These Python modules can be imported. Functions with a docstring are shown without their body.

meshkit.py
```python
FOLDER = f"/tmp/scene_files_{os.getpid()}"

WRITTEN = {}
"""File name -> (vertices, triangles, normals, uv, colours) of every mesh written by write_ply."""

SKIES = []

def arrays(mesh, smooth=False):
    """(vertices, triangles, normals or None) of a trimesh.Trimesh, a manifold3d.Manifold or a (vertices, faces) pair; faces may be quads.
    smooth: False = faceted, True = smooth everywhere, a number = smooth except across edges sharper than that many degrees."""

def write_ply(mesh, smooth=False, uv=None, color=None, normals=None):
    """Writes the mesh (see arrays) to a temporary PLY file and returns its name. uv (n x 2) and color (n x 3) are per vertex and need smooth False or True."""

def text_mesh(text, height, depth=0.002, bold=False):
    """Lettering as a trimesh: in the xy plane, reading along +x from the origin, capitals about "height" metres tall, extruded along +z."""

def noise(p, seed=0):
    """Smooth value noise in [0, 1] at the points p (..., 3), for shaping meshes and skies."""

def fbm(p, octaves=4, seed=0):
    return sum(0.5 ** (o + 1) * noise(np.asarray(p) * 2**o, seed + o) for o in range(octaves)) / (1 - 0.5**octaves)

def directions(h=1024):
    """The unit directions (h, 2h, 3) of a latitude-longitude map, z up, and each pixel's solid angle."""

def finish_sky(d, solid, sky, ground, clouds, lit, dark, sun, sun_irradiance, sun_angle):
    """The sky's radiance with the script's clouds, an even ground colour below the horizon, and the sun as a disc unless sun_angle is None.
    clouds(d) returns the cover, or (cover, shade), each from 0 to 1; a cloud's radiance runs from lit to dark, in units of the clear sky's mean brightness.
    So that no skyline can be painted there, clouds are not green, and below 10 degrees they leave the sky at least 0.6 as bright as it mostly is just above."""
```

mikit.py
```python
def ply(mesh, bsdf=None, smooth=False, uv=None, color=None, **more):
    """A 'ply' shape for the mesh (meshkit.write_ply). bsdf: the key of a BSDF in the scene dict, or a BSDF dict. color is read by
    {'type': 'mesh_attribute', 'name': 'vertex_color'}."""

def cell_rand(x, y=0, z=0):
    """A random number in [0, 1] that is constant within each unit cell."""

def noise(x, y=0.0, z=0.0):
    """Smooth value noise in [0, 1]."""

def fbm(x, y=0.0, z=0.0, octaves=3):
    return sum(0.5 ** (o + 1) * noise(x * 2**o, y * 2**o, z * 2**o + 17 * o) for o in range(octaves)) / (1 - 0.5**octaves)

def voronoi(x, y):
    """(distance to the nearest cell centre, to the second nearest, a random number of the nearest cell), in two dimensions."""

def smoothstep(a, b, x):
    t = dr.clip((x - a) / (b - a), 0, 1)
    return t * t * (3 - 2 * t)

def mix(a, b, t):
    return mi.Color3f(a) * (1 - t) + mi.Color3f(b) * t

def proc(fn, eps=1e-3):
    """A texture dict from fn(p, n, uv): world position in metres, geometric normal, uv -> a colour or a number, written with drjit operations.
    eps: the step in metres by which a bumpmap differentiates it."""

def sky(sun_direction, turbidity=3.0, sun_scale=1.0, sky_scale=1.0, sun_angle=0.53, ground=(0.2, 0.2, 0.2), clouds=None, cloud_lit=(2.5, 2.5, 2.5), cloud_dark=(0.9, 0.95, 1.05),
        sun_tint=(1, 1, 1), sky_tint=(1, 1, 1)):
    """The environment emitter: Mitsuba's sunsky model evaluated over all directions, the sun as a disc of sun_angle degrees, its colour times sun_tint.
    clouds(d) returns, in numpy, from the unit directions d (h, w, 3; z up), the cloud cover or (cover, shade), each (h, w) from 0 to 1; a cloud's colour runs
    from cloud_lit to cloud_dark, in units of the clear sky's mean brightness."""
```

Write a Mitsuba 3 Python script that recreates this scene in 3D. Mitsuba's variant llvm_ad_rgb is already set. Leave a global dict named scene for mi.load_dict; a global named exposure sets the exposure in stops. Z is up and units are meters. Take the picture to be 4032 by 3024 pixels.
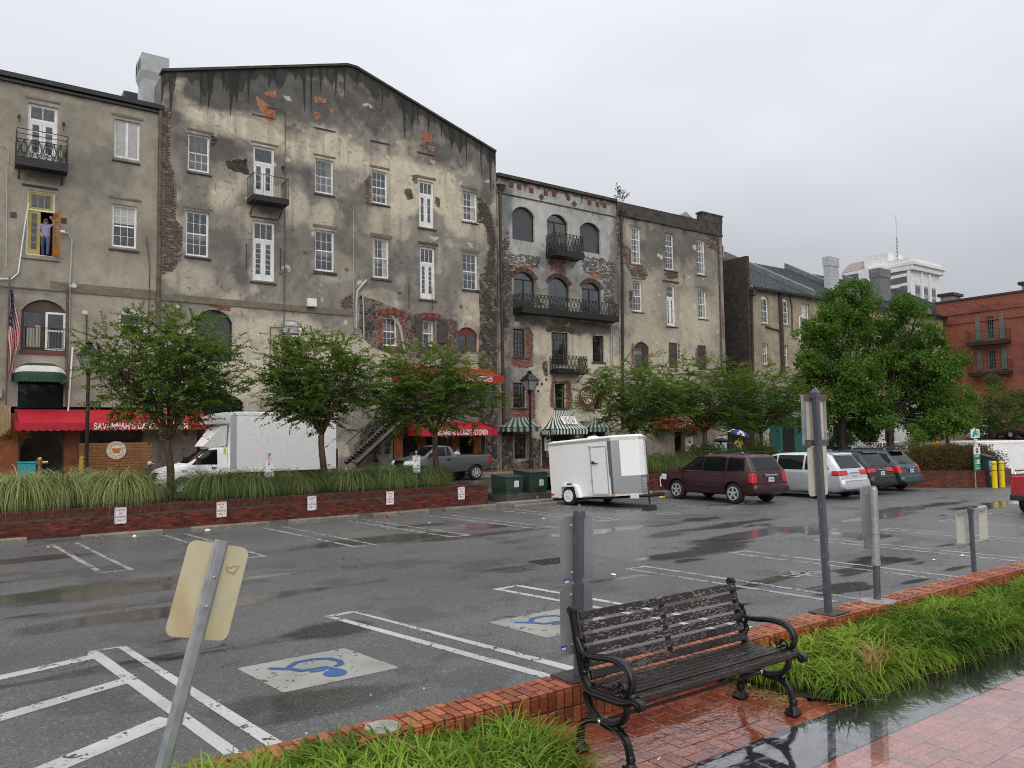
import math,random
import numpy as np,trimesh,manifold3d as mf,shapely
import shapely.geometry as sg,shapely.affinity as sa
import drjit as dr,mitsuba as mi
import mikit,meshkit
from mikit import noise,fbm,voronoi,cell_rand,smoothstep,mix
T=mi.ScalarTransform4f
scene,labels={},{}
rng=np.random.default_rng(7)

# ------------------------------------------------------------------ camera, sky, exposure
CAM=np.array([0.0,0.0,2.0])
FOCAL=3060.54  # in pixels of the 4032 px wide photograph
def _axes(yaw,pitch,roll):
 cy,sy,cp,sp=math.cos(yaw),math.sin(yaw),math.cos(pitch),math.sin(pitch)
 f=np.array([sy*cp,cy*cp,sp]);r=np.array([cy,-sy,0]);u=np.cross(r,f)
 return r*math.cos(roll)+u*math.sin(roll),u*math.cos(roll)-r*math.sin(roll),f
C_R,C_U,C_F=_axes(*np.radians([35.71424,3.688992,-0.739565]))
scene['camera']=dict(type='perspective',fov=2*math.degrees(math.atan(2016/FOCAL)),fov_axis='x',near_clip=0.05,far_clip=3000.0,
                       to_world=T().look_at(origin=CAM.tolist(),target=(CAM+C_F).tolist(),up=C_U.tolist()))
def overcast(d):
 # an even rain overcast: brighter overhead than at the horizon (the standard overcast sky), with soft cloud texture
 el=np.clip(d[...,2],0,1)
 q=d*np.array([2.2,2.2,5.0])
 t=meshkit.fbm(q+11.3,4,seed=5)-0.5
 shade=1-el-0.42*t*(1-0.6*el)
 return np.ones(d.shape[:2]),np.clip(shade,0,1)
scene['sky']=mikit.sky((-0.42,-0.62,0.66),turbidity=3,sun_scale=0.3,sun_angle=70,sun_tint=(.88,1.0,1.16),clouds=overcast,
                         cloud_lit=(3.84,3.93,4.18),cloud_dark=(1.10,1.14,1.25),ground=(0.12,0.12,0.12))
exposure=2.05

# ------------------------------------------------------------------ pixel of the photograph -> point of the world on a given plane
def ray(px,py):
 return C_F*FOCAL+C_R*(px-2016)-C_U*(py-1512)
def on_z(px,py,z):
 d=ray(px,py);return CAM+d*((z-CAM[2])/d[2])
def on_y(px,py,y):
 d=ray(px,py);return CAM+d*(y/d[1])
def on_x(px,py,x):
 d=ray(px,py);return CAM+d*(x/d[0])

# ------------------------------------------------------------------ scene entries
def numbered(k):
 if k not in scene and k not in labels:return k
 i=1
 while f'{k}_{i:03d}' in scene or f'{k}_{i:03d}' in labels:i += 1
 return f'{k}_{i:03d}'
_count={}
def numbered_fast(k):
 i=_count.get(k,0);_count[k]=i+1
 return k if i == 0 else f'{k}_{i:03d}'
def thing(name,label,cat,group=None):
 k=numbered_fast(name);labels[k]={'label':label,'category':cat}
 if group:labels[k]['group']=group
 return k
def put(key,shape,at=None):
 if at is not None:shape={**shape,'to_world':at}
 scene[key]=shape;return key
def part(parent,name,mesh,mat,smooth=False,label=None,kind=None,at=None,**kw):
 k=numbered_fast(parent+'__'+name)
 s=mesh if isinstance(mesh,dict) else shaped(mesh,mat,smooth,**kw)
 put(k,s,at)
 if label or kind:labels[k]={}
 if label:labels[k]['label']=label
 if kind:labels[k]['kind']=kind
 return k
def single(name,label,cat,mesh,mat,smooth=False,group=None,kind=None,**kw):
 k=numbered_fast(name)
 put(k,shaped(mesh,mat,smooth,**kw))
 labels[k]={'label':label}
 if kind:labels[k]['kind']=kind
 else:labels[k]['category']=cat
 if kind == 'stuff':labels[k]['category']=cat
 if group:labels[k]['group']=group
 return k
def setting(name,label,mesh,mat,smooth=False,**kw):
 put(name,shaped(mesh,mat,smooth,**kw));labels[name]={'kind':'structure','label':label}
 return name

# ------------------------------------------------------------------ mesh helpers
def box(x0,x1,y0,y1,z0,z1):
 m=trimesh.creation.box(extents=[abs(x1-x0),abs(y1-y0),abs(z1-z0)]);m.apply_translation([(x0+x1)/2,(y0+y1)/2,(z0+z1)/2]);return m
def cat(ms):
 ms=[m for m in ms if m is not None]
 V,F,n=[],[],0
 for m in ms:
  v,f,_=meshkit.arrays(m);V.append(v);F.append(f+n);n += len(v)
 return trimesh.Trimesh(np.vstack(V),np.vstack(F),process=False)
def tube(pts,r,sides=8,caps=True):
 p=np.asarray(pts,float);r=np.broadcast_to(r,(len(p),)).astype(float)
 t=np.gradient(p,axis=0);t /= np.linalg.norm(t,axis=1,keepdims=True)+1e-12
 ref=np.array([0,0,1.0]) if abs(t[:,2]).mean() < 0.8 else np.array([1.0,0,0])
 a=np.cross(t,ref);a /= np.linalg.norm(a,axis=1,keepdims=True)+1e-12
 b=np.cross(t,a)
 th=np.arange(sides)*2*np.pi/sides
 v=p[:,None]+r[:,None,None]*(np.cos(th)[None,:,None]*a[:,None]+np.sin(th)[None,:,None]*b[:,None])
 i,j=np.meshgrid(np.arange(len(p)-1),np.arange(sides),indexing='ij')
 q=np.stack([i*sides+j,(i+1)*sides+j,(i+1)*sides+(j+1) % sides,i*sides+(j+1) % sides],-1).reshape(-1,4)
 F=np.vstack([q[:,[0,1,2]],q[:,[0,2,3]]]);V=v.reshape(-1,3)
 if caps:
  n=len(V);V=np.vstack([V,p[:1],p[-1:]]);e=(len(p)-1)*sides;k=np.arange(sides)
  F=np.vstack([F,np.stack([k*0+n,k,(k+1) % sides],1),np.stack([k*0+n+1,e+(k+1) % sides,e+k],1)])
 return trimesh.Trimesh(V,F,process=False)
def lathe(prof,sides=16,at=(0,0,0)):
 """prof: (radius, z) pairs from the bottom up."""
 p=np.array(prof,float);th=np.arange(sides)*2*np.pi/sides
 v=np.stack([p[:,:1]*np.cos(th),p[:,:1]*np.sin(th),np.broadcast_to(p[:,1:],(len(p),sides))],-1).reshape(-1,3)
 i,j=np.meshgrid(np.arange(len(p)-1),np.arange(sides),indexing='ij')
 q=np.stack([i*sides+j,i*sides+(j+1) % sides,(i+1)*sides+(j+1) % sides,(i+1)*sides+j],-1).reshape(-1,4)
 F=np.vstack([q[:,[0,1,2]],q[:,[0,2,3]]]);n=len(v);k=np.arange(sides);e=(len(p)-1)*sides
 v=np.vstack([v,[[0,0,p[0,1]],[0,0,p[-1,1]]]])
 F=np.vstack([F,np.stack([k*0+n,(k+1) % sides,k],1),np.stack([k*0+n+1,e+k,e+(k+1) % sides],1)])
 return trimesh.Trimesh(v+np.asarray(at),F,process=False)
def extr(poly,h):
 ps=getattr(poly,'geoms',[poly])
 return cat([trimesh.creation.extrude_polygon(g,h,engine='earcut') for g in ps if g.area > 1e-6])
def wall_xz(poly,y0,y1):
 """A polygon in (x, z) as a slab from y0 (front) to y1."""
 m=extr(poly,y1-y0);v=m.vertices.copy()
 m=trimesh.Trimesh(np.stack([v[:,0],y1-v[:,2],v[:,1]],1),m.faces,process=False);return m
def wall_yz(poly,x0,x1):
 m=extr(poly,x1-x0);v=m.vertices.copy()
 return trimesh.Trimesh(np.stack([x0+v[:,2],v[:,0],v[:,1]],1),m.faces,process=False)
def flat_xy(poly,z0,z1):
 m=extr(poly,z1-z0);m.apply_translation([0,0,z0]);return m
def sheet(poly,z):
 """A horizontal sheet of one face thickness (paint, ground)."""
 ps=getattr(poly,'geoms',[poly]);out=[]
 for g in ps:
  v,f=trimesh.creation.triangulate_polygon(g,engine='earcut')
  v=np.asarray(v);f=np.asarray(f)
  a,b,c=v[f[:,0]],v[f[:,1]],v[f[:,2]]
  s=np.cross(b-a,c-a) < 0;f[s]=f[s][:,::-1]
  out.append(trimesh.Trimesh(np.column_stack([v,np.full(len(v),z)]),f,process=False))
 return cat(out)
def grid(x0,x1,y0,y1,z,nx,ny):
 X,Y=np.meshgrid(np.linspace(x0,x1,nx+1),np.linspace(y0,y1,ny+1),indexing='ij')
 V=np.stack([X,Y,np.full_like(X,z)],-1).reshape(-1,3)
 i,j=np.meshgrid(np.arange(nx),np.arange(ny),indexing='ij');a=i*(ny+1)+j
 return trimesh.Trimesh(V,np.vstack([np.stack([a,a+ny+1,a+ny+2],-1).reshape(-1,3),np.stack([a,a+ny+2,a+1],-1).reshape(-1,3)]),process=False)
def rot(m,ang,axis=(0,0,1),about=(0,0,0)):
 m=m.copy();m.apply_transform(trimesh.transformations.rotation_matrix(ang,axis,about));return m
def mv(m,d):
 m=m.copy();m.apply_translation(d);return m
def hull(spheres,n=8):
 pts=[]
 ico=trimesh.creation.icosphere(subdivisions=1 if n <= 8 else 2)
 for c,r in spheres:pts.append(ico.vertices*r+np.asarray(c))
 return mf.Manifold.hull_points(np.vstack(pts))
def tm(m):
 a=m.to_mesh();return trimesh.Trimesh(a.vert_properties[:,:3],a.tri_verts,process=False)
def man(m):
 return mf.Manifold(mf.Mesh(np.asarray(m.vertices,np.float32),np.asarray(m.faces,np.uint32)))
def rbox(x0,x1,y0,y1,z0,z1,r=0.02):
 c=[((x,y,z),r) for x in (x0+r,x1-r) for y in (y0+r,y1-r) for z in (z0+r,z1-r)]
 return tm(hull(c))
def lettering(text,h,depth=0.004,bold=False,width=None):
 m=meshkit.text_mesh(text,h,depth,bold)
 if width:
  e=m.bounds;s=width/(e[1,0]-e[0,0]);v=m.vertices.copy();v[:,0]=(v[:,0]-e[0,0])*s;m=trimesh.Trimesh(v,m.faces,process=False)
 return m
def upright(m,x,y,z):
 """Lettering in the xy plane made to stand in the xz plane, facing -y."""
 v=m.vertices;return trimesh.Trimesh(np.stack([v[:,0]+x,y-v[:,2],v[:,1]+z],1),m.faces,process=False)
def ragged(poly,amp=0.08,step=0.15,seed=0):
 out=[]
 for g in getattr(poly,'geoms',[poly]):
  L=g.exterior.length;n=max(8,int(L/step));pts=np.array([g.exterior.interpolate(i/n,True).coords[0] for i in range(n)])
  q=np.column_stack([pts*3.1,np.full(n,seed*1.7)])
  pts=pts+amp*2*np.column_stack([meshkit.fbm(q,3,seed)-.5,meshkit.fbm(q+9,3,seed+3)-.5])
  p=sg.Polygon(pts).buffer(0)
  out.append(p)
 return shapely.union_all(out)

# ------------------------------------------------------------------ materials
# A mottled surface takes its two colours from the mesh's uv (three bytes packed into each number, square-root coded), so that many things share one material.
def pack(c):
 q=[int(round(min(max(math.sqrt(max(v,0)),.035),.97)*255)) for v in c]
 return q[0]*65536+q[1]*256+q[2]+.25
def unpack(f):
 i=mi.UInt32(mi.Float(f));k=1/255.0
 r,g,b=mi.Float((i >> 16) & 255)*k,mi.Float((i >> 8) & 255)*k,mi.Float(i & 255)*k
 return mi.Color3f(r*r,g*g,b*b)
PAL,UNITS={},{}
def mottle(p,n,uv):
 m=.6*fbm(p.x*3.1,p.y*3.1,p.z*3.1,3)+.4*noise(p.x*23,p.y*23,p.z*23)
 return dr.lerp(unpack(uv.x),unpack(uv.y),smoothstep(.18,.82,m))
def mottle_fine(p,n,uv):
 m=.35*fbm(p.x*8,p.y*8,p.z*8,3)+.65*noise(p.x*70,p.y*70,p.z*70)
 return dr.lerp(unpack(uv.x),unpack(uv.y),smoothstep(.18,.82,m))
def mot(key,a,b,rough=.7,metallic=0.0,spec=.5,fine=False,bsdf=None):
 k=bsdf or f"mat_{'fine' if fine else 'mottle'}_{int(rough*100)}_{int(metallic*100)}_{int(spec*100)}"
 if k not in scene:pr(k,mottle_fine if fine else mottle,rough,metallic=metallic,spec=spec)
 PAL[key]=(pack(a),pack(b),k);return key
def shaped(mesh,mat,smooth=False,**kw):
 if mat in PAL:
  a,b,k=PAL[mat]
  if smooth is not False and smooth is not True:
   v,f,_=meshkit.arrays(mesh);mesh=trimesh.graph.smooth_shade(trimesh.Trimesh(v,f,process=False),angle=np.radians(smooth),facet_minarea=None);smooth=True
  n=len(meshkit.arrays(mesh)[0])
  return mikit.ply(mesh,k,smooth=smooth,uv=np.tile([a,b],(n,1)))
 return mikit.ply(mesh,mat,smooth=smooth,**kw)
def ref(name,mat):
 """A shared unit shape (by name) in a material, ready to take its own to_world."""
 if (name,mat) not in UNITS:UNITS[name,mat]=shaped(UNIT_MESH[name],mat)
 return UNITS[name,mat]
UNIT_MESH={'box':trimesh.creation.box(extents=[1,1,1])}
def pr(key,color,rough=0.6,metallic=0.0,spec=0.5,bump=None,bscale=1.0,twosided=True,**kw):
 c=mikit.proc(color) if callable(color) else {'type':'rgb','value':list(map(float,color))} if not isinstance(color,dict) else color
 b=dict(type='principled',base_color=c,roughness=mikit.proc(rough) if callable(rough) else rough,metallic=metallic,specular=spec,**kw)
 if bump is not None:b=dict(type='bumpmap',arbitrary=mikit.proc(bump,eps=0.004),scale=bscale,bsdf=b)
 scene[key]=dict(type='twosided',bsdf=b) if twosided else b
 return key
VC={'type':'mesh_attribute','name':'vertex_color'}
def C(*v):return mi.Color3f(*v)
mot('mat_white',(.70,.71,.72),(.82,.83,.83),.35)
pr('mat_white_gloss',(.82,.83,.84),.18,clearcoat=.5)
pr('mat_black',(.012,.012,.013),.35)
pr('mat_black_wet',(.008,.008,.009),.22,clearcoat=.6)
mot('mat_iron',(.010,.010,.011),(.035,.028,.024),.42)
pr('mat_rubber',(.014,.014,.015),.6)
pr('mat_dark',(.01,.01,.011),.8)
pr('mat_glass',(.012,.014,.018),.04,spec=.6)
pr('mat_car_glass',(.006,.008,.009),.05,spec=.3)
scene['mat_pane']=dict(type='thindielectric',int_ior=1.5);scene['mat_pane_dark']=dict(type='thindielectric',int_ior=1.5)
pr('mat_far_pane',(.02,.022,.026),.12)
pr('mat_chrome',(.75,.75,.76),.12,metallic=1.0)
pr('mat_alloy',(.66,.67,.68),.38,metallic=.6)
mot('mat_galv',(.28,.30,.33),(.44,.46,.49),.42,metallic=.55)
mot('mat_stone',(.115,.10,.078),(.21,.185,.145),.8)
mot('mat_stone_dark',(.03,.028,.025),(.10,.09,.075),.8)
pr('mat_red_light',(.45,.012,.015),.15,clearcoat=.5)
pr('mat_clear_light',(.75,.76,.78),.12)
pr('mat_amber',(.8,.25,.02),.3)
pr('mat_vc',VC,.6)
pr('mat_leaf_vc',VC,.45,spec=.35)
scene['mat_leaf']=dict(type='principledthin',base_color=VC,roughness=.45,diff_trans=.7,spec_trans=0.0)
scene['mat_grass']=dict(type='principledthin',base_color=VC,roughness=.38,diff_trans=.55,spec_trans=0.0)
pr('mat_red_text',(.30,.02,.03),.5)
mot('mat_concrete',(.17,.155,.13),(.32,.30,.26),.6)
# ------------------------------------------------------------------ further plain and mottled materials
pr('mat_ground',(.06,.058,.05),.8)
mot('mat_soil',(.018,.013,.009),(.06,.042,.028),.75)
mot('mat_mortar',(.028,.022,.019),(.085,.07,.058),.7)
mot('mat_stop',(.10,.092,.075),(.22,.205,.175),.55)
pr('mat_bedding',(.045,.03,.026),.5)
mot('mat_mortar_pale',(.10,.09,.075),(.30,.275,.235),.85)
mot('mat_mortar_dark',(.02,.019,.017),(.13,.115,.095),.85)
pr('mat_mortar_orange',(.40,.23,.14),.85)
mot('mat_body',(.12,.11,.10),(.24,.22,.195),.85)
pr('mat_body_pale',(.34,.32,.28),.8)
mot('mat_yellow_paint',(.33,.27,.05),(.46,.37,.09),.5)
mot('mat_orange_paint',(.36,.12,.02),(.46,.18,.04),.4)
mot('mat_brown_wood',(.045,.028,.018),(.09,.058,.04),.5)
pr('mat_parcel',(.42,.36,.26),.6)
pr('mat_red_sill',(.14,.035,.03),.6)
mot('mat_pipe_brown',(.06,.042,.034),(.15,.11,.088),.6)
pr('mat_conduit',(.42,.42,.40),.5)
mot('mat_chimney',(.34,.365,.375),(.45,.475,.485),.7)
mot('mat_coping',(.028,.029,.023),(.085,.085,.07),.9)
pr('mat_blind',(.36,.38,.40),.5)
mot('mat_grey_wood',(.03,.026,.024),(.10,.088,.08),.75)
mot('mat_shop_orange',(.16,.045,.015),(.30,.10,.03),.5)
pr('mat_plate_red',(.13,.03,.028),.6)
mot('mat_screen',(.055,.058,.064),(.075,.08,.088),.35)
pr('mat_green_dark',(.012,.05,.035),.5)
mot('mat_pipe_dark',(.022,.017,.015),(.06,.042,.035),.5)
mot('mat_old_plank',(.018,.014,.012),(.06,.045,.036),.6)
pr('mat_patch',(.50,.47,.41),.85)
pr('mat_metal_roof',(.17,.20,.215),.34,metallic=.3)
pr('mat_seam',(.05,.065,.075),.35,metallic=.3)
mot('mat_fire_wall',(.10,.10,.10),(.20,.205,.21),.7)
mot('mat_shop_white',(.42,.43,.42),(.62,.63,.62),.6)
pr('mat_tower',(.70,.71,.72),.6)
pr('mat_tower_win',(.10,.11,.12),.2)
pr('mat_tower_grey',(.30,.31,.32),.5)
pr('mat_wing_roof',(.26,.20,.19),.7)
pr('mat_green_frame',(.10,.15,.13),.6)
pr('mat_trim',(.02,.02,.021),.5)
pr('mat_plate',(.62,.64,.64),.4)
pr('mat_decal',(.55,.65,.05),.5)
pr('mat_tread',(.42,.43,.44),.3,metallic=.9)
pr('mat_yellow_gloss',(.75,.55,.01),.3)
pr('mat_stain',(.34,.27,.14),.6)
pr('mat_sticker',(.03,.09,.32),.4)
pr('mat_sign_cream2',(.46,.45,.40),.4)
pr('mat_sign_white',(.72,.73,.74),.35)
pr('mat_sign_green',(.015,.22,.13),.45)
pr('mat_lamp_glass',(.30,.31,.30),.15,spec=.8)
pr('mat_white_text',(.80,.80,.80),.5)
mot('mat_plank_orange',(.16,.065,.022),(.27,.12,.045),.45)
pr('mat_cream',(.62,.55,.42),.5)
mot('mat_lattice',(.26,.18,.09),(.36,.26,.14),.6)
pr('mat_teal_plastic',(.02,.26,.31),.4)
pr('mat_brass',(.42,.30,.14),.3,metallic=1.0)
mot('mat_rust_yellow',(.22,.12,.02),(.40,.25,.04),.6)
mot('mat_util_green',(.018,.038,.030),(.034,.062,.048),.4)
pr('mat_sign_teal',(.0,.33,.22),.4)
pr('mat_red_gloss',(.4,.02,.02),.3)
pr('mat_teal_wall',(.025,.12,.11),.5)
pr('mat_far_red',(.30,.06,.04),.6)
pr('mat_pink',(.6,.48,.46),.6)
pr('mat_straw',(.36,.27,.12),.7)
mot('mat_skin',(.40,.24,.17),(.50,.31,.22),.5)
mot('mat_skin_dark',(.10,.055,.038),(.15,.085,.06),.5)
pr('mat_hair',(.02,.015,.012),.5)
mot('mat_bark_wet',(.045,.028,.018),(.13,.072,.04),.5)
mot('mat_bark_dark',(.018,.015,.012),(.06,.048,.038),.6)
mot('mat_curtain',(.50,.48,.44),(.66,.64,.60),.9)
mot('mat_room',(.20,.185,.16),(.30,.28,.24),.9)
# ------------------------------------------------------------------ levels and the ground
LOT,STREET,WALK,Y0=-0.60,-0.45,-0.20,40.5  # the plaza is z = 0; Y0 is the plane of the warehouse fronts
def lot(px,py):return on_z(px,py,LOT)[:2]

PUDDLES=[]  # (x, y, half length, half width, turn): standing water lying in the lot
for px,py,rx,ry,a in ((300,2330,3.2,.55,.05),(760,2300,2.6,.45,.02),(430,2440,1.6,.35,.0),(1180,2330,1.9,.25,.02),(2010,2235,1.5,.42,.05),
                          (1560,2120,1.6,.55,.0),(1950,2100,2.6,.3,.03),(1400,2135,2.0,.5,.0),(2480,2080,3.2,.45,.02),(2900,2060,3.5,.8,.0),
                          (2900,2110,2.6,.4,.1),(3560,2005,4.5,.42,.0),(3470,2035,2.2,.4,.0),(3900,1990,4.,.5,0),(3150,2080,1.2,.5,0),(3350,2260,.9,.22,.1),
                          (3750,2238,.7,.14,.0),(2680,2180,2.0,.5,.0),(120,2200,1.0,.5,0),(1650,2070,1.2,.3,0),(2900,2385,.5,.12,0),(1260,2760,.9,.5,0),(1350,2470,.6,.5,0),
                          (1050,2830,.7,.35,0),(2300,2300,1.4,.25,.0),(3300,2330,.4,.15,0),(3600,2290,.5,.12,0)):
 x,y=lot(px,py);PUDDLES.append((x,y,rx,ry,a))
def water(p):
 w=fbm(p.x*.55,p.y*1.5,2.0,4)
 v=mi.Float(0)
 for x,y,rx,ry,a in PUDDLES:
  dx,dy=p.x-x,p.y-y
  u=(dx*math.cos(a)+dy*math.sin(a))/rx;t=(dy*math.cos(a)-dx*math.sin(a))/ry
  v=dr.maximum(v,smoothstep(1.15,.55,dr.sqrt(u*u+t*t)+2.2*(w-.5)))
 return dr.maximum(v,smoothstep(.73,.79,fbm(p.x*.33,p.y*1.1,9.0,4)))
def asphalt_color(p,n,uv):
 g=noise(p.x*95,p.y*95,1.0);g2=noise(p.x*42,p.y*42,5.0)
 t=fbm(p.x*.45,p.y*.8,4.0,4)
 c=mix((.068,.068,.070),(.130,.129,.130),t)*(.45+.75*g+.55*smoothstep(.72,.9,g2))
 k=smoothstep(.016,.006,dr.abs(p.y-12.6-.02*p.x-.25*(fbm(p.x*.3,1.0,2.0,3)-.5)))*smoothstep(.45,.55,noise(p.x*1.3,4.0))
 a,b,r=voronoi(p.x*.22+.35*fbm(p.x*1.4,p.y*1.4,2.0,3),p.y*.22+.35*fbm(p.x*1.4,p.y*1.4,7.0,3))
 k=dr.maximum(k,smoothstep(.009,.003,b-a)*smoothstep(.5,.56,noise(p.x*.5,p.y*.5,6.0)))
 c=c*(1-.6*k)*(1-.28*smoothstep(.62,.72,fbm(p.x*.9,p.y*.9,15.0,4)))
 return mix(c,c*.55,water(p)*.9)
def asphalt_rough(p,n,uv):
 return dr.lerp(.33+.16*noise(p.x*60,p.y*60,2.0),mi.Float(.10),water(p))
def asphalt_bump(p,n,uv):
 return (noise(p.x*85,p.y*85,0.0)+.6*noise(p.x*40,p.y*40,3.0))*(1-water(p))
pr('mat_asphalt',asphalt_color,asphalt_rough,bump=asphalt_bump,bscale=.0035,spec=.55)
def paint(p,n,uv):
 # uv.x: the paint's colour, uv.y: how much of it has worn off
 g=noise(p.x*95,p.y*95,1.0);w=fbm(p.x*7,p.y*7,3.0,4);q=noise(p.x*38,p.y*38,8.0)
 k=smoothstep(uv.y,uv.y+.12,w*.62+.38*q)
 return dr.lerp(C(.03,.03,.031)*(1+1.6*g),unpack(uv.x)*(.75+.25*noise(p.x*3,p.y*3,1.0))*(.82+.18*g),k)
pr('mat_paint_all',paint,.42)
for k_,c_,w_ in (('mat_paint',(.50,.50,.485),.27),('mat_paint_worn',(.34,.34,.335),.37),('mat_paint_symbol',(.33,.33,.295),.24),('mat_paint_blue',(.035,.10,.27),.27),('mat_paint_yellow',(.6,.42,.03),.35)):
 PAL[k_]=(pack(c_),w_,'mat_paint_all')
pr('mat_street',lambda p,n,uv:mix((.028,.024,.023),(.075,.062,.055),fbm(p.x*1.2,p.y*2,1.0,4))*(.6+.8*noise(p.x*40,p.y*40,0.0)),lambda p,n,uv:.12+.4*fbm(p.x*.7,p.y*1.3,5.0,3))



setting('ground','flat ground reaching away beyond the streets',sheet(sg.box(-700,-700,1300,1500),-.9),'mat_ground')
setting('parking_lot','wet grey asphalt parking lot with dark puddles',grid(-30,110,4.50,29.4,LOT,2,2),'mat_asphalt')
setting('street','wet lower street in front of the warehouse fronts',box(-40,130,29.4,37.6,-.8,STREET),'mat_street')
def brick_floor(p,n,uv):
 a=dr.floor(p.y/.1);u=p.x/.2+.5*(a-2*dr.floor(a/2))
 r=cell_rand(dr.floor(u),a,3);fu,fv=u-dr.floor(u),p.y/.1-a
 m=smoothstep(.03,.07,dr.minimum(fu,1-fu))*smoothstep(.05,.12,dr.minimum(fv,1-fv))
 return mix((.05,.035,.03),mix((.16,.035,.022),(.24,.06,.035),r),m)
pr('mat_brick_floor',brick_floor,.2)
setting('sidewalk','red brick sidewalk along the warehouse fronts',box(-40,62,37.6,Y0+.6,-.8,WALK),'mat_brick_floor')
part('sidewalk','kerb',box(-40,62,37.45,37.6,-.7,WALK+.01),'mat_concrete')

# painted markings of the lot: each bay line is a thing that one could count
def mark(poly,mat,name='bay_marking',label='',cat_='road marking',group=None,z=.004):
 return single(name,label,cat_,sheet(poly,LOT+z),mat,group=group)
def band(a,b,w):return sg.LineString([a,b]).buffer(w/2,cap_style=2)
P=lambda *q:sg.Polygon([lot(*a) for a in q])
s=1200/2044
Z=lambda a,b:lot(a*s,2050+b*s)
m1=shapely.union_all([sg.Polygon([Z(570,885),Z(655,870),Z(1625,1557),Z(1510,1580)]),sg.Polygon([Z(785,848),Z(850,845),Z(1900,1490),Z(1790,1515)]),
      sg.Polygon([Z(570,885),Z(790,847),Z(850,846),Z(640,876)]),
      band((-3.0,9.35),(1.46,10.68),.19),band((-3.0,7.45),(1.62,9.42),.21),band((-1.2,6.2),(1.70,7.90),.25)])
mark(m1,'mat_paint',label='white double bay line with hatched bars on its left, beside the tilted sign post')
s5=1400/2212
G5=lambda a,b:lot(900+a*s5,2250+b*s5)
mark(shapely.union_all([sg.Polygon([G5(590,280),G5(690,288),G5(2035,650),G5(1970,668)]),sg.Polygon([G5(755,250),G5(800,252),G5(2165,598),G5(2150,628)]),sg.Polygon([G5(590,280),G5(760,249),G5(800,253),G5(660,282)])]),
     'mat_paint',label='white double bay line ending at the kerb left of the bench')
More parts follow.
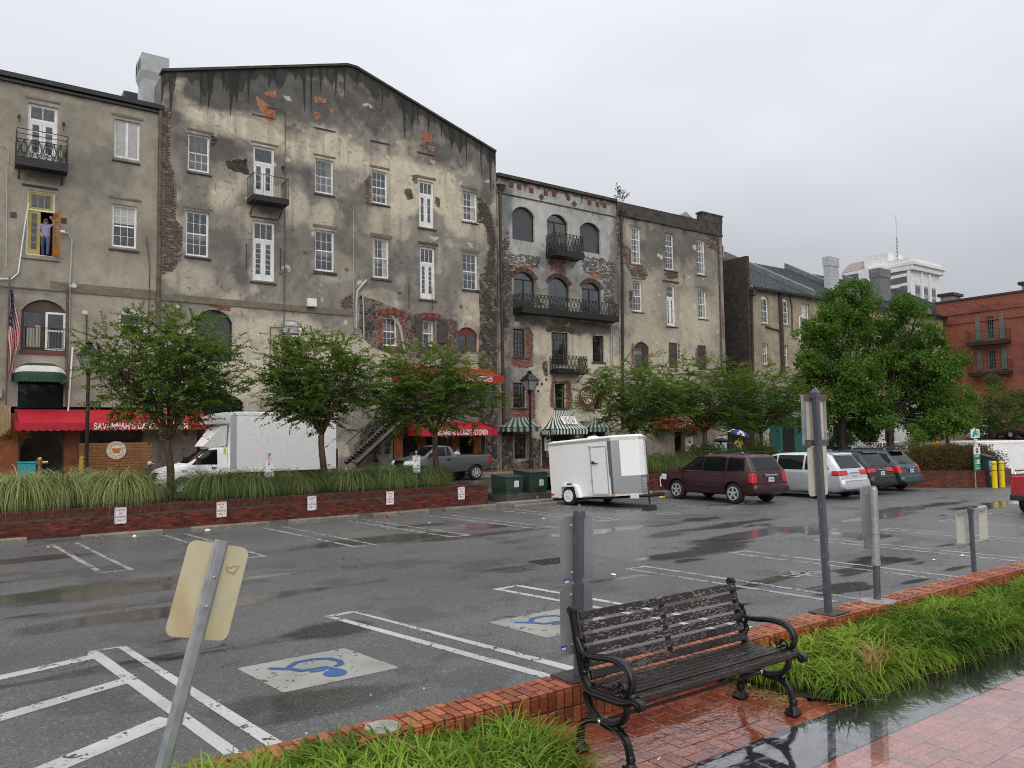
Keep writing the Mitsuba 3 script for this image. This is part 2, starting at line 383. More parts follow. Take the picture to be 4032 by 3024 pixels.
for k in range(2,11):
 x=7.5+(k-2)*3.03
 slope=(.78,.45,.4,.35,.3,.25,.2,.2,.2)[k-2]
 q=shapely.union_all([band((x,10.95),(x+slope*1.1,6.2),.11),band((x+.46,10.95),(x+.46+slope,6.2),.11),band((x-.05,10.95),(x+.5,10.95),.10)])
 mark(q,'mat_paint_worn' if k > 2 else 'mat_paint',label='%s double bay line right of the bench in the near row' % ('first','second','third','fourth','fifth','sixth','seventh','eighth','ninth')[k-2],
         group='bay lines of the near row')
for k in range(-1,13):
 x0,x1=2.43+2.66*k,2.08+2.62*k
 if x0 > 34:break
 parts_=[band((x0,17.2),(x1,22.6),.11),band((x0+.53,17.2),(x1+.52,22.6),.10),band((x0-.05,17.2),(x0+.58,17.2),.11)]
 mark(shapely.union_all(parts_),'mat_paint_worn',label='faded double bay line before the brick planter, %s from the left' % ('first','second','third','fourth','fifth','sixth','seventh','eighth','ninth','tenth','eleventh','twelfth','thirteenth','fourteenth')[k+1],
         group='bay lines of the far row')
# wheelchair symbols: a worn pale square with the blue sign on it
def wheelchair(corners,dx):
 sq=sg.Polygon([Q+np.array([dx,0]) for Q in corners]).buffer(-.04).buffer(.04)
 t=thing('bay_symbol','blue wheelchair symbol on a pale painted square, %s' % ('left of the bench' if dx == 0 else 'half hidden by the sign post'),'road marking','wheelchair bay symbols')
 part(t,'square',sheet(sq,LOT+.004),'mat_paint_symbol')
 f=lambda a,b:np.array(G5(a,b))+np.array([dx,0])
 L_=lambda pts,w:sg.LineString([f(*a) for a in pts]).buffer(w/2)
 sym=shapely.union_all([L_([(265,607),(400,612),(455,622),(600,600),(690,618)],.085),sg.Point(f(664,636)).buffer(.13),L_([(520,628),(590,618)],.06),
                             L_([(380,596),(420,570),(520,550),(620,545),(690,560),(700,580),(672,590)],.075)])
 part(t,'symbol',sheet(sym.intersection(sq.buffer(-.02)),LOT+.008),'mat_paint_blue')
cor=[G5(50,605),G5(340,757),G5(1065,600),G5(720,478)]
wheelchair(cor,0);wheelchair(cor,3.42)
q=[upright(lettering('293',.42,.002),0,0,0)]
for i,(ch,px,py) in enumerate((('2',3085,2262),('9',3125,2262),('3',3195,2262))):
 m=lettering(ch,.55,.002);m=rot(m,math.radians(-58));x,y=lot(px,py);single('bay_number','%s worn white numeral painted on the asphalt left of the tall post' % ('leftmost','middle','rightmost')[i],'road marking',mv(m,[x-.25,y,LOT+.004]),'mat_paint_worn',group='painted bay numerals')
# drain grates
def grate(px,py,w,d,label):
 x,y=lot(px,py);t=thing('drain_grate',label,'drain grate')
 part(t,'frame',cat([box(x-w/2,x+w/2,y-d/2,y-d/2+.04,LOT-.05,LOT+.012),box(x-w/2,x+w/2,y+d/2-.04,y+d/2,LOT-.05,LOT+.012),box(x-w/2,x-w/2+.04,y-d/2+.04,y+d/2-.04,LOT-.05,LOT+.012),box(x+w/2-.04,x+w/2,y-d/2+.04,y+d/2-.04,LOT-.05,LOT+.012)]),'mat_iron')
 part(t,'pit',box(x-w/2+.04,x+w/2-.04,y-d/2+.04,y+d/2-.04,LOT-.05,LOT+.004),'mat_dark')
 n=int(w/.09)
 for i in range(n):
  xx=x-w/2+.06+(w-.12)*i/(n-1);part(t,'bar',box(xx-.015,xx+.015,y-d/2+.04,y+d/2-.04,LOT,LOT+.011),'mat_iron')
grate(2190,2207,1.1,.5,'rusty iron drain grate in the asphalt beside a brown puddle')

# ------------------------------------------------------------------ brickwork built piece by piece
TONES=[(.125,.028,.016),(.16,.036,.020),(.095,.022,.014),(.06,.018,.013),(.19,.046,.026),(.12,.034,.022)]
def chamfered(r=.06):
 v=[]
 for sx in (-1,1):
  for sy in (-1,1):
   for sz in (-1,1):
    v += [(sx*.5,sy*(.5-r),sz*(.5-r)),(sx*(.5-r),sy*.5,sz*(.5-r)),(sx*(.5-r),sy*(.5-r),sz*.5)]
 return tm(mf.Manifold.hull_points(np.array(v)))
def tone_set(key,tones,rough=.8,spec=.5,lo=.62,hi=1.22,bsdf=None):
 return [mot(f'{key}_{i}',[v*lo for v in t],[v*hi for v in t],rough,spec=spec,fine=True,bsdf=bsdf) for i,t in enumerate(tones)]
UNIT_MESH['chamfered']=chamfered(.06);UNIT_MESH['paver']=chamfered(.025)
def pieces(parent,name,recs,mats,limit=300,unit='box',stuff_name=None):
 """recs: (centre, size 3, turn about z, tone). The nearest `limit` become entries of their own, the rest one 'stuff' part."""
 if not recs:return
 recs=sorted(recs,key=lambda r:np.linalg.norm(np.asarray(r[0])-CAM))
 for c,sz,a,t in recs[:limit]:
  M=T().translate(list(map(float,c))).rotate([0,0,1],math.degrees(a)).scale(list(map(float,sz)))
  k=numbered_fast(parent+'__'+name);scene[k]={**ref(unit,mats[t % len(mats)]),'to_world':M}
 rest=recs[limit:]
 if rest:
  bm=UNIT_MESH[unit];v0,f0=np.asarray(bm.vertices),np.asarray(bm.faces)
  V,F,K=[],[],[]
  for i,(c,sz,a,t) in enumerate(rest):
   v=v0*np.asarray(sz);ca,sa_=math.cos(a),math.sin(a)
   V.append(np.column_stack([v[:,0]*ca-v[:,1]*sa_,v[:,0]*sa_+v[:,1]*ca,v[:,2]])+np.asarray(c));F.append(f0+i*len(v0))
   K.append(np.tile(PAL[mats[t % len(mats)]][:2],(len(v0),1)))
  k=numbered_fast(parent+'__'+(stuff_name or name+'work'))
  scene[k]=mikit.ply(trimesh.Trimesh(np.vstack(V),np.vstack(F),process=False),PAL[mats[0]][2],uv=np.vstack(K));labels[k]={'kind':'stuff'}
WET_BRICK=tone_set('mat_brick_wet',TONES,.32)


def brick_wall(t,path,z0,z1,thick=.3,soldiers=2,course=.067,length=.203,cap=True):
 """path runs so that the face looked at is on its right-hand side."""
 recs,core=[],[]
 zs=z1-soldiers*.105
 for (ax,ay),(bx,by) in zip(path[:-1],path[1:]):
  L=math.hypot(bx-ax,by-ay);a=math.atan2(by-ay,bx-ax);d=np.array([math.cos(a),math.sin(a)]);nrm=np.array([d[1],-d[0]])
  core.append(mv(rot(box(0,L,.012,thick,z0-.2,z1-.012),a),[ax,ay,0]))
  def add(u,w,zc,h,tone,proud=.0):
   c=np.array([ax,ay])+d*u-nrm*(.045-proud);recs.append(((c[0],c[1],zc),(w,.09,h),a,tone))
  n=0;z=z0
  while z+course <= zs+.01:
   u=-(length/2 if n % 2 else 0)
   while u < L:
    u0,u1=max(u,0),min(u+length,L)
    if u1-u0 > .04:add((u0+u1)/2,u1-u0-.012,z+course/2,course-.012,int(rng.choice([0,0,1,1,2,2,3,4,5])),rng.uniform(-.002,.003))
    u += length
   z += course;n += 1
  for r in range(soldiers):
   zz=zs+r*.105+.0525;u=0.0
   while u < L:
    u1=min(u+.0735,L)
    if u1-u > .03:add((u+u1)/2,u1-u-.010,zz,.094,int(rng.choice([0,2,2,3,5])),rng.uniform(-.002,.003))
    u += .0735
 part(t,'core',cat(core),'mat_mortar')
 pieces(t,'brick',recs,WET_BRICK,300)

PL_Z=.13
t=thing('planter_wall','long dark red brick planter wall left of the green utility boxes','brick wall')
PW=[(-4.0,23.93),(16.45,24.52),(16.45,26.2)]
brick_wall(t,PW,LOT,PL_Z)
setting('planting_bed','dark soil of the raised planting bed behind the brick wall',cat([sheet(sg.Polygon([(-4,24.1),(16.2,24.7),(16.2,29.1),(-4,29.1)]),.09),box(-4,16.3,29.1,29.4,-.8,.12)]),'mat_soil')
t=thing('planter_wall','low red brick planter wall behind the burgundy and silver cars','brick wall')
PW2=[(21.3,24.75),(31.6,24.6),(34.2,18.4)]
brick_wall(t,PW2,LOT,PL_Z)
t=thing('planter_wall','curved red brick planter wall under the bronze hedge beside the pay station','brick wall')
PW3=[(34.3,18.3),(36.1,16.15),(37.6,15.55),(39.3,15.7),(40.4,16.6),(42.5,22.0)]
brick_wall(t,PW3,LOT,PL_Z+.02)
setting('island_bed','dark soil of the planting island at the end of the lot',cat([sheet(sg.Polygon([(21.4,24.9),(31.7,24.75),(34.4,18.6),(36.2,16.4),(37.6,15.8),(39.2,15.95),(40.1,16.8),(42.2,22),(46,29.1),(21.4,29.1)]),.09),box(21.4,46,29.1,29.4,-.8,.12)]),'mat_soil')

# concrete wheel stops

def wheel_stop(x0,x1,y,label):
 m=tm(mf.Manifold.hull_points(np.array([(x,yy,z) for x,e in ((x0,0),(x1,0)) for yy,z in ((y-.09,LOT),(y+.09,LOT),(y-.085,LOT+.10),(y+.085,LOT+.10),(y-.065,LOT+.135),(y+.065,LOT+.135))])))
 single('wheel_stop',label,'wheel stop',m,'mat_stop',group='concrete wheel stops')
for x0,x1,y,w in ((-.6,1.6,23.55,'cut off by the left edge of the photo'),(2.75,4.72,23.0,'with white litter lying before its right half'),(5.45,7.62,22.98,'with a printed paper card in front'),(8.18,10.43,22.95,'below the middle of the brick wall'),(10.93,12.94,22.9,'with a small red cup in front'),(13.58,15.69,22.95,'ending at the green boxes'),
                   (15.95,17.84,22.2,'between the green boxes and the trailer'),(19.4,21.3,23.3,'under the trailer front'),(23.0,24.6,22.9,'in front of the burgundy car')):
 wheel_stop(x0,x1,y,'mossy concrete wheel stop '+w)

# ------------------------------------------------------------------ plaza: pavers, dark stone band under water, kerb wall

setting('plaza','bedding under the red brick plaza paving',sheet(sg.box(-20,-25,60,4.25),-.012),'mat_bedding')
PAVE=[(.23,.055,.028),(.27,.066,.033),(.19,.046,.026),(.29,.082,.045),(.20,.055,.033)]
def wet_rough(p,n,uv):return .06+.26*smoothstep(.42,.72,fbm(p.x*2.2,p.y*2.2,1.0,3))*smoothstep(2.7,2.9,p.y)
def ripple(p,n,uv):return fbm(p.x*7,p.y*15,0.0,3)+.35*noise(p.x*60,p.y*60,1.0)
pr('mat_paver_wet',mottle_fine,wet_rough,spec=.8,bump=ripple,bscale=.0016,clearcoat=.9,clearcoat_gloss=.97)
PAVERS=tone_set('mat_paver',PAVE,bsdf='mat_paver_wet')
recs=[]
bed_r=sg.Polygon([(5.12,4.3),(5.16,3.6),(5.32,3.36),(5.72,3.27),(60,3.27),(60,4.3)])
bed_l=sg.Polygon([(-8,4.3),(3.02,4.3),(3.06,3.7),(2.9,3.25),(-8,3.25)])
clear=shapely.union_all([bed_r,bed_l])
for j in range(60):
 y=4.2-.2*j
 if y < -1.5:break
 for i in range(70):
  x=1.2+.2*i+(.1 if j % 2 else 0)
  if 2.83 < y < 3.31:continue
  if y < 2.83:
   yy=2.73-.2*(round((2.73-y)/.2));
  else:yy=y
  if shapely.contains_xy(clear.buffer(-.1),x,yy) or x > 15:continue
  # two bricks of a basket-weave square
  tone=int(rng.integers(0,5));dz=rng.uniform(-.0022,.0016)
  if (i+j) % 2:
   for o in (-.05,.05):recs.append(((x,yy+o,-.03+dz),(.1965,.0975,.06),rng.uniform(-.006,.006),int(rng.integers(0,5))))
  else:
   for o in (-.05,.05):recs.append(((x+o,yy,-.03+dz),(.0975,.1965,.06),rng.uniform(-.006,.006),int(rng.integers(0,5))))
def in_view(p):
 d=np.asarray(p)-CAM;f=d@C_F
 if f < .3:return False
 x,y=2016+FOCAL*(d@C_R)/f,1512-FOCAL*(d@C_U)/f
 return -150 < x < 4180 and 1000 < y < 3250
rv=[r for r in recs if in_view(r[0])];rh=[r for r in recs if not in_view(r[0])]
pieces('plaza','paver',rv,PAVERS,300,unit='paver',stuff_name='paving')
pieces('plaza','paver',rh,PAVERS,0,stuff_name='outer_paving')
def pond(p,n,uv):
 r=fbm(p.x*5,p.y*13,2.0,3)
 v=mi.Float(0)
 for x,y,k in ((4.62,2.93,1.0),(5.35,3.02,1.2),(5.75,3.05,.8),(4.95,2.86,.6)):
  d=dr.sqrt(dr.square(p.x-x)+dr.square(p.y-y));v += k*dr.exp(-dr.square(d-.075)*500)*dr.sin(d*190)
 return r+.30*v
def slate(p,n,uv):
 u=p.x/.62;j=smoothstep(.012,.02,dr.minimum(u-dr.floor(u),1-(u-dr.floor(u))))
 return mix((.010,.010,.011),mix((.018,.019,.021),(.035,.037,.04),fbm(p.x*14,p.y*14,0.0,3)),j)
pr('mat_pond',slate,.03,spec=1.0,bump=pond,bscale=.0032,clearcoat=1.0,clearcoat_gloss=.99)
setting('stone_band','dark slate band under standing rain water',sheet(sg.Polygon([(-8,2.84),(60,2.84),(60,3.32),(-8,3.32)]),-.004),'mat_pond')
scene['mat_water']=dict(type='thindielectric',int_ior=1.33)
film=ragged(sg.Polygon([(2.2,-1.2),(14,-1.2),(14,3.2),(2.2,3.25)]),.05,.25,3)
setting('water_film','thin film of rain water lying on the brick paving',cat([sheet(film,.0035)]),'mat_water')
setting('flower_bed','dark soil of the lily turf beds',cat([sheet(bed_r,.02),sheet(bed_l,.02),]),'mat_soil')

t=thing('kerb_wall','low red brick kerb wall between the plaza and the parking lot','kerb wall')
part(t,'core',box(-6,60,4.262,4.515,LOT,.222),'mat_mortar')
KM=tone_set('mat_kerb_brick',[(.25,.062,.022),(.30,.080,.030),(.21,.052,.02),(.34,.105,.045),(.18,.046,.02)],.42)
recs=[];i=0;x=.2
while x < 26:
 for z0,z1 in ((.118,.234),(.0,.108)):
  recs.append(((x,4.2975,(z0+z1)/2+rng.uniform(-.002,.002)),(.061,.095,z1-z0),rng.uniform(-.01,.01),int(rng.integers(0,5))))
 if i % 2:ys=[(4.25,4.445),(4.455,4.525)]
 else:ys=[(4.25,4.325),(4.335,4.525)]
 for y0,y1 in ys:
  recs.append(((x,(y0+y1)/2,.238+rng.uniform(-.002,.002)),(.062,y1-y0-.006,.02),rng.uniform(-.012,.012),int(rng.integers(0,5))))
 for z in (.19,.08):pass
 x += .0735;i += 1
pieces(t,'brick',[r for r in recs if in_view(r[0])],KM,300,unit='chamfered')
# ------------------------------------------------------------------ warehouse fronts: weathered stucco
def fx(px,py,y=Y0):
 q=on_y(px,py,y);return float(q[0]),float(q[2])
def blob(px,py,rx,ry,k=1.0,y=Y0):
 x,z=fx(px,py,y);x1,_=fx(px+rx,py,y);x0,_=fx(px-rx,py,y);_,za=fx(px,py-ry,y);_,zb=fx(px,py+ry,y)
 return (x,z,(x1-x0)/2,(za-zb)/2,k)
LIGHTS,DARKS=[],[]
def stucco(key,base,pale,lights=(),darks=()):
 """One stucco for all fronts; its two colours come with the mesh, the stains are listed where the photograph shows them."""
 LIGHTS.extend(lights);DARKS.extend(darks);PAL[key]=(pack(base),pack(pale),'mat_stucco');return key
TOPS=[(8.0,18.33,.5,.15),(28.10,None,1.0,1.0),(38.64,18.85,.75,.30),(50.4,18.75,.9,.6),(1e9,13.95,.25,.2)]
def stucco_color(p,n,uv):
 x,z=p.x,p.z
 base,pale=unpack(uv.x),unpack(uv.y);dark=base*C(.34,.355,.385)+C(.006,.006,.008)
 w=fbm(x*.55,z*.6,3.0,5);m=fbm(x*2.3,z*2.0,8.0,4);g=noise(x*14,z*14,p.y);g2=noise(x*37,z*33,p.y+2)
 st=fbm(x*2.6,z*.22,12.0,3);w2=fbm(x*.8+7,z*.8,31.0,4)
 col=base*(.74+.46*smoothstep(.2,.8,.5*m+.5*w))
 e=.85*(w-.5)+.55*(m-.5)+.12*(g-.5)
 def most(blobs,a,b):
  v=mi.Float(0)
  for cx,cz,rx,rz,k in blobs:
   d=dr.sqrt(dr.square((x-cx)/rx)+dr.square((z-cz)/rz))
   v=dr.maximum(v,k*dr.clip((a-d-1.5*e)/(a-b),0,1))
  return v
 kn=dr.select(x < 8.0,.30,dr.select(x < 28.1,.9,dr.select(x < 50.4,.8,.25)))
 L=dr.maximum(most(LIGHTS,1.16,.72),.55*kn*smoothstep(.56,.68,w2))
 col=dr.lerp(col,pale*(.80+.36*m),L)
 D=dr.maximum(.5*kn*smoothstep(.58,.72,1-w2)*(1-.7*L),.36*smoothstep(.58,.80,st)*(.4+.6*kn))
 D=dr.maximum(D,most(DARKS,1.22,.60))
 col=dr.lerp(col,dark*(.65+.8*m),D*.92)
 a,b,r=voronoi(x*1.1+.8*m,z*1.3+.8*w)
 col=dr.lerp(col,pale*1.15,smoothstep(.93,.95,r)*smoothstep(.20,.14,a+.25*(g-.5))*.75*kn)
 col *= .80+.26*g+.16*g2
 col=dr.lerp(col,dark*.6,smoothstep(.82,.92,noise(x*7,z*6,3.0))*.45*kn)
 gab=dr.select(x < GP[0],G0[1]+(x-G0[0])*(GP[1]-G0[1])/(GP[0]-G0[0]),G1[1]+(x-G1[0])*(GP[1]-G1[1])/(GP[0]-G1[0]))
 tz,kb,drip=mi.Float(13.95),mi.Float(.25),mi.Float(.2)
 for lim,t_,k_,d_ in reversed(TOPS[:-1]):
  on=x < lim;tz=dr.select(on,gab if t_ is None else t_,tz);kb=dr.select(on,k_,kb);drip=dr.select(on,d_,drip)
 d=tz-z
 k=smoothstep(.16,-.12,d-(.25+drip*1.6*dr.square(fbm(x*1.6,2.0,1.0,3))+.5*(m-.5)))*kb
 col=dr.lerp(col,C(.020,.020,.018)*(.6+1.2*g),k*.85)
 fin=dr.power(noise(x*5.5,1.0,4.0),5.0)*(drip*3.2)
 col=dr.lerp(col,C(.018,.017,.015),smoothstep(.1,-.1,d-fin)*kb*.85)
 return dr.lerp(col,C(.035,.045,.018),k*smoothstep(.55,.7,fbm(x*3,z*3,6.0,3))*.5)
G0,GP,G1=(7.93,20.19),(18.07,23.21),(28.06,20.21)
pr('mat_stucco',stucco_color,.85)

# ---- generic pieces of a front
def arch_poly(x0,x1,z0,zs,rise,n=14):
 if rise <= 0:return sg.box(x0,z0,x1,zs)
 c=(x0+x1)/2;w=(x1-x0)/2;R=(w*w+rise*rise)/(2*rise);cz=zs+rise-R;a=math.asin(w/R)
 return sg.Polygon([(x0,z0),(x1,z0)]+[(c+R*math.sin(t),cz+R*math.cos(t)) for t in np.linspace(a,-a,n)])
def pane(parent,x0,x1,z0,z1,y,mat):
 k=numbered_fast(parent+'__pane')
 scene[k]={**ref('box',mat),'to_world':T().translate([(x0+x1)/2,y,(z0+z1)/2]).scale([abs(x1-x0),.008,abs(z1-z0)])}
def bars(x0,x1,z0,z1,cols,rows,w,y0,y1):
 out=[]
 for i in range(1,cols):x=x0+(x1-x0)*i/cols;out.append(box(x-w/2,x+w/2,y0,y1,z0,z1))
 for j in range(1,rows):z=z0+(z1-z0)*j/rows;out.append(box(x0,x1,y0+.004,y1-.004,z-w/2,z+w/2))
 return out
def frame_of(x0,x1,z0,z1,w,y0,y1,bottom=None,top=None):
 b=w if bottom is None else bottom;t_=w if top is None else top
 return [box(x0,x0+w,y0,y1,z0,z1),box(x1-w,x1,y0,y1,z0,z1),box(x0+w,x1-w,y0+.002,y1-.002,z1-t_,z1),box(x0+w,x1-w,y0+.002,y1-.002,z0,z0+b)]
def lights_(parent,x0,x1,z0,z1,cols,rows,y,mat):
 for i in range(cols):
  for j in range(rows):
   pane(parent,x0+(x1-x0)*i/cols,x0+(x1-x0)*(i+1)/cols,z0+(z1-z0)*j/rows,z0+(z1-z0)*(j+1)/rows,y,mat)
crng=np.random.default_rng(19)
def hang(k,x0,x1,z0,z1,y):
 """What hangs behind some of the windows: a half-drawn blind, or a pair of curtains."""
 q=crng.random()
 if q < .30:part(k,'roller_blind',box(x0,x1,y,y+.012,z1-(z1-z0)*crng.uniform(.3,.7),z1),'mat_curtain')
 elif q < .62:
  for s_ in (0,1):
   wd=(x1-x0)*crng.uniform(.16,.34);u=np.linspace(0,wd,15);xx=x0+u if s_ == 0 else x1-u
   V=np.array([(xx[i],y+.03*math.sin(i*1.9),z) for i in range(15) for z in (z0,z1)]);i=np.arange(14)*2
   part(k,'curtain',trimesh.Trimesh(V,np.vstack([np.stack([i,i+1,i+3],1),np.stack([i,i+3,i+2],1)]),process=False),'mat_curtain',smooth=True)
def sash(t,x0,x1,z0,z1,cols=3,rows=(2,2),y=Y0,frame='mat_white',glass='mat_pane',blind=False,label=None,deep=.10):
 """A sash window: outer frame, two or three stacked sashes with glazing bars, each pane a piece."""
 ya,yb=y+deep,y+deep+.10;w=.055
 ms=frame_of(x0,x1,z0,z1,w,ya,yb,.07)
 X0,X1=x0+w,x1-w;n=len(rows);H=(z1-z0-.07-w)/n;boxes=[]
 for s_ in range(n):
  a=z0+.07+H*s_;b=a+H;yy=ya+.015+.03*(n-1-s_ == 0)
  ms += frame_of(X0,X1,a,b,.035,yy,yy+.035)
  ms += bars(X0+.035,X1-.035,a+.035,b-.035,cols,rows[s_],.022,yy+.004,yy+.03)
  boxes.append((a+.035,b-.035,rows[s_],yy+.02))
 k=part(t,'window',cat(ms),frame,label=label)
 for a,b,r,yy in boxes:lights_(k,X0+.035,X1-.035,a,b,cols,r,yy,glass)
 hang(k,X0,X1,z0+.07,z1-w,y+deep+.16)
 return k
def french(t,x0,x1,z0,z1,transom=3,trows=1,leaf_rows=5,tz=.72,y=Y0,frame='mat_white',glass='mat_pane',label=None,panel=.16,deep=.10):
 ya,yb=y+deep,y+deep+.10;w=.07;zt=z0+(z1-z0)*tz
 ms=frame_of(x0,x1,z0,z1,w,ya,yb,.05)+[box(x0+w,x1-w,ya,yb-.01,zt-.05,zt+.05)]
 X0,X1=x0+w,x1-w
 ms += frame_of(X0,X1,zt+.05,z1-w,.05,ya+.02,ya+.06)+bars(X0+.05,X1-.05,zt+.1,z1-w-.05,transom,trows,.03,ya+.024,ya+.055)
 xm=(X0+X1)/2;L=[]
 for a,b in ((X0,xm-.006),(xm+.006,X1)):
  ms += frame_of(a,b,z0+.05,zt-.05,.12,ya+.015,ya+.055,.30 if panel else .12)
  ms += bars(a+.12,b-.12,z0+.35,zt-.17,1,leaf_rows,.028,ya+.02,ya+.05)
  L.append((a+.12,b-.12))
 k=part(t,'balcony_door',cat(ms),frame,label=label)
 lights_(k,X0+.05,X1-.05,zt+.1,z1-w-.05,transom,trows,ya+.04,glass)
 for a,b in L:lights_(k,a,b,z0+.35,zt-.17,1,leaf_rows,ya+.035,glass)
 return k
def slab(t,name,q0,q1,proud,mat,y=Y0,h=None,label=None):
 (x0,z1),(x1,z0)=q0,q1
 m=rbox(x0,x1,y-proud,y+.05,min(z0,z1),max(z0,z1),.015);return part(t,name,m,mat,label=label)
def lintel(t,a,b,mat='mat_stone',y=Y0,proud=.03,name='lintel'):
 """a: pixel of the upper left corner, b: pixel of the lower right corner of a stone that runs level."""
 x0,z1=fx(*a,y-proud);x1,z0=fx(*b,y-proud);return slab(t,name,(x0,z1),(x1,z0),proud,mat,y)
def sill(t,a,b,mat='mat_stone_dark',y=Y0):return lintel(t,a,b,mat,y,.07,'sill')
def opening(a,b,y=Y0):
 x0,z1=fx(*a,y);x1,z0=fx(*b,y);return x0,x1,z0,z1
BR_OLD=[(.115,.062,.045),(.15,.075,.052),(.085,.052,.042),(.17,.095,.07),(.06,.045,.04)]
BR_BLACK=[(.032,.026,.023),(.05,.036,.03),(.07,.042,.033),(.024,.022,.02),(.09,.05,.038)]
BR_ORANGE=[(.40,.14,.07),(.44,.17,.085),(.36,.115,.06),(.42,.18,.11),(.30,.10,.06)]
BR_RED=[(.22,.055,.04),(.27,.07,.048),(.18,.045,.034),(.30,.095,.07),(.14,.05,.042)]
M_OLD,M_BLACK=tone_set('mat_brick_old',BR_OLD),tone_set('mat_brick_black',BR_BLACK)
M_ORANGE,M_RED=tone_set('mat_brick_orange',BR_ORANGE),tone_set('mat_brick_red',BR_RED)
BRK={'old':(BR_OLD,M_OLD),'black':(BR_BLACK,M_BLACK),'orange':(BR_ORANGE,M_ORANGE),'red':(BR_RED,M_RED)}



def field(t,pts,kind='old',mortar='mat_mortar_pale',y=Y0,px=True,limit=120,seed=1,keep=.93,cut=None,bh=.075,bl=.215,label=None,amp=.10):
 """Bare brickwork where the stucco is gone: a ragged mortar bed with every brick on it."""
 poly=sg.Polygon([fx(*q,y) for q in pts] if px else pts).buffer(0)
 if cut is not None:poly=poly.difference(cut)
 poly=ragged(poly,amp,.16,seed)
 if cut is not None:poly=poly.difference(cut)
 k=part(t,'bare_brickwork',wall_xz(poly,y-.006,y+.02),mortar,label=label)
 r=np.random.default_rng(seed);recs=[];inner=poly.buffer(.02);x0,z0,x1,z1=poly.bounds
 shapely.prepare(inner);n=0;z=math.floor(z0/bh)*bh
 while z < z1:
  header=(n % 6 == 3);L=bl/2 if header else bl
  x=math.floor(x0/bl)*bl-(bl/2 if n % 2 else 0)
  while x < x1:
   c=(x+L/2,z+bh/2)
   if r.random() < keep and shapely.contains_xy(inner,[x+.03,x+L-.03],[c[1],c[1]]).all():
    recs.append(((c[0],y-.006+r.uniform(.0,.006),c[1]),(L-.016-r.uniform(0,.012),.03,bh-.016),0.0,int(r.integers(0,5))))
   x += L
  z += bh;n += 1
 tones,mats=BRK[kind]
 pieces(k,'brick',recs,mats,limit)
 return poly
ST=[(.06,.052,.046),(.11,.09,.072),(.16,.135,.10),(.085,.062,.05),(.20,.17,.13),(.045,.04,.038)]
M_ST=tone_set('mat_rubble',ST)
def rubble(t,pts,y=Y0,px=True,size=.34,seed=3,cut=None,limit=300,mortar='mat_mortar_pale',amp=.10,dark=1.0):
 from scipy.spatial import Voronoi
 poly=sg.Polygon([fx(*q,y) for q in pts] if px else pts).buffer(0)
 if cut is not None:poly=poly.difference(cut)
 poly=ragged(poly,amp,.2,seed)
 if cut is not None:poly=poly.difference(cut)
 k=part(t,'rubble_masonry',wall_xz(poly,y-.005,y+.02),mortar)
 r=np.random.default_rng(seed);x0,z0,x1,z1=poly.bounds;pts_=[]
 for i in range(int((x1-x0)/size)+3):
  for j in range(int((z1-z0)/(size*.62))+3):
   pts_.append((x0+(i-1+.5*(j % 2))*size+r.uniform(-.42,.42)*size,z0+(j-1)*size*.62+r.uniform(-.3,.3)*size*.62))
 vor=Voronoi(np.array(pts_));n=0;rest,rc=[],[]
 for reg in vor.point_region:
  v=vor.regions[reg]
  if -1 in v or len(v) < 3:continue
  c=sg.Polygon(vor.vertices[v]).intersection(poly)
  for g in getattr(c,'geoms',[c]):
   if g.geom_type != 'Polygon' or g.area < .012:continue
   a=g.buffer(-.022).simplify(.006)
   if a.is_empty or a.geom_type != 'Polygon' or a.area < .006:continue
   b=a.buffer(-.02)
   if b.is_empty or b.geom_type != 'Polygon':b=a.buffer(-.008)
   if b.is_empty or b.geom_type != 'Polygon':continue
   d=r.uniform(.02,.055)
   P3=np.array([(q[0],y-.004,q[1]) for q in a.exterior.coords[:-1]]+[(q[0],y-d,q[1]) for q in b.exterior.coords[:-1]])
   try:m=tm(mf.Manifold.hull_points(P3))
   except Exception:continue
   if len(m.faces) == 0:continue
   if n < limit:part(k,'stone',m,M_ST[int(r.integers(0,6))]);n += 1
   else:rest.append(m);rc.append(PAL[M_ST[int(r.integers(0,6))]])
 if rest:
  kk=numbered_fast(k+'__stonework');scene[kk]=mikit.ply(cat(rest),rc[0][2],uv=np.vstack([np.tile(c[:2],(len(m.vertices),1)) for m,c in zip(rest,rc)]));labels[kk]={'kind':'stuff'}
 return poly
def pipe(t,pts,r,mat,y=Y0-.08,px=True,name='pipe',sides=8,label=None):
 P3=[(*[fx(*q,y)[0]],y,fx(*q,y)[1]) for q in pts] if px else pts
 return part(t,name,tube(P3,r,sides),mat,smooth=40,label=label)
def brackets(t,pts,y=Y0):
 for a in pts:
  x,z=fx(*a,y);part(t,'anchor',cat([box(x-.05,x+.05,y-.18,y,z-.05,z+.05),box(x-.015,x+.015,y-.16,y-.13,z-.35,z)]),'mat_iron')

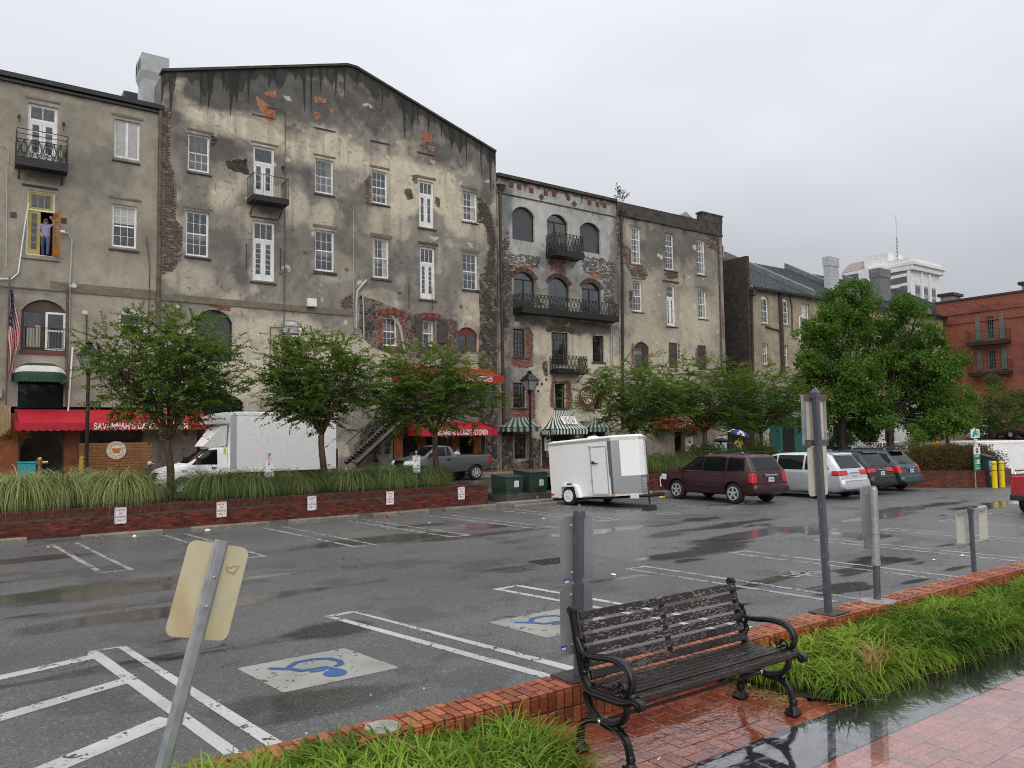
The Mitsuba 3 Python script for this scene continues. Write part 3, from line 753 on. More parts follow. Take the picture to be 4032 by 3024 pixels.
def railing_panel(a,b,z0,z1,style,pitch=.30):
 """A railing between plan points a and b. Returns the mesh: rails, posts and bars, or cast scrollwork."""
 a,b=np.array(a,float),np.array(b,float);L=np.linalg.norm(b-a);d=(b-a)/L;ms=[]
 def pt(u,z):return (a[0]+d[0]*u,a[1]+d[1]*u,z)
 for z,r in ((z1,.02),(z0+.03,.015)):ms.append(tube([pt(0,z),pt(L,z)],r,6))
 for u in (0,L):ms.append(tube([pt(u,z0-.02),pt(u,z1+.05)],.018,6))
 if style == 'bars':
  n=max(2,int(L/.13))
  for i in range(1,n):ms.append(tube([pt(L*i/n,z0),pt(L*i/n,z1)],.009,5,caps=False))
 else:
  n=max(1,int(round(L/pitch)));w=L/n;H=z1-z0
  for i in range(n):
   c=(i+.5)*w
   for s_ in (-1,1):
    ms.append(tube([pt(c+s_*w*(.10+.30*abs(math.cos(q*math.pi*1.0))),z0+H*q) for q in np.linspace(0,1,11)],.019,5,caps=False))
    for zc in (.22,.78):
     ms.append(tube([pt(c+s_*w*(.27+.14*math.cos(q)),z0+H*zc+.075*math.sin(q)) for q in np.linspace(0,5.2,9)],.016,4,caps=False))
   ms.append(tube([pt(c+w*.17*math.cos(q),z0+H*.5+.12*math.sin(q)) for q in np.linspace(0,2*math.pi,11)],.018,4,caps=False))
   ms.append(tube([pt(c,z0),pt(c,z1)],.008,4,caps=False))
   ms.append(tube([pt(c-w*.12,z0+H*.5),pt(c+w*.12,z0+H*.5)],.018,4,caps=False))
   ms.append(tube([pt(c+w*.5,z0),pt(c+w*.5,z1)],.009,4,caps=False))
 return cat(ms)
def balcony(t,x0,x1,zf,depth,zr,style='scroll',thick=.28,y=Y0,planks=False,upper=None):
 """x0..x1 along the wall, floor at zf, rail top at zr."""
 yf=y-depth
 k=part(t,'balcony',box(x0,x1,yf,y,zf-thick,zf),'mat_iron')
 part(k,'rim',cat([box(x0-.03,x1+.03,yf-.04,yf-.001,zf-thick-.04,zf+.04),box(x0-.03,x0-.001,yf,y,zf-thick-.04,zf+.04),box(x1+.001,x1+.03,yf,y,zf-thick-.04,zf+.04)]),'mat_black')
 part(k,'railing',railing_panel((x0,yf),(x1,yf),zf+.04,zr,style),'mat_black')
 part(k,'railing',railing_panel((x0,y),(x0,yf),zf+.04,zr,style),'mat_black')
 part(k,'railing',railing_panel((x1,y),(x1,yf),zf+.04,zr,style),'mat_black')
 if upper:part(k,'upper_rail',cat([tube([(x0,y,z),(x0,yf,z),(x1,yf,z),(x1,y,z)],.018,6) for z in upper]+[tube([(x,yf,zr),(x,yf,upper[-1])],.018,6) for x in (x0,x1)]),'mat_black')
 for x in (x0+.15,x1-.15):
  part(k,'bracket',tube([(x,y,zf-.75),(x,y-depth*.45,zf-.42),(x,yf+.1,zf-thick-.02)],.03,6),'mat_black')
 return k
def front(name,label,outline,holes,mat,y=Y0,deep=14.0,thick=.42,back='mat_body',cat_='building',floors=(),rooms=4):
 """The front wall with its openings cut out, and the body of the building behind it."""
 t=thing(name,label,cat_)
 H=shapely.union_all(holes) if holes else sg.Polygon()
 part(t,'wall',wall_xz(outline.difference(H),y,y+thick),mat)
 b=outline.buffer(-.004)
 part(t,'body',cat([wall_xz(b,y+3.4,y+deep),wall_xz(b.difference(outline.buffer(-.3)),y+thick+.002,y+3.398)]),back)
 x0,z0,x1,z1=outline.bounds
 if floors:part(t,'floor',cat([box(x0+.3,x1-.3,y+thick+.002,y+3.39,z-.25,z) for z in floors]+[box(x-.1,x+.1,y+thick+.003,y+3.38,z0,min(z1,18)) for x in np.linspace(x0,x1,rooms+1)[1:-1]]),'mat_room',label='floors and partitions seen through the windows')
 return t,H



# =================================================================== first building from the left: plain tan stucco
stucco('mat_tan',(.315,.283,.233),(.40,.36,.295),lights=[blob(330,1080,120,70,.5),blob(200,1330,160,120,.5),blob(480,1130,90,90,.5)],
                     darks=[blob(380,700,130,170,.35),blob(300,500,110,60,.3),blob(440,1150,190,12,.9),blob(90,1150,120,14,.6),blob(160,700,90,40,.7)])
XL,XR1=-9.0,8.0
W={}
W['A']=opening((112,402),(223,640));W['B']=opening((452,466),(549,634));W['Cd']=opening((109,745),(211,1012));W['D']=opening((443,800),(537,980))
x0,x1,z0,z1=opening((84,1222),(259,1386));archA=arch_poly(x0,x1,z0,z1,.55)
x0b,x1b,z0b,z1b=opening((470,1228),(573,1330));archB=arch_poly(x0b,x1b,z0b,z1b,.22)
low=opening((72,1496),(250,1606));shop=(XL,7.7,-.4,fx(0,1700)[1])
holes=[sg.box(w[0],w[2],w[1],w[3]) for w in W.values()]+[archA,archB,sg.box(low[0],low[2],low[1],low[3]),sg.box(.9,-.4,7.4,3.5)]
t1,H1=front('warehouse','tan stucco warehouse cut off by the left edge, with a white chimney on its roof',sg.box(XL,-.4,XR1,18.32),holes,'mat_tan',floors=(-.2,3.9,9.0,13.6),rooms=3)
part(t1,'gutter',cat([box(XL,XR1+.05,Y0-.22,Y0-.002,18.20,18.42),box(XL,XR1+.05,Y0-.12,Y0-.001,18.02,18.12)]),'mat_black',label='black roof gutter')
part(t1,'roof',tm(mf.Manifold.hull_points(np.array([(x,y,z) for x in (XL,XR1) for y,z in ((Y0-.1,18.33),(Y0+.1,18.45),(Y0+14,18.33),(Y0+7,20.2))]))),'mat_iron')
french(t1,*W['A'],transom=2,leaf_rows=4,tz=.70,label='white balcony door behind the scroll railing')
k=sash(t1,*W['B'],cols=2,rows=(1,1),glass='mat_pane',label='window with closed white louvres')
xa,xb,za,zb=W['B']
for i in range(34):
 z=za+.12+(zb-za-.24)*i/33
 for q0,q1 in ((xa+.11,(xa+xb)/2-.05),((xa+xb)/2+.05,xb-.11)):
  kk=numbered_fast(k+'__louvre');scene[kk]={**ref('box','mat_white'),'to_world':T().translate([(q0+q1)/2,Y0+.108,z]).rotate([1,0,0],35).scale([q1-q0,.008,.045])}
part(k,'shutter_stile',box((xa+xb)/2-.05,(xa+xb)/2+.05,Y0+.095,Y0+.118,za+.07,zb-.06),'mat_white')


# the open french door with yellow frame: left leaf shut, right leaf swung out
xa,xb,za,zb=W['Cd'];xm=xa+.02+(xb-xa)*.5;zt=za+(zb-za)*.70
kd=part(t1,'open_door',cat(frame_of(xa,xb,za,zb,.05,Y0+.06,Y0+.16,.04)+[box(xa+.05,xb-.05,Y0+.06,Y0+.15,zt-.03,zt+.03)]),'mat_white',label='open balcony door with yellow left leaf and orange right leaf')
ktr=part(kd,'transom',cat(frame_of(xa+.05,xb-.05,zt+.03,zb-.05,.11,Y0+.09,Y0+.13)+bars(xa+.16,xb-.16,zt+.14,zb-.16,3,1,.03,Y0+.095,Y0+.125)),'mat_yellow_paint')
k2=part(kd,'leaf',cat(frame_of(xa+.05,xm-.02,za+.04,zt-.03,.13,Y0+.09,Y0+.13,.24)+bars(xa+.18,xm-.15,za+.28,zt-.16,1,5,.03,Y0+.095,Y0+.125)),'mat_yellow_paint',label='yellow shut leaf')
part(kd,'glazing',cat([box(xa+.16,xb-.16,Y0+.108,Y0+.116,zt+.14,zb-.16),box(xa+.18,xm-.15,Y0+.108,Y0+.116,za+.28,zt-.16)]),'mat_pane')
lw=.62;leaf=cat(frame_of(0,lw,za+.04,zt-.03,.13,0,.04,.24)+bars(.13,lw-.13,za+.28,zt-.16,1,5,.03,.005,.035));gl=box(.13,lw-.13,.016,.024,za+.28,zt-.16)
mvd=lambda m:mv(rot(m,math.radians(-68)),[xb-.06,Y0+.08,0])
part(kd,'leaf',mvd(leaf),'mat_orange_paint',label='orange leaf swung open');part(kd,'glazing',mvd(gl),'mat_pane')
sash(t1,*W['D'],cols=3,rows=(2,2),glass='mat_pane_dark')
lintel(t1,(101,375),(238,412));lintel(t1,(438,441),(566,478));lintel(t1,(86,720),(229,752),'mat_stone_dark');lintel(t1,(428,768),(558,797))
sill(t1,(442,624),(553,650));sill(t1,(429,974),(550,997));sill(t1,(84,1013),(236,1030),'mat_stone')
xg,zf=fx(66,640,Y0-.75);xh,_=fx(267,640,Y0-.75)
balcony(t1,fx(66,560,Y0-.75)[0],fx(268,560,Y0-.75)[0],fx(160,633,Y0-.75)[1],.75,fx(70,543,Y0-.75)[1],upper=(fx(70,522,Y0-.75)[1],fx(70,502,Y0-.75)[1]))
brackets(t1,[(75,460),(250,490)])
# string course and arched windows
x_,zc=fx(300,1152);part(t1,'string_course',cat([box(XL,XR1,Y0-.05,Y0+.01,zc-.02,zc+.035),box(3.4,XR1,Y0-.02,Y0+.01,zc+.04,zc+.42)]),'mat_stone',label='thin stone string course')

kA=part(t1,'arched_window',cat([wall_xz(archA.difference(sg.box(x0+.12,z0+.12,x1-.12,z1-.02)),Y0+.14,Y0+.22),box((x0+x1)/2-.12,(x0+x1)/2+.05,Y0+.14,Y0+.215,z0+.1,z1)]),'mat_brown_wood',label='wide arched window with a brown frame')
xm=(x0+x1)/2;pane(kA,x0+.12,xm-.12,z0+.12,z1-.02,Y0+.19,'mat_pane_dark')
ms=frame_of(xm+.06,x1-.03,z0+.06,z1+.02,.09,Y0+.08,Y0+.2)+[box(xm+.15,x1-.12,Y0+.1,Y0+.16,(z0+z1)/2+.02,(z0+z1)/2+.09)]
part(kA,'white_sash',cat(ms),'mat_white');pane(kA,xm+.15,x1-.12,z0+.15,z1-.07,Y0+.17,'mat_pane')
zz=z0+(z1-z0)*.6
part(kA,'guard_bar',cat([tube([(x0+.1,Y0+.05,z),(x1-.03,Y0+.05,z)],.012,5) for z in (zz,z0+.12)]+[tube([(x,Y0+.05,z0+.12),(x,Y0+.05,zz)],.008,4) for x in np.linspace(x0+.2,x1-.1,13)]),'mat_black')
for i,xx in enumerate((x0+.25,x0+.55,x0+.85)):part(kA,'parcel',box(xx,xx+.27,Y0+.24,Y0+.36,z0+.2,z0+1.05+.12*(i % 2)),'mat_parcel')

part(t1,'sill',box(x0-.05,x1,Y0-.06,Y0+.1,z0-.16,z0-.01),'mat_red_sill')
kB=sash(t1,x0b,x1b,z0b,z1b,cols=1,rows=(1,1),label='small arched white window');part(kB,'arch_panel',wall_xz(arch_poly(x0b,x1b,z1b+.002,z1b+.003,.22),Y0+.08,Y0+.2),'mat_white')
part(t1,'lower_window',box(low[0],low[1],Y0+.2,Y0+.25,low[2],low[3]),'mat_glass',label='dark shop window under the striped awning')
# pipes, lamps, conduits


pipe(t1,[(633,427),(627,1000),(622,1290)],.10,'mat_pipe_brown',name='downspout')
pipe(t1,[(0,572),(18,573),(33,590),(33,640)],.022,'mat_conduit',name='conduit');pipe(t1,[(28,650),(24,1050)],.02,'mat_conduit',name='conduit')
pipe(t1,[(112,800),(96,900),(72,1075),(45,1098),(-60,1101)],.03,'mat_white',name='conduit',label='white conduit running down to the flag pole')
pipe(t1,[(242,917),(268,918),(281,940),(279,1010)],.03,'mat_conduit',name='lamp_arm');pipe(t1,[(284,940),(275,1130),(268,1430)],.035,'mat_conduit',name='conduit')
pipe(t1,[(268,1130),(262,1600)],.07,'mat_pipe_brown',name='downspout');pipe(t1,[(286,1368),(268,1620)],.04,'mat_white',name='conduit')
pipe(t1,[(577,935),(590,1050),(585,1300)],.025,'mat_pipe_brown',name='conduit');pipe(t1,[(342,1240),(341,1340)],.025,'mat_iron',name='conduit')
def spot(t,a,y=Y0,r=.12,mat='mat_conduit'):
 x,z=fx(*a,y-.3);m=lathe([(.05,0),(r*.7,.02),(r,.18),(r*.96,.22)],12);m=rot(m,math.radians(70),(1,0,0));part(t,'flood_lamp',mv(m,[x,y-.2,z]),mat,smooth=30)
spot(t1,(290,1132));spot(t1,(333,1237));
part(t1,'lamp_head',rbox(*[fx(233,918)[0],fx(252,918)[0]],Y0-.5,Y0-.25,fx(240,920)[1]-.05,fx(240,920)[1]+.05),'mat_white')
part(t1,'meter_box',rbox(fx(-10,1560,Y0-.2)[0],fx(9,1560,Y0-.2)[0],Y0-.2,Y0,fx(0,1568)[1],fx(0,1534)[1]),'mat_galv')
for a in ((53,846),(250,869)):x,z=fx(*a);part(t1,'anchor_plate',box(x-.12,x+.12,Y0-.03,Y0,z-.12,z+.12),'mat_stone_dark')
# chimney on the first building's roof

yc=Y0+2.0;ca=fx(564,400,yc);cb=fx(640,400,yc);zt=fx(560,208,yc)[1];za=fx(560,300,yc)[1]
tc=thing('chimney','tall white rendered chimney beside the gable of the largest warehouse','chimney')
part(tc,'shaft',box(ca[0],cb[0]+.15,yc,yc+1.4,17.5,zt-1.3),'mat_chimney');part(tc,'head',tm(mf.Manifold.hull_points(np.array([(x,y,z) for z,o in ((zt-1.3,0),(zt-.9,.12),(zt,.12)) for x in (ca[0]-o,cb[0]+.15+o) for y in (yc-o,yc+1.4+o)]))),'mat_chimney')
part(tc,'flue',cat([box(ca[0]-.125,ca[0]-.118,yc+.2+.5*i,yc+.5+.5*i,zt-.75,zt-.2) for i in range(3)]),'mat_dark')
part(tc,'flashing',tm(mf.Manifold.hull_points(np.array([(cb[0]+.20,y,z) for y,z in ((Y0+.3,18.3),(Y0+2.5,18.3),(Y0+2.5,21.0))]+[(cb[0]+.26,y,z) for y,z in ((Y0+.3,18.3),(Y0+2.5,18.3),(Y0+2.5,21.0))]))),'mat_white')
a=fx(487,380,Y0+1);b=fx(543,380,Y0+1);part(tc,'roof_hatch',box(a[0],b[0],Y0+1,Y0+2,18.2,fx(500,358,Y0+1)[1]),'mat_iron')

# =================================================================== second building: the tall gabled warehouse
Lb=[blob(*q) for q in ((800,455,100,40),(930,495,120,42),(1060,540,80,40),(1190,600,110,60),(1330,560,60,60),(1400,620,130,75),(1560,690,130,80),(1600,790,90,90),(1740,760,100,110),(1800,830,70,110),
                         (1160,800,60,80,.8),(880,760,60,90,.8),(960,720,40,60,.7),(1100,1300,260,70,.8),(1300,1400,300,120,.8),(760,1100,110,60,.55),(1320,1060,70,60,.6),(1275,850,45,60,.7),(1850,1230,60,80,.6),(900,1450,300,150,.9),
                         (1880,900,60,60,.5),(1530,870,110,60,.6))]
Db=[blob(*q) for q in ((870,600,90,55,.9),(1120,640,60,50,.6),(1205,690,35,60,.9),(1180,620,30,70,.5),(760,640,60,90,.5),(1450,760,90,50,.5),(1400,800,60,90,.55),(950,1090,50,50,.9),(890,940,60,60,.55),(1560,1060,120,70,.6),(1800,560,130,50,.8),
                         (1060,350,400,95,1.0),(1520,430,330,130,1.0),(1180,430,160,70,.9),(800,370,190,60,1.0),(1750,590,160,70,.95),(680,450,50,90,.8),(1660,530,120,70,.8),(1680,1050,30,110,.45),(1050,820,50,40,.5),(1340,1050,40,60,.4),(1920,700,30,120,.85),(1890,640,60,50,.7),(1010,790,45,30,.9),(1560,1150,160,40,.35))]
stucco('mat_gabled',(.235,.217,.188),(.58,.52,.41),Lb,Db)
O={}
O['A1']=opening((741,522),(825,683));O['A3']=opening((1241,620),(1313,768));O['A4']=opening((1464,667),(1526,807));O['A6']=opening((1820,750),(1879,875))
O['B1']=opening((733,826),(821,1014));O['B3']=opening((1241,902),(1316,1072));O['B4']=opening((1468,934),(1532,1098));O['B6']=opening((1822,992),(1881,1145))
O['A2']=opening((998,570),(1080,778));O['B2']=opening((996,866),(1081,1110));O['A5']=opening((1649,707),(1709,900));O['B5']=opening((1653,968),(1714,1180))
O['C3']=opening((1509,1245),(1566,1364));O['C4']=opening((1664,1258),(1711,1366));O['C2']=opening((1105,1272),(1188,1371))
c1=opening((771,1262),(914,1425));c1p=arch_poly(*c1[:3],c1[3],.62);c2p=arch_poly(*O['C2'][:3],O['C2'][3],.2);c5=opening((1801,1312),(1880,1387));c5p=arch_poly(*c5[:3],c5[3],.42)
g1=opening((778,1545),(958,1800));g1p=arch_poly(*g1[:3],g1[3]-.5,.5);g2=opening((1110,1490),(1180,1560))
shopd=sg.box(20.6,-.3,27.0,2.7)
holes=[sg.box(w[0],w[2],w[1],w[3]) for n_,w in O.items() if n_ != 'C2']+[c1p,c2p,c5p,g1p,sg.box(g2[0],g2[2],g2[1],g2[3]),shopd]
outl=sg.Polygon([(8.0,-.4),(28.06,-.4),G1,(GP[0]+.25,GP[1]),(GP[0]-.25,GP[1]),(8.0,G0[1])])
t2,H2=front('warehouse','tall gabled warehouse of blackened flaking stucco, the largest building',outl,holes,'mat_gabled',floors=(-.2,3.9,8.4,12.3,16.2),rooms=6)
cop=lambda a,b:tm(mf.Manifold.hull_points(np.array([(q[0],y,q[1]+dz) for q in (a,b) for y in (Y0-.10,Y0+.55) for dz in (0.0,.13)])))

part(t2,'coping',cat([cop((7.93,G0[1]),(GP[0]-.3,GP[1]-.03)),cop((GP[0]-.3,GP[1]-.03),(GP[0]+.3,GP[1]-.03)),cop((GP[0]+.3,GP[1]-.03),G1)]),'mat_coping',label='blackened gable coping')
for n_ in ('A1','A3','A4','A6','B1','B3','B4','B6'):
 k=sash(t2,*O[n_],cols=3,rows=(2,2),glass='mat_pane' if n_[0] == 'A' else 'mat_pane_dark')
 if n_ in ('A1','A3'):
  xa,xb,za,zb=O[n_]
  part(k,'blind',cat([rot(box(xa+.1,xb-.1,-.002,.002,-.016,.016),math.radians(30),(1,0,0)).apply_translation([0,Y0+.132,z]) for z in np.arange(za+.15,zb-.1,.05)]),'mat_blind')

french(t2,*O['A2'],transom=1,leaf_rows=3,tz=.66,glass='mat_pane');french(t2,*O['B2'],transom=3,leaf_rows=6,tz=.68,glass='mat_pane_dark')
french(t2,*O['A5'],transom=3,leaf_rows=3,tz=.70,glass='mat_pane');french(t2,*O['B5'],transom=3,leaf_rows=6,tz=.68,glass='mat_pane_dark')
for a,b in (((738,500),(843,531)),((989,550),(1095,580)),((1234,601),(1323,627)),((1458,647),(1536,672)),((1646,688),(1717,713)),((1817,728),(1885,751)),
             ((721,806),(838,832)),((1232,879),(1330,906)),((1458,914),(1545,942)),((1815,976),(1890,998))):lintel(t2,a,b)
for a,b in (((985,848),(1092,870)),((1645,948),(1725,971))):lintel(t2,a,b,'mat_stone_dark')
for a,b in (((735,673),(834,695)),((1237,758),(1322,778)),((1462,798),(1538,817)),((1646,893),(1721,910)),((1819,870),(1886,886)),((727,1006),(832,1026)),((986,1105),(1090,1123)),((1235,1064),(1327,1086)),((1461,1093),(1543,1109)),((1650,1177),(1722,1190)),((1821,1135),(1892,1153))):sill(t2,a,b)
for a,b in (((994,446),(1086,470)),((1236,497),(1322,522)),((1458,548),(1535,572)),((1644,594),(1715,616))):lintel(t2,a,b,'mat_stone_dark',proud=.05,name='ledge')
# the balcony with plain bars
yb=Y0-1.0
balcony(t2,fx(998,690,yb)[0],fx(1136,690,yb)[0],fx(1060,778,yb)[1],1.0,fx(1060,691,yb)[1],style='bars',thick=.18)
brackets(t2,[(966,632),(1112,661)])
for xx in (-.4,.4):pass
# arched and lower windows
kk=part(t2,'arched_shutter',wall_xz(c1p,Y0+.22,Y0+.27),'mat_screen',label='large arched dark window over the striped trees');part(kk,'edge',wall_xz(c1p.difference(c1p.buffer(-.07)),Y0+.12,Y0+.21),'mat_black')
labels[kk]['label']='large dark arched window'
k=sash(t2,*O['C2'],cols=1,rows=(1,1));part(k,'arch_panel',wall_xz(arch_poly(O['C2'][0],O['C2'][1],O['C2'][3]+.002,O['C2'][3]+.003,.2),Y0+.08,Y0+.2),'mat_white')
k=sash(t2,*O['C3'],cols=3,rows=(2,2),deep=.2);k=sash(t2,*O['C4'],cols=1,rows=(1,1),deep=.2)

for a,b in (((1636,1244),(1664,1330)),((1723,1254),(1762,1353))):
 xa,xb,za,zb=opening(a,b,Y0-.06);kk=part(t2,'shutter',box(xa,xb,Y0-.07,Y0-.02,za,zb),'mat_grey_wood',label='weathered grey plank shutter')
 for z in np.arange(za+.02,zb-.1,.2):part(kk,'plank',box(xa+.01,xb-.01,Y0-.09,Y0-.072,z,z+.185),'mat_grey_wood')
k=part(t2,'red_arch_window',cat([wall_xz(c5p.difference(sg.box(c5[0]+.1,c5[2],c5[1]-.1,c5[3]-.1)),Y0+.12,Y0+.2),box((c5[0]+c5[1])/2-.03,(c5[0]+c5[1])/2+.03,Y0+.12,Y0+.19,c5[2],c5[3]-.1)]),'mat_red_sill',label='arched window with a dark red frame')
pane(k,c5[0]+.1,(c5[0]+c5[1])/2-.03,c5[2],c5[3]-.1,Y0+.17,'mat_pane');pane(k,(c5[0]+c5[1])/2+.03,c5[1]-.1,c5[2],c5[3]-.1,Y0+.17,'mat_pane')
part(t2,'lower_window',cat([wall_xz(g1p,Y0+.2,Y0+.25),box(g2[0],g2[1],Y0+.2,Y0+.25,g2[2],g2[3])]),'mat_glass')
# string course
zc=fx(663,1180)[1];xe=fx(1393,1245)[0]
part(t2,'string_course',cat([box(8.05,xe,Y0-.06,Y0+.01,zc-.06,zc),box(8.05,xe,Y0-.03,Y0+.01,zc+.005,zc+.28)]),'mat_stone',label='stone string course')
# bare brick and rubble where the stucco fell away
CU=H2.buffer(.03)
field(t2,[(638,430),(672,430),(668,620),(700,740),(690,860),(722,900),(716,1010),(690,1060),(640,1085)],'old',cut=CU,limit=170,seed=2,label='bare brown brickwork at the left edge')
field(t2,[(820,530),(858,545),(850,575),(826,590)],'black','mat_mortar_dark',cut=CU,limit=20,seed=21);field(t2,[(884,635),(965,625),(985,690),(900,665)],'black','mat_mortar_dark',cut=CU,limit=30,seed=22)
field(t2,[(1011,378),(1085,440),(1086,480),(1050,478),(1012,415)],'orange','mat_mortar_orange',cut=CU,limit=40,seed=4);field(t2,[(1042,362),(1088,360),(1085,382),(1050,378)],'orange','mat_mortar_orange',cut=CU,limit=20,seed=5)
field(t2,[(1236,378),(1285,392),(1280,408),(1240,405)],'orange','mat_mortar_orange',cut=CU,limit=20,seed=6);field(t2,[(1235,440),(1265,448),(1250,478)],'orange','mat_mortar_orange',limit=15,seed=7);field(t2,[(1288,424),(1318,430),(1310,450)],'orange','mat_mortar_pale',limit=10,seed=8)
field(t2,[(1658,510),(1700,525),(1706,560),(1660,560)],'orange','mat_mortar_pale',limit=30,seed=9);field(t2,[(1684,570),(1712,578),(1708,594),(1684,588)],'orange','mat_mortar_orange',limit=10,seed=10);field(t2,[(1490,425),(1520,428),(1515,450),(1492,442)],'old',limit=10,seed=12)
field(t2,[(1880,760),(1930,820),(1950,900),(1955,1100),(1925,1150),(1905,1060),(1925,960),(1905,880),(1880,870)],'black','mat_mortar_pale',cut=CU,limit=150,seed=13,keep=.9,amp=.2)
field(t2,[(1432,720),(1462,680),(1462,820),(1448,810),(1432,790)],'old',cut=CU,limit=25,seed=14);field(t2,[(1620,690),(1648,685),(1645,730),(1632,720)],'old',cut=CU,limit=15,seed=15);field(t2,[(1712,770),(1735,785),(1728,820),(1713,800)],'old',cut=CU,limit=12,seed=16)
field(t2,[(1590,745),(1620,740),(1630,785),(1600,790)],'old',cut=CU,limit=15,seed=17)
field(t2,[(1336,1180),(1392,1150),(1396,1215),(1345,1218)],'old',limit=40,seed=18)
field(t2,[(820,1200),(915,1212),(910,1226),(860,1220)],'red',limit=30,seed=19);field(t2,[(1108,1374),(1165,1378),(1160,1440),(1120,1450)],'red',limit=60,seed=20)
rubble(t2,[(1412,1160),(1470,1175),(1520,1200),(1590,1220),(1650,1235),(1760,1262),(1800,1262),(1800,1400),(1700,1420),(1490,1380),(1440,1345),(1415,1290)],cut=CU,seed=31,limit=150)
rubble(t2,[(1888,1080),(1935,1060),(1956,1110),(1958,1500),(1960,1850),(1890,1850),(1885,1400),(1888,1250)],cut=CU,seed=32,limit=130,mortar='mat_mortar_dark')
def around(o,l,r,top,bot,kind='red',seed=1,limit=60):
 field(t2,[(o[0]-l,o[2]-bot),(o[1]+r,o[2]-bot),(o[1]+r,o[3]+top),(o[0]-l,o[3]+top)],kind,px=False,cut=CU,limit=limit,seed=seed,amp=.12,y=Y0-.03)
around(O['C3'],.5,.55,.42,.1,seed=41);around(O['C4'],.1,.15,.25,.1,seed=42);field(t2,[(1762,1255),(1800,1262),(1802,1390),(1764,1380)],'old',cut=CU,limit=60,seed=43,y=Y0-.03)
def brick_arch(t,x0,x1,zs,rise,w=.30,y=Y0,kind='red',proud=.05):
 tones,mats=BRK[kind];c=(x0+x1)/2;hw=(x1-x0)/2
 rise=max(rise,.04);R=(hw*hw+rise*rise)/(2*rise);cz=zs+rise-R;a=math.asin(min(1,hw/R));n=max(8,int(2*a*R/.085))
 for i in range(n):
  q=-a+2*a*(i+.5)/n;rr=R+w/2+.02
  M=T().translate([c+rr*math.sin(q),y-proud/2+.01,cz+rr*math.cos(q)]).rotate([0,1,0],math.degrees(q)).scale([2*a*R/n-.012,proud+.02,w])
  k=numbered_fast(t+'__arch_brick');scene[k]={**ref('box',mats[i*3 % 5]),'to_world':M}
brick_arch(t2,O['C3'][0]-.1,O['C3'][1]+.45,O['C3'][3]+.02,.12,y=Y0-.04);brick_arch(t2,O['C4'][0]-.1,O['C4'][1]+.35,O['C4'][3]+.02,.1,y=Y0-.04)
# pipes
pipe(t2,[(1050,420),(1124,436),(1121,1000),(1118,1290)],.03,'mat_pipe_brown',label='rusty pipe bent under the gable')
pipe(t2,[(1391,1000-170),(1393,1180),(1395,1290)],.02,'mat_conduit',name='conduit')
pipe(t2,[(1443,1103),(1408,1145),(1403,1180),(1403,1315)],.085,'mat_galv',label='pale metal waste pipe with a bend');pipe(t2,[(1427,1150),(1431,1200),(1433,1330)],.04,'mat_conduit')
pipe(t2,[(1545,1245),(1572,1285),(1594,1390)],.05,'mat_conduit');pipe(t2,[(1561,1253),(1580,1290),(1596,1400)],.04,'mat_conduit')
pipe(t2,[(1065,1288),(1117,1290)],.025,'mat_pipe_brown');pipe(t2,[(1065,1288),(1063,1500)],.025,'mat_pipe_brown')
x,z=fx(1227,1192,Y0-.2);part(t2,'wall_lamp',rbox(x-.25,x+.25,Y0-.35,Y0-.1,z-.22,z+.22),'mat_white',label='square white wall lamp')
for a in ((970,960),(1104,978),(1610,1118),(1700,1130)):x,z=fx(*a);part(t2,'rod',tube([(x,Y0-.03,z),(x,Y0-.03,z-1.4)],.02,5),'mat_iron')
for a in ((1104,1074),(1200,992),(1365,1060),(1424,1195),(1573,1150),(1815,1205)):
 x,z=fx(*a);part(t2,'wall_tie',lathe([(.05,0),(.13,.01),(.1,.05),(.04,.06)],8,(0,0,0)).apply_transform(trimesh.transformations.rotation_matrix(math.pi/2,(1,0,0))).apply_translation([x,Y0,z]),'mat_stone')
for x in (20.7,22.3,24.6,26.2):part(t2,'shop_post',box(x,x+.55,Y0+.06,Y0+.3,-.2,2.68),'mat_shop_orange',label='orange timber shop front panel')


# =================================================================== third building: three bays with iron balconies
L3=[blob(*q) for q in ((2150,880,120,130,.9),(2350,800,120,90,.6),(2300,1000,150,90,.6),(2220,1400,120,260,1.0),(2330,1500,120,250,1.0),(2020,870,40,60,.9),(2160,1640,60,200,.9))]
D3=[blob(*q) for q in ((1985,1150,40,320,1.0),(2200,1110,220,70,.55),(2000,1500,30,300,1.0),(2280,1290,190,26,.9),(2150,1030,50,60,.7),(2425,1000,22,300,.8),(2260,1000,50,40,.7),(1995,780,20,120,.9))]
stucco('mat_bays',(.26,.24,.21),(.60,.545,.435),L3,D3)
stucco('mat_bays_upper',(.36,.36,.355),(.48,.48,.47),[],[blob(2330,800,90,60,.5),blob(1990,800,25,160,.9)])
def arched(a,b,rise):w=opening(a,b);return w,arch_poly(w[0],w[1],w[2],w[3],rise)
T1=arched((2016,838),(2106,956),.55);T2=arched((2153,867),(2238,1000),.55);T3=arched((2283,896),(2365,1002),.5)
M1=arched((2022,1095),(2108,1225),.5);M2=arched((2158,1117),(2243,1245),.5);M3=arched((2290,1133),(2369,1265),.45)
R1=opening((2018,1293),(2069,1407));R2=opening((2171,1306),(2240,1440));R3=opening((2333,1320),(2380,1427))
S1=opening((2020,1506),(2071,1606));S2=opening((2185,1510),(2227,1608));S3=opening((2338,1550),(2374,1611))
B1=opening((2025,1710),(2073,1806));B2=opening((2150,1700),(2268,1845));B3=opening((2345,1700),(2385,1800))
bx=lambda w:sg.box(w[0],w[2],w[1],w[3])
holes=[T1[1],T2[1],T3[1],M1[1],M2[1],M3[1]]+[bx(w) for w in (R1,R2,R3,S1,S2,S3,B1,B3)]+[sg.box(B2[0],-.4,B2[1],B2[3])]
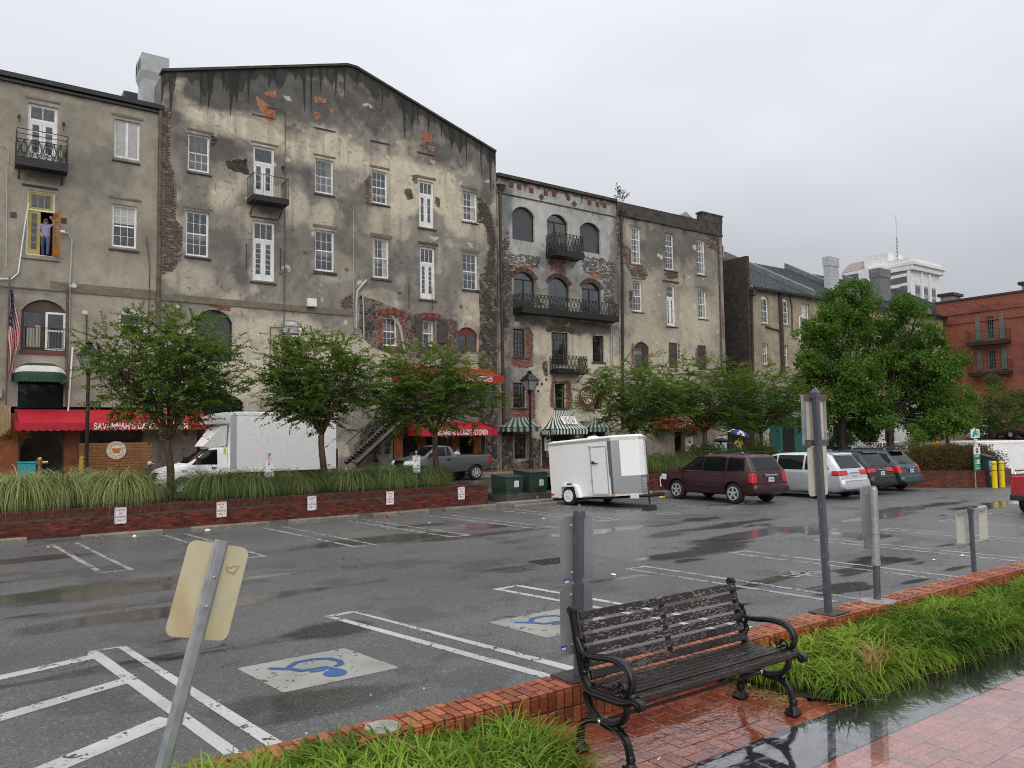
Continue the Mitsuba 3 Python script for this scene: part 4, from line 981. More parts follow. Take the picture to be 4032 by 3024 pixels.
t3,H3=front('warehouse','three-bay warehouse with black iron balconies and arched windows',sg.box(28.12,-.4,38.62,18.80),holes,'mat_bays',floors=(-.2,3.1,6.1,9.2,13.2),rooms=3);CU=H3.buffer(.03)
zl=fx(2020,975)[1];zl2=fx(2420,1028)[1]
part(t3,'upper_render',wall_xz(ragged(sg.Polygon([(28.45,13.0),(30.2,12.9),(31.2,12.2),(31.5,11.6),(32.8,12.0),(35.5,11.8),(38.3,11.4),(38.45,18.4),(28.45,18.4)]),.12,.25,5).difference(H3),Y0-.012,Y0+.02),'mat_bays_upper',label='smooth grey render of the top storey')
part(t3,'cornice',cat([box(28.12,38.62,Y0-.16,Y0+.3,18.68,18.88),box(28.12,38.62,Y0-.06,Y0,17.55,17.62)]),'mat_coping',label='dark metal roof edge')

for i,(px,py) in enumerate(((2012,728),(2043,735),(2091,750),(2148,760),(2180,764),(2236,779),(2320,797),(2351,804),(2379,809))):
 x,z=fx(px,py);part(t3,'anchor_plate',box(x-.16,x+.16,Y0-.05,Y0-.012,z-.17,z+.17),'mat_plate_red',label='small dark red iron anchor plate' if i == 0 else None)
for px,py in ((2131,776),(2260,803)):x,z=fx(px,py);part(t3,'diamond_plate',rot(box(x-.16,x+.16,Y0-.06,Y0-.012,z-.16,z+.16),math.pi/4,(0,1,0),(x,Y0,z)),'mat_stone_dark')
def big_arch(w,name='arched_window',split=None,glass='mat_pane',label=None):
 (x0,x1,z0,zs),ap=w;k=part(t3,name,wall_xz(ap.difference(ap.buffer(-.06)),Y0+.16,Y0+.25),'mat_black',label=label)
 inn=ap.buffer(-.06)
 if split is None:part(k,'pane',wall_xz(inn,Y0+.2,Y0+.21),glass);return
 xm=x0+(x1-x0)*split;part(k,'mullion',cat([box(xm-.04,xm+.04,Y0+.165,Y0+.24,z0+.06,zs),box(x0+.06,x1-.06,Y0+.17,Y0+.245,zs-.04,zs+.04)]),'mat_black')
 for c in (sg.box(x0,z0,xm-.04,zs-.04),sg.box(xm+.04,z0,x1,zs-.04),sg.box(x0,zs+.04,x1,zs+2)):part(k,'pane',wall_xz(inn.intersection(c),Y0+.2,Y0+.21),glass)

big_arch(T1,glass='mat_screen',label='large arched grey screened window');big_arch(T2,split=.42,glass='mat_pane');big_arch(T3,glass='mat_screen')
big_arch(M1,split=.52,glass='mat_pane_dark');big_arch(M2,glass='mat_pane');big_arch(M3,split=.45,glass='mat_pane_dark')
for w,rr in ((M1,.5),(M2,.5),(M3,.45)):brick_arch(t3,w[0][0],w[0][1],w[0][3],rr,.28,kind='old',proud=.05)
yb=Y0-1.1
balcony(t3,fx(2190,950,yb)[0],fx(2297,950,yb)[0],fx(2190,983,yb)[1],1.1,fx(2190,914,yb)[1],thick=.3)
yb=Y0-1.0
balcony(t3,fx(2057,1180,yb)[0],fx(2434,1200,yb)[0],fx(2057,1208,yb)[1],1.0,fx(2057,1153,yb)[1],thick=.3)
yb=Y0-.9
balcony(t3,fx(2198,1430,yb)[0],fx(2312,1430,yb)[0],fx(2198,1453,yb)[1],.9,fx(2198,1398,yb)[1],thick=.22)
# furniture on the long balcony
def patio_chair(x,y,z,a,mat,label):
 ms=[box(-.22,.22,-.22,.22,.40,.44)]+[box(-.22,.22,.2+.03*i,.22+.03*i,.50+.1*i,.57+.1*i) for i in range(4)]+[tube([(sx*.2,sy*.2,0),(sx*.2,sy*.2,.4)],.018,5) for sx in (-1,1) for sy in (-1,1)]+[tube([(sx*.22,.2,.44),(sx*.22,.32,.95)],.018,5) for sx in (-1,1)]
 single('patio_chair',label,'chair',mv(rot(cat(ms),a),[x,y,z]),mat)
zb_=fx(2057,1208,Y0-1.0)[1]
patio_chair(31.2,Y0-.5,zb_,.3,'mat_green_dark','dark green patio chair on the long balcony');patio_chair(35.0,Y0-.5,zb_,-.4,'mat_iron','dark patio chair at the right half of the long balcony');patio_chair(33.0,Y0-.5,fx(2190,983,Y0-1.1)[1],.5,'mat_iron','dark chair on the top balcony')

for w,q in ((R1,(4,6)),(R3,(4,6)),(S1,(4,6)),(S2,(3,5)),(S3,(3,5)),(B1,(3,6)),(B3,(3,6))):
 k=part(t3,'window',cat(frame_of(*w,.06,Y0+.14,Y0+.22)+bars(w[0]+.06,w[1]-.06,w[2]+.06,w[3]-.06,*q,.025,Y0+.15,Y0+.2)),'mat_iron',label='dark barred window' if w is R1 else None);lights_(k,w[0]+.06,w[1]-.06,w[2]+.06,w[3]-.06,*q,Y0+.18,'mat_pane_dark')
w=R2;k=part(t3,'balcony_door',cat(frame_of(*w,.08,Y0+.14,Y0+.22)+frame_of(w[0]+.3,w[1]-.3,w[2],w[3]-.45,.06,Y0+.145,Y0+.22)+bars(w[0],w[1],w[3]-.45,w[3],5,1,.03,Y0+.15,Y0+.2)+bars(w[0],w[0]+.3,w[2],w[3],1,7,.03,Y0+.15,Y0+.2)+bars(w[1]-.3,w[1],w[2],w[3],1,7,.03,Y0+.15,Y0+.2)),'mat_brown_wood');pane(k,w[0]+.05,w[1]-.05,w[2],w[3]-.05,Y0+.18,'mat_pane_dark')
for a,b in (((2018,1404),(2082,1414)),((2331,1423),(2387,1433)),((2020,1606),(2090,1613)),((2183,1606),(2240,1614))):sill(t3,a,b,'mat_stone_dark')
F3=lambda pts,kind='old',m='mat_mortar_pale',**kw:field(t3,pts,kind,m,cut=CU,**kw)
F3([(1968,950),(2005,905),(2010,1000),(2060,1000),(2130,1010),(2125,1060),(2020,1060),(2015,1130),(2000,1220),(1968,1210)],'black','mat_mortar_pale',limit=90,seed=51,keep=.85,amp=.2)
F3([(2290,1005),(2420,1030),(2424,1060),(2420,1200),(2375,1190),(2372,1100),(2290,1070)],'black','mat_mortar_pale',limit=80,seed=52,keep=.85,amp=.2);F3([(2428,840),(2440,845),(2440,1060),(2428,1020)],'black',limit=60,seed=53,keep=.8)
F3([(2018,1035),(2045,1030),(2112,1056),(2112,1068),(2015,1052)],'orange','mat_mortar_orange',limit=40,seed=54,amp=.04);F3([(2165,1005),(2228,1015),(2230,1080),(2165,1070)],'red','mat_mortar_orange',limit=60,seed=55,amp=.05);F3([(2280,1088),(2325,1090),(2325,1068),(2370,1078),(2382,1105),(2330,1098)],'orange','mat_mortar_orange',limit=40,seed=56,amp=.04)
F3([(2008,1290),(2085,1285),(2100,1320),(2100,1448),(2015,1445),(2000,1400)],'red','mat_mortar_pale',limit=120,seed=57);F3([(2008,1510),(2100,1500),(2108,1560),(2105,1650),(2008,1645)],'red','mat_mortar_pale',limit=100,seed=58)
F3([(2150,1290),(2262,1290),(2262,1318),(2150,1308)],'old',limit=40,seed=59);F3([(2170,1510),(2185,1500),(2245,1500),(2255,1560),(2250,1612),(2165,1608)],'red','mat_mortar_pale',limit=60,seed=60)
rubble(t3,[(1975,1650),(2010,1640),(2020,1710),(2020,1880),(1975,1880)],cut=CU,seed=61,limit=60,mortar='mat_mortar_dark');rubble(t3,[(2075,1720),(2130,1730),(2130,1880),(2020,1880),(2020,1815),(2075,1815)],cut=CU,seed=62,limit=60);rubble(t3,[(2280,1660),(2340,1660),(2340,1850),(2285,1850)],cut=CU,seed=63,limit=60)
rubble(t3,[(2135,1425),(2155,1420),(2158,1480),(2140,1480)],cut=CU,seed=64,limit=20);rubble(t3,[(1970,1150),(2005,1160),(2010,1290),(1972,1290)],cut=CU,seed=65,limit=40,mortar='mat_mortar_dark')
for px in (1966,2443):
 pipe(t3,[(px+2,735 if px < 2000 else 835),(px+8,1100),(px+18 if px < 2000 else px+9,1690)],.10,'mat_pipe_dark',name='downspout')
 x,z=fx(px+3,735 if px < 2000 else 838);part(t3,'rain_head',tm(mf.Manifold.hull_points(np.array([(x+a*.14,Y0-.08+b*.1,z-.3) for a in (-1,1) for b in (-1,1)]+[(x+a*.3,Y0-.12+b*.16,z+.1) for a in (-1,1) for b in (-1,1)]))),'mat_pipe_dark')

pipe(t3,[(2406,1275),(2408,1520)],.045,'mat_conduit');pipe(t3,[(2413,1275),(2415,1520)],.04,'mat_conduit')
for px,py in ((2116,1497),(2116,1512),(2133,1511),(2150,1494),(2118,1540)):x,z=fx(px,py);part(t3,'wall_tie',box(x-.06,x+.06,Y0-.04,Y0,z-.08,z+.08),'mat_iron')
# planked door leaves beside the doorway

for i in range(5):part(t3,'door_plank',box(fx(2131,1700)[0]+.19*i,fx(2131,1700)[0]+.19*i+.18,Y0-.12,Y0-.06,-.2,fx(2140,1705)[1]),'mat_old_plank')
part(t3,'ledger',box(fx(2125,1700)[0],fx(2268,1700)[0],Y0-.2,Y0-.03,fx(2150,1712)[1],fx(2150,1702)[1]),'mat_old_plank')

mot('mat_coping_grey',(.022,.021,.018),(.10,.092,.08),.9)
# =================================================================== fourth building
L4=[blob(*q) for q in ((2560,1170,70,130,.6),(2720,1280,110,110,.9),(2620,1420,160,160,.8),(2520,1400,60,160,.7),(2790,1150,40,120,.5),(2690,1150,60,90,.6),(2480,900,20,60,.7))]
D4=[blob(*q) for q in ((2560,950,60,120,.8),(2680,960,60,130,.8),(2770,1010,50,160,.55),(2500,870,60,40,.6),(2620,1160,40,90,.35),(2450,1100,20,200,.5))]
stucco('mat_fourth',(.27,.247,.21),(.50,.45,.345),L4,D4)
s4=500/1185
q4=lambda a,b:(2400+a*s4,750+b*s4)
U=[opening(q4(200,333),q4(295,690)),opening(q4(514,397),q4(605,746)),opening(q4(813,452),q4(897,788))]
V=[opening(q4(217,840),q4(308,1133)),opening(q4(825,927),q4(910,1198))]
Dr=opening(q4(530,877),q4(618,1264));Ar=opening(q4(229,1462),q4(374,1680));Arp=arch_poly(*Ar[:3],Ar[3],.42)
Sh=[opening(q4(551,1418),q4(638,1660)),opening(q4(820,1442),q4(906,1680))]
dd=opening((2655,1700),(2700,1850));dd2=opening((2480,1700),(2560,1800))
t4,H4=front('warehouse','grey streaked stucco warehouse with tall three-sash windows, fourth from the left',sg.Polygon([(38.66,-.4),(50.3,-.4),(50.3,18.75),(38.66,18.75)]),[bx(w) for w in U+V+[Dr]+Sh+[dd]]+[Arp],'mat_fourth',floors=(-.2,3.6,8.0,12.4),rooms=3);CU=H4.buffer(.03)
zt4=18.75
part(t4,'parapet',cat([box(38.66,50.3,Y0-.05,Y0+.4,zt4-.9,zt4+.02),box(38.66,50.3,Y0-.12,Y0,zt4-1.0,zt4-.88),box(47.9,50.35,Y0-.06,Y0+.5,zt4+.03,zt4+.62),box(47.8,50.45,Y0-.1,Y0+.55,zt4+.62,zt4+.74)]),'mat_coping_grey',label='blackened parapet, higher at its right end')

for w in U:sash(t4,*w,cols=3,rows=(2,2,2),glass='mat_pane')
for w in V:sash(t4,*w,cols=3,rows=(2,2),glass='mat_pane')
french(t4,*Dr,transom=1,trows=2,leaf_rows=5,tz=.68,glass='mat_pane',panel=0)
for a,b in (((195,318),(305,335)),((505,385),(610,400)),((805,440),(903,455)),((205,805),(318,838)),((815,888),(918,925))):lintel(t4,q4(*a),q4(*b),'mat_stone',proud=.02)
lintel(t4,q4(500,830),q4(648,872),'mat_stone_dark',proud=.05)
for a,b in (((200,688),(318,705)),((510,742),(645,762)),((818,788),(915,805)),((215,1128),(330,1148)),((535,1264),(645,1285)),((832,1195),(930,1212))):sill(t4,q4(*a),q4(*b))
k=part(t4,'arched_window',wall_xz(Arp.difference(sg.box(Ar[0]+.1,Ar[2],Ar[1]-.5,Ar[3])),Y0+.12,Y0+.2),'mat_brown_wood');pane(k,Ar[0]+.1,Ar[1]-.5,Ar[2],Ar[3],Y0+.18,'mat_pane')
for w in Sh:
 k=part(t4,'shutter',box(*w[:2],Y0+.06,Y0+.1,*w[2:]),'mat_grey_wood',label='closed grey plank shutters')
 for i in range(4):a=w[0]+.02+(w[1]-w[0]-.02)*i/4;part(k,'plank',box(a,a+(w[1]-w[0])/4-.025,Y0+.03,Y0+.058,w[2],w[3]-.05),'mat_grey_wood')
F4=lambda pts,kind='old',m='mat_mortar_pale',**kw:field(t4,[q4(*a) for a in pts],kind,m,cut=CU,**kw)
F4([(110,470),(195,560),(195,720),(320,705),(370,790),(330,840),(205,800),(120,640)],limit=120,seed=71,keep=.75,amp=.2);F4([(150,245),(480,290),(640,325),(630,350),(480,310),(150,265)],'black',limit=60,seed=72,keep=.7);F4([(905,420),(1020,440),(1030,600),(960,560),(900,500)],limit=60,seed=73,keep=.7,amp=.2)
F4([(175,935),(212,930),(215,1110),(195,1100),(180,1020)],'black',limit=40,seed=74);F4([(205,1420),(228,1430),(228,1640),(205,1640)],'red',limit=40,seed=75,amp=.04);F4([(802,1470),(820,1470),(820,1640),(802,1640)],'red',limit=30,seed=76,amp=.03);F4([(640,1420),(655,1430),(652,1640),(640,1640)],'old',limit=20,seed=77,amp=.03);F4([(1048,1070),(1065,1080),(1072,1390),(1055,1390)],'red',limit=60,seed=78,amp=.04);F4([(510,765),(640,760),(640,825),(515,820)],limit=40,seed=79)
pipe(t4,[q4(1005,400),q4(1018,470),q4(1050,1640)],.07,'mat_pipe_brown',name='downspout')
kv=thing('roof_vent','dark gabled roof vent standing on the parapet of the fourth warehouse','roof vent')
a=fx(*q4(632,225),Y0+1.2);b=fx(*q4(765,250),Y0+1.2);zr=fx(*q4(710,205),Y0+1.2)[1]
part(kv,'box',box(a[0]+.15,b[0]-.15,Y0+1.2,Y0+2.2,18.2,zr-.5),'mat_iron');part(kv,'cap',tm(mf.Manifold.hull_points(np.array([(x,y,z) for y in (Y0+1.0,Y0+2.4) for x,z in ((a[0],zr-.55),(b[0],zr-.55),(a[0],zr-.45),(b[0],zr-.45),((a[0]+b[0])/2,zr))]))),'mat_galv')
part(t4,'skim_patch',cat([wall_xz(ragged(sg.Point(*fx(*q4(a,b))).buffer(r),.18,.12,int(a)),Y0-.008,Y0+.01) for a,b,r in ((680,1580,.55),(790,1085,.28),(455,600,.16),(485,625,.2),(795,530,.22),(458,968,.14),(160,1620,.3),(670,1180,.2))]),'mat_patch',label='pale skim patches')


# =================================================================== fifth: lower tan row with standing seam metal roofs
X5=53.7
stucco('mat_row',(.32,.27,.20),(.41,.355,.27),[],[])
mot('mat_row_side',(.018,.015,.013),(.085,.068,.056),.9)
r4=lambda a,b:(2800+a*.4521,900+b*.4521)
Wr=[opening(r4(433,603),r4(506,828)),opening(r4(608,622),r4(681,838)),opening(r4(449,998),r4(503,1184)),opening(r4(627,1012),r4(678,1196)),opening(r4(783,650),r4(862,900)),opening(r4(800,1020),r4(860,1200))]
XE=96.0
t5=thing('row_building','long tan stucco row with standing seam metal roofs right of the warehouses','building')
holes=[arch_poly(w[0],w[1],w[2],w[3],.22 if i < 2 else 0) for i,w in enumerate(Wr)]
H5=shapely.union_all(holes)
part(t5,'wall',wall_xz(sg.box(X5,-.4,XE,13.95).difference(H5),Y0,Y0+.4),'mat_row')
for i,w in enumerate(Wr):
 k=sash(t5,*w,cols=2,rows=(2,2) if i < 2 else (1,2),deep=.14)
 if i < 2:part(k,'arch_panel',wall_xz(arch_poly(w[0],w[1],w[3]+.002,w[3]+.003,.22),Y0+.12,Y0+.22),'mat_white')
 part(t5,'sill',box(w[0]-.08,w[1]+.1,Y0-.08,Y0,w[2]-.12,w[2]-.01),'mat_row')
# side wall with a stepped parapet, roof rising from the eave
side=sg.Polygon([(Y0,-.4),(Y0,16.6),(Y0+2.6,16.6),(Y0+2.6,18.0),(Y0+5.8,18.0),(Y0+5.8,19.6),(Y0+18,19.6),(Y0+18,-.4)])
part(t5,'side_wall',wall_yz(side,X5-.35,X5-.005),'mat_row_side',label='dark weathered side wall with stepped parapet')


ry0,rz0,ry1,rz1=Y0-.35,13.95,Y0+9.0,19.2
part(t5,'roof',tm(mf.Manifold.hull_points(np.array([(x,y,z) for x in (X5,XE) for y,z in ((ry0,rz0),(ry1,rz1),(ry1+9,rz0),(ry0,rz0-.1),(ry1+9,rz0-.1))]))),'mat_metal_roof',label='blue grey standing seam metal roof')
sl=math.hypot(ry1-ry0,rz1-rz0);ang=math.atan2(rz1-rz0,ry1-ry0)
for x in np.arange(X5+.3,XE,.6):
 k=numbered_fast(t5+'__roof_seam');scene[k]={**ref('box','mat_seam'),'to_world':T().translate([float(x),(ry0+ry1)/2,(rz0+rz1)/2+.03]).rotate([1,0,0],math.degrees(ang)).scale([.045,sl,.07])}
part(t5,'gutter',box(X5,XE,ry0-.14,ry0-.005,rz0-.16,rz0+.04),'mat_black')
for xx in (62.1,72.0,83.0):part(t5,'fire_wall',tm(mf.Manifold.hull_points(np.array([(x,y,z) for x in (xx,xx+.6) for y,z in ((ry0+.1,rz0-.2),(ry0+.1,rz0+.6),(ry1+.3,rz1+.75),(ry1+.3,rz1-1))]))),'mat_fire_wall',label='grey fire wall rising through the roof' if xx < 64 else None)

pipe(t5,[r4(352,545),r4(368,1260)],.10,'mat_pipe_dark',name='downspout');pipe(t5,[r4(622,520),r4(600,590),r4(625,1250)],.20,'mat_pipe_dark',name='flue_pipe',label='thick dark flue pipe');pipe(t5,[r4(475,852),r4(605,890)],.08,'mat_pipe_brown');pipe(t5,[r4(683,575),r4(705,680),r4(708,900)],.06,'mat_pipe_brown');pipe(t5,[r4(800,755),r4(768,770),r4(772,980)],.07,'mat_white')
x,z=fx(*r4(350,550));part(t5,'rain_head',box(x-.3,x+.2,Y0-.4,Y0-.02,z-.35,z+.2),'mat_pipe_dark')
# white shop fronts at street level beneath the trees

part(t5,'shop_wall',wall_xz(sg.box(X5+4,-.35,XE-2,4.6).difference(shapely.union_all([sg.box(x,-.35,x+2.0,2.8) for x in (64.5,73.2,84)]+[sg.box(x,.8,x+2.4,2.8) for x in (60.2,69,79.5)])),Y0-.32,Y0-.05),'mat_shop_white',label='white painted shop fronts at street level')
for x in (64.5,73.2,84):part(t5,'shop_door',box(x,x+2,Y0-.16,Y0-.1,-.35,2.8),'mat_brown_wood')
for x in (60.2,69,79.5):part(t5,'shop_window',box(x,x+2.4,Y0-.16,Y0-.1,.8,2.8),'mat_glass')
part(t5,'body',cat([box(X5+.02,XE,Y0+3.0,Y0+17.5,-.4,13.8),box(X5+.02,XE,Y0+.41,Y0+2.99,13.5,13.8),box(X5+.02,X5+.3,Y0+.41,Y0+2.99,-.4,13.49)]+[box(X5+.31,XE,Y0+.41,Y0+2.99,z,z+.2) for z in (4.8,9.3)]),'mat_body')
def roof_chimney(a,b,y,label,mat='mat_chimney',d=1.1,base=14):
 x0,z1=fx(*a,y);x1,_=fx(*b,y);t=thing('chimney',label,'chimney');part(t,'shaft',box(x0,x1,y,y+d,base,z1-.9),mat);part(t,'cap',box(x0-.06,x1+.06,y-.06,y+d+.06,z1-.9,z1),mat)
roof_chimney(r4(1022,240),r4(1106,240),Y0+3,'slim white chimney rising from the metal roof left of the tall white block',d=.6)
roof_chimney(r4(1466,342),r4(1556,342),Y0+2.5,'stained grey chimney stack in front of the tall white block','mat_fire_wall')
# domed dormer next to the grey stack
xa,zd=fx(*r4(1285,420),Y0+4);xb,_=fx(*r4(1395,420),Y0+4)
td=thing('parapet_gable','grey curved parapet gable peeking over the big tree','gable');part(td,'wall',wall_xz(arch_poly(xa,xb,zd-3,zd-1.0,1.0),Y0+4,Y0+4.6),'mat_fire_wall')
# =================================================================== far white tower block



DT=262.0
def far(px,py,depth=DT):return CAM+ray(px,py)/FOCAL*depth
cx_,cy_,cz_=far(3581,1013)
tw=thing('tower_block','tall white office block far behind the trees with a mast on top','building')
right=on_y(3695,1040,cy_)[0];left=on_x(3498,1036,cx_)[1]
part(tw,'wall',box(cx_,right,cy_,left,0,cz_-2),'mat_tower')
part(tw,'cornice',cat([box(cx_-.3,right+1.2,cy_-1.2,cy_+8,cz_-4.2,cz_-2.6),box(cx_-.5,right+1.8,cy_-1.8,cy_+8,cz_-2.59,cz_-1.6),box(cx_+.0,right+.6,cy_-.6,left,cz_-1.59,cz_)]),'mat_tower',label='projecting white cornice')
W3=right-cx_
for c in range(3):
 xx=cx_+W3*(.22+.27*c)
 part(tw,'window_bay',box(xx-W3*.085,xx+W3*.085,cy_-.12,cy_-.01,cz_-27,cz_-9),'mat_tower_grey')
 for j in range(6):
  zt=cz_-9.6-j*3.4-(0.6 if j > 2 else 0)
  k=numbered_fast(tw+'__window');scene[k]={**ref('box','mat_tower_win'),'to_world':T().translate([xx,cy_-.14,zt-1.2]).scale([W3*.13,.1,2.3])}
 if c < 2:part(tw,'pilaster',box(xx+W3*.1,xx+W3*.17,cy_-.5,cy_-.005,cz_-27,cz_-4.3),'mat_tower')
part(tw,'ledge',box(cx_-.5,right+.8,cy_-.9,cy_-.01,cz_-29,cz_-28),'mat_tower')
for px,py in ((3516,1073),(3530,1070),(3555,1064),(3519,1110),(3532,1107),(3556,1102),(3522,1147),(3535,1145),(3558,1138)):
 y,z=on_x(px,py,cx_-.05)[1:];k=numbered_fast(tw+'__window');scene[k]={**ref('box','mat_tower_win'),'to_world':T().translate([cx_-.06,float(y),float(z)]).scale([.1,2.6,2.1])}
a=far(3323,1058,DT+14);b=far(3440,1022,DT+14)
wg=tw
y1=on_x(3323,1058,cx_-1)[1];y0_=on_x(3497,1040,cx_-1)[1]
part(tw,'rear_wing',box(cx_-3,cx_+22,left+.1,y1+2,0,on_x(3400,1060,cx_-3)[2]),'mat_tower',label='lower rear wing of the white block')
zw=on_x(3400,1060,cx_-3)[2]
part(tw,'wing_roof',tm(mf.Manifold.hull_points(np.array([(x,y,z) for y in (left+9,y1) for x,z in ((cx_-3.1,zw+.05),(cx_+6,zw+.05),(cx_+3,zw+4.2),(cx_+6,zw+4.2))]))),'mat_wing_roof')
part(tw,'wing_top',box(cx_+.5,cx_+10,left+.2,left+9,zw+.05,zw+5.0),'mat_tower')
for px,py in ((3335,1095),(3351,1092),(3367,1089)):
 y,z=on_x(px,py,cx_-3.05)[1:];k=numbered_fast(tw+'__window');scene[k]={**ref('box','mat_tower_win'),'to_world':T().translate([cx_-3.06,float(y),float(z)]).scale([.1,2.4,2.0])}
mx,my,mz=far(3535,1025,DT+8)
part(tw,'mast',cat([tube([(mx+.25*c,my+.25*s_,cz_-3),(mx+.1*c,my+.1*s_,mz+8)],.09,4) for c,s_ in ((1,0),(-.5,.87),(-.5,-.87))]+[tube([(mx,my,mz+6),(mx,my,mz+16)],.07,4)]+[tube([(mx-1.1,my,mz+q),(mx+.4,my,mz+q)],.10,4) for q in (1.2,3.0,4.3)]+[box(mx-.3,mx+.3,my-.3,my+.3,mz+q,mz+q+.1) for q in np.arange(-2,8,1.2)]),'mat_tower_grey',label='lattice radio mast')

# =================================================================== red brick building closing the street on the right
XRB=86.6
def redbrick(p,n,uv):
 y,z=p.y,p.z
 a=dr.floor(z/.075);u=y/.215+.5*(a-2*dr.floor(a/2));r=cell_rand(dr.floor(u),a,7)
 fu,fv=u-dr.floor(u),z/.075-a
 m=smoothstep(.02,.07,dr.minimum(fu,1-fu))*smoothstep(.06,.16,dr.minimum(fv,1-fv))
 c=mix(mix((.22,.048,.028),(.31,.085,.05),r),(.36,.14,.10),.4*smoothstep(.8,.9,cell_rand(dr.floor(u)*3,a,1)))
 c=mix((.20,.10,.075),c,m)*(.8+.4*fbm(y*.3,z*.3,1.0,4))
 return mix(c,(.10,.035,.028),smoothstep(.6,.75,fbm(y*.4,z*.9,6.0,4))*.6)
pr('mat_far_brick',redbrick,.8)
RB=lambda px,py,x=XRB:tuple(on_x(px,py,x)[1:])
yA,zA=RB(3685,1196);yB,zB=RB(4032,1141)
tr=thing('brick_building','red brick building with two green-framed balcony windows at the right edge','building')
wins=[(RB(3880,1247),RB(3917,1335)),(RB(3887,1378),RB(3925,1455)),(RB(3902,1475),RB(3930,1545))]
pol=sg.box(0,-.5,yA,zA);hol=[sg.box(b[0],b[1],a[0],a[1]) for a,b in wins]
part(tr,'wall',wall_yz(pol.difference(shapely.union_all(hol)),XRB,XRB+.4),'mat_far_brick')
part(tr,'body',box(XRB+.41,XRB+18,0,yA-.02,-.5,zA-.05),'mat_far_brick')
part(tr,'coping',box(XRB-.15,XRB+18,-.05,yA+.1,zA-.02,zA+.16),'mat_coping');
for dz in (1.35,2.35):part(tr,'brick_band',box(XRB-.12,XRB-.001,0,yA,zA-dz-.14,zA-dz),'mat_far_brick')

for i,((ya,za),(yb_,zb2)) in enumerate(wins):
 def yz(b):v=b.vertices;return trimesh.Trimesh(np.stack([XRB+(v[:,1]-Y0),v[:,0],v[:,2]],1),b.faces[:,::-1],process=False)
 fr=frame_of(yb_,ya,zb2,za,.12,Y0+.1,Y0+.25)+bars(yb_+.12,ya-.12,zb2+.12,za-.12,3,5,.05,Y0+.12,Y0+.2)
 k=part(tr,'window',yz(cat(fr)),'mat_green_frame',label='green framed balcony window' if i < 2 else None)
 part(k,'pane',box(XRB+.17,XRB+.19,yb_+.1,ya-.1,zb2+.1,za-.1),'mat_far_pane')
 if i < 2:
  for c in (ya+.75,yb_-.75):part(tr,'shutter',box(XRB-.12,XRB-.01,c-.22,c+.22,zb2,za+.05),'mat_green_frame')
  zf=zb2-.25;c0,c1=yb_-1.5,ya+1.5
  bk=part(tr,'balcony',box(XRB-1.2,XRB-.01,c0,c1,zf-.35,zf),'mat_iron')
  ms=[railing_panel((XRB-1.2,c0),(XRB-1.2,c1),zf+.03,zf+1.15,'bars'),railing_panel((XRB,c0),(XRB-1.2,c0),zf+.03,zf+1.15,'bars'),railing_panel((XRB,c1),(XRB-1.2,c1),zf+.03,zf+1.15,'bars')]
  part(bk,'railing',cat(ms),'mat_black')
y1_,z1_=RB(3693,1157);y2_,z2_=RB(3740,1190);
tch=thing('chimney','squat grey chimney with a dark cap at the left end of the red brick building','chimney')
part(tch,'stack',box(XRB+.5,XRB+2.5,y2_,y1_,zA-.5,z1_-.3),'mat_concrete');part(tch,'cap',box(XRB+.3,XRB+2.7,y2_-.25,y1_+.25,z1_-.3,z1_),'mat_iron')
tch=thing('chimney','grey chimney with a dark cap at the right edge over the red brick building','chimney')
y1_,z1_=RB(4014,1108);part(tch,'stack',box(XRB+.5,XRB+2.5,y1_-3,y1_,zA-.5,z1_-.3),'mat_concrete');part(tch,'cap',box(XRB+.3,XRB+2.7,y1_-3.2,y1_+.3,z1_-.3,z1_),'mat_iron')

# rising cobbled ramp and retaining wall far right
setting('ramp','cobbled ramp rising at the end of the street',tm(mf.Manifold.hull_points(np.array([(x,y,z) for x,z in ((62,-.46),(62,-.9),(86,1.5),(86,-.9)) for y in (24.0,40.0)]))),'mat_cobble')
def cobble(p,n,uv):
 a,b,r=voronoi(p.x*3.2,p.y*4.5);return mix((.03,.027,.024),mix((.09,.075,.062),(.17,.145,.12),r),smoothstep(.02,.12,b-a))
pr('mat_cobble',cobble,.4)
# ------------------------------------------------------------------ trees, grasses, shrubs

def leaf_mesh(P0,D,N,L,W_,col):
 """Folded rhombic leaves: P0 base, D direction, N up normal, L length, W width, col per leaf."""
 S=np.cross(D,N);S /= np.linalg.norm(S,axis=1,keepdims=True)+1e-9
 L,W_=L[:,None],W_[:,None]
 tip=P0+D*L;mid=P0+D*L*.45-N*L*.06
 a=mid+S*W_*.5+N*L*.07;b=mid-S*W_*.5+N*L*.07
 V=np.stack([P0,a,tip,b],1).reshape(-1,3);n=len(P0);k=np.arange(n)[:,None]*4
 F=np.vstack([k+np.array([[0,1,2]]),k+np.array([[0,2,3]])])
 return trimesh.Trimesh(V,F,process=False),np.repeat(col,4,axis=0)
def leaf_colors(n,r,dark,light,tips,k):
 t=np.clip(r.normal(.5,.22,n),0,1)[:,None]
 c=np.array(dark)*(1-t)+np.array(light)*t
 m=(r.random(n) < tips)[:,None];return np.where(m,np.array(k)*r.uniform(.8,1.2,(n,1)),c)
def curve(a,b,up,n=5):
 a,b=np.asarray(a),np.asarray(b);m=(a+b)/2+np.array([0,0,up]);t=np.linspace(0,1,n)[:,None]
 return (1-t)**2*a+2*t*(1-t)*m+t*t*b
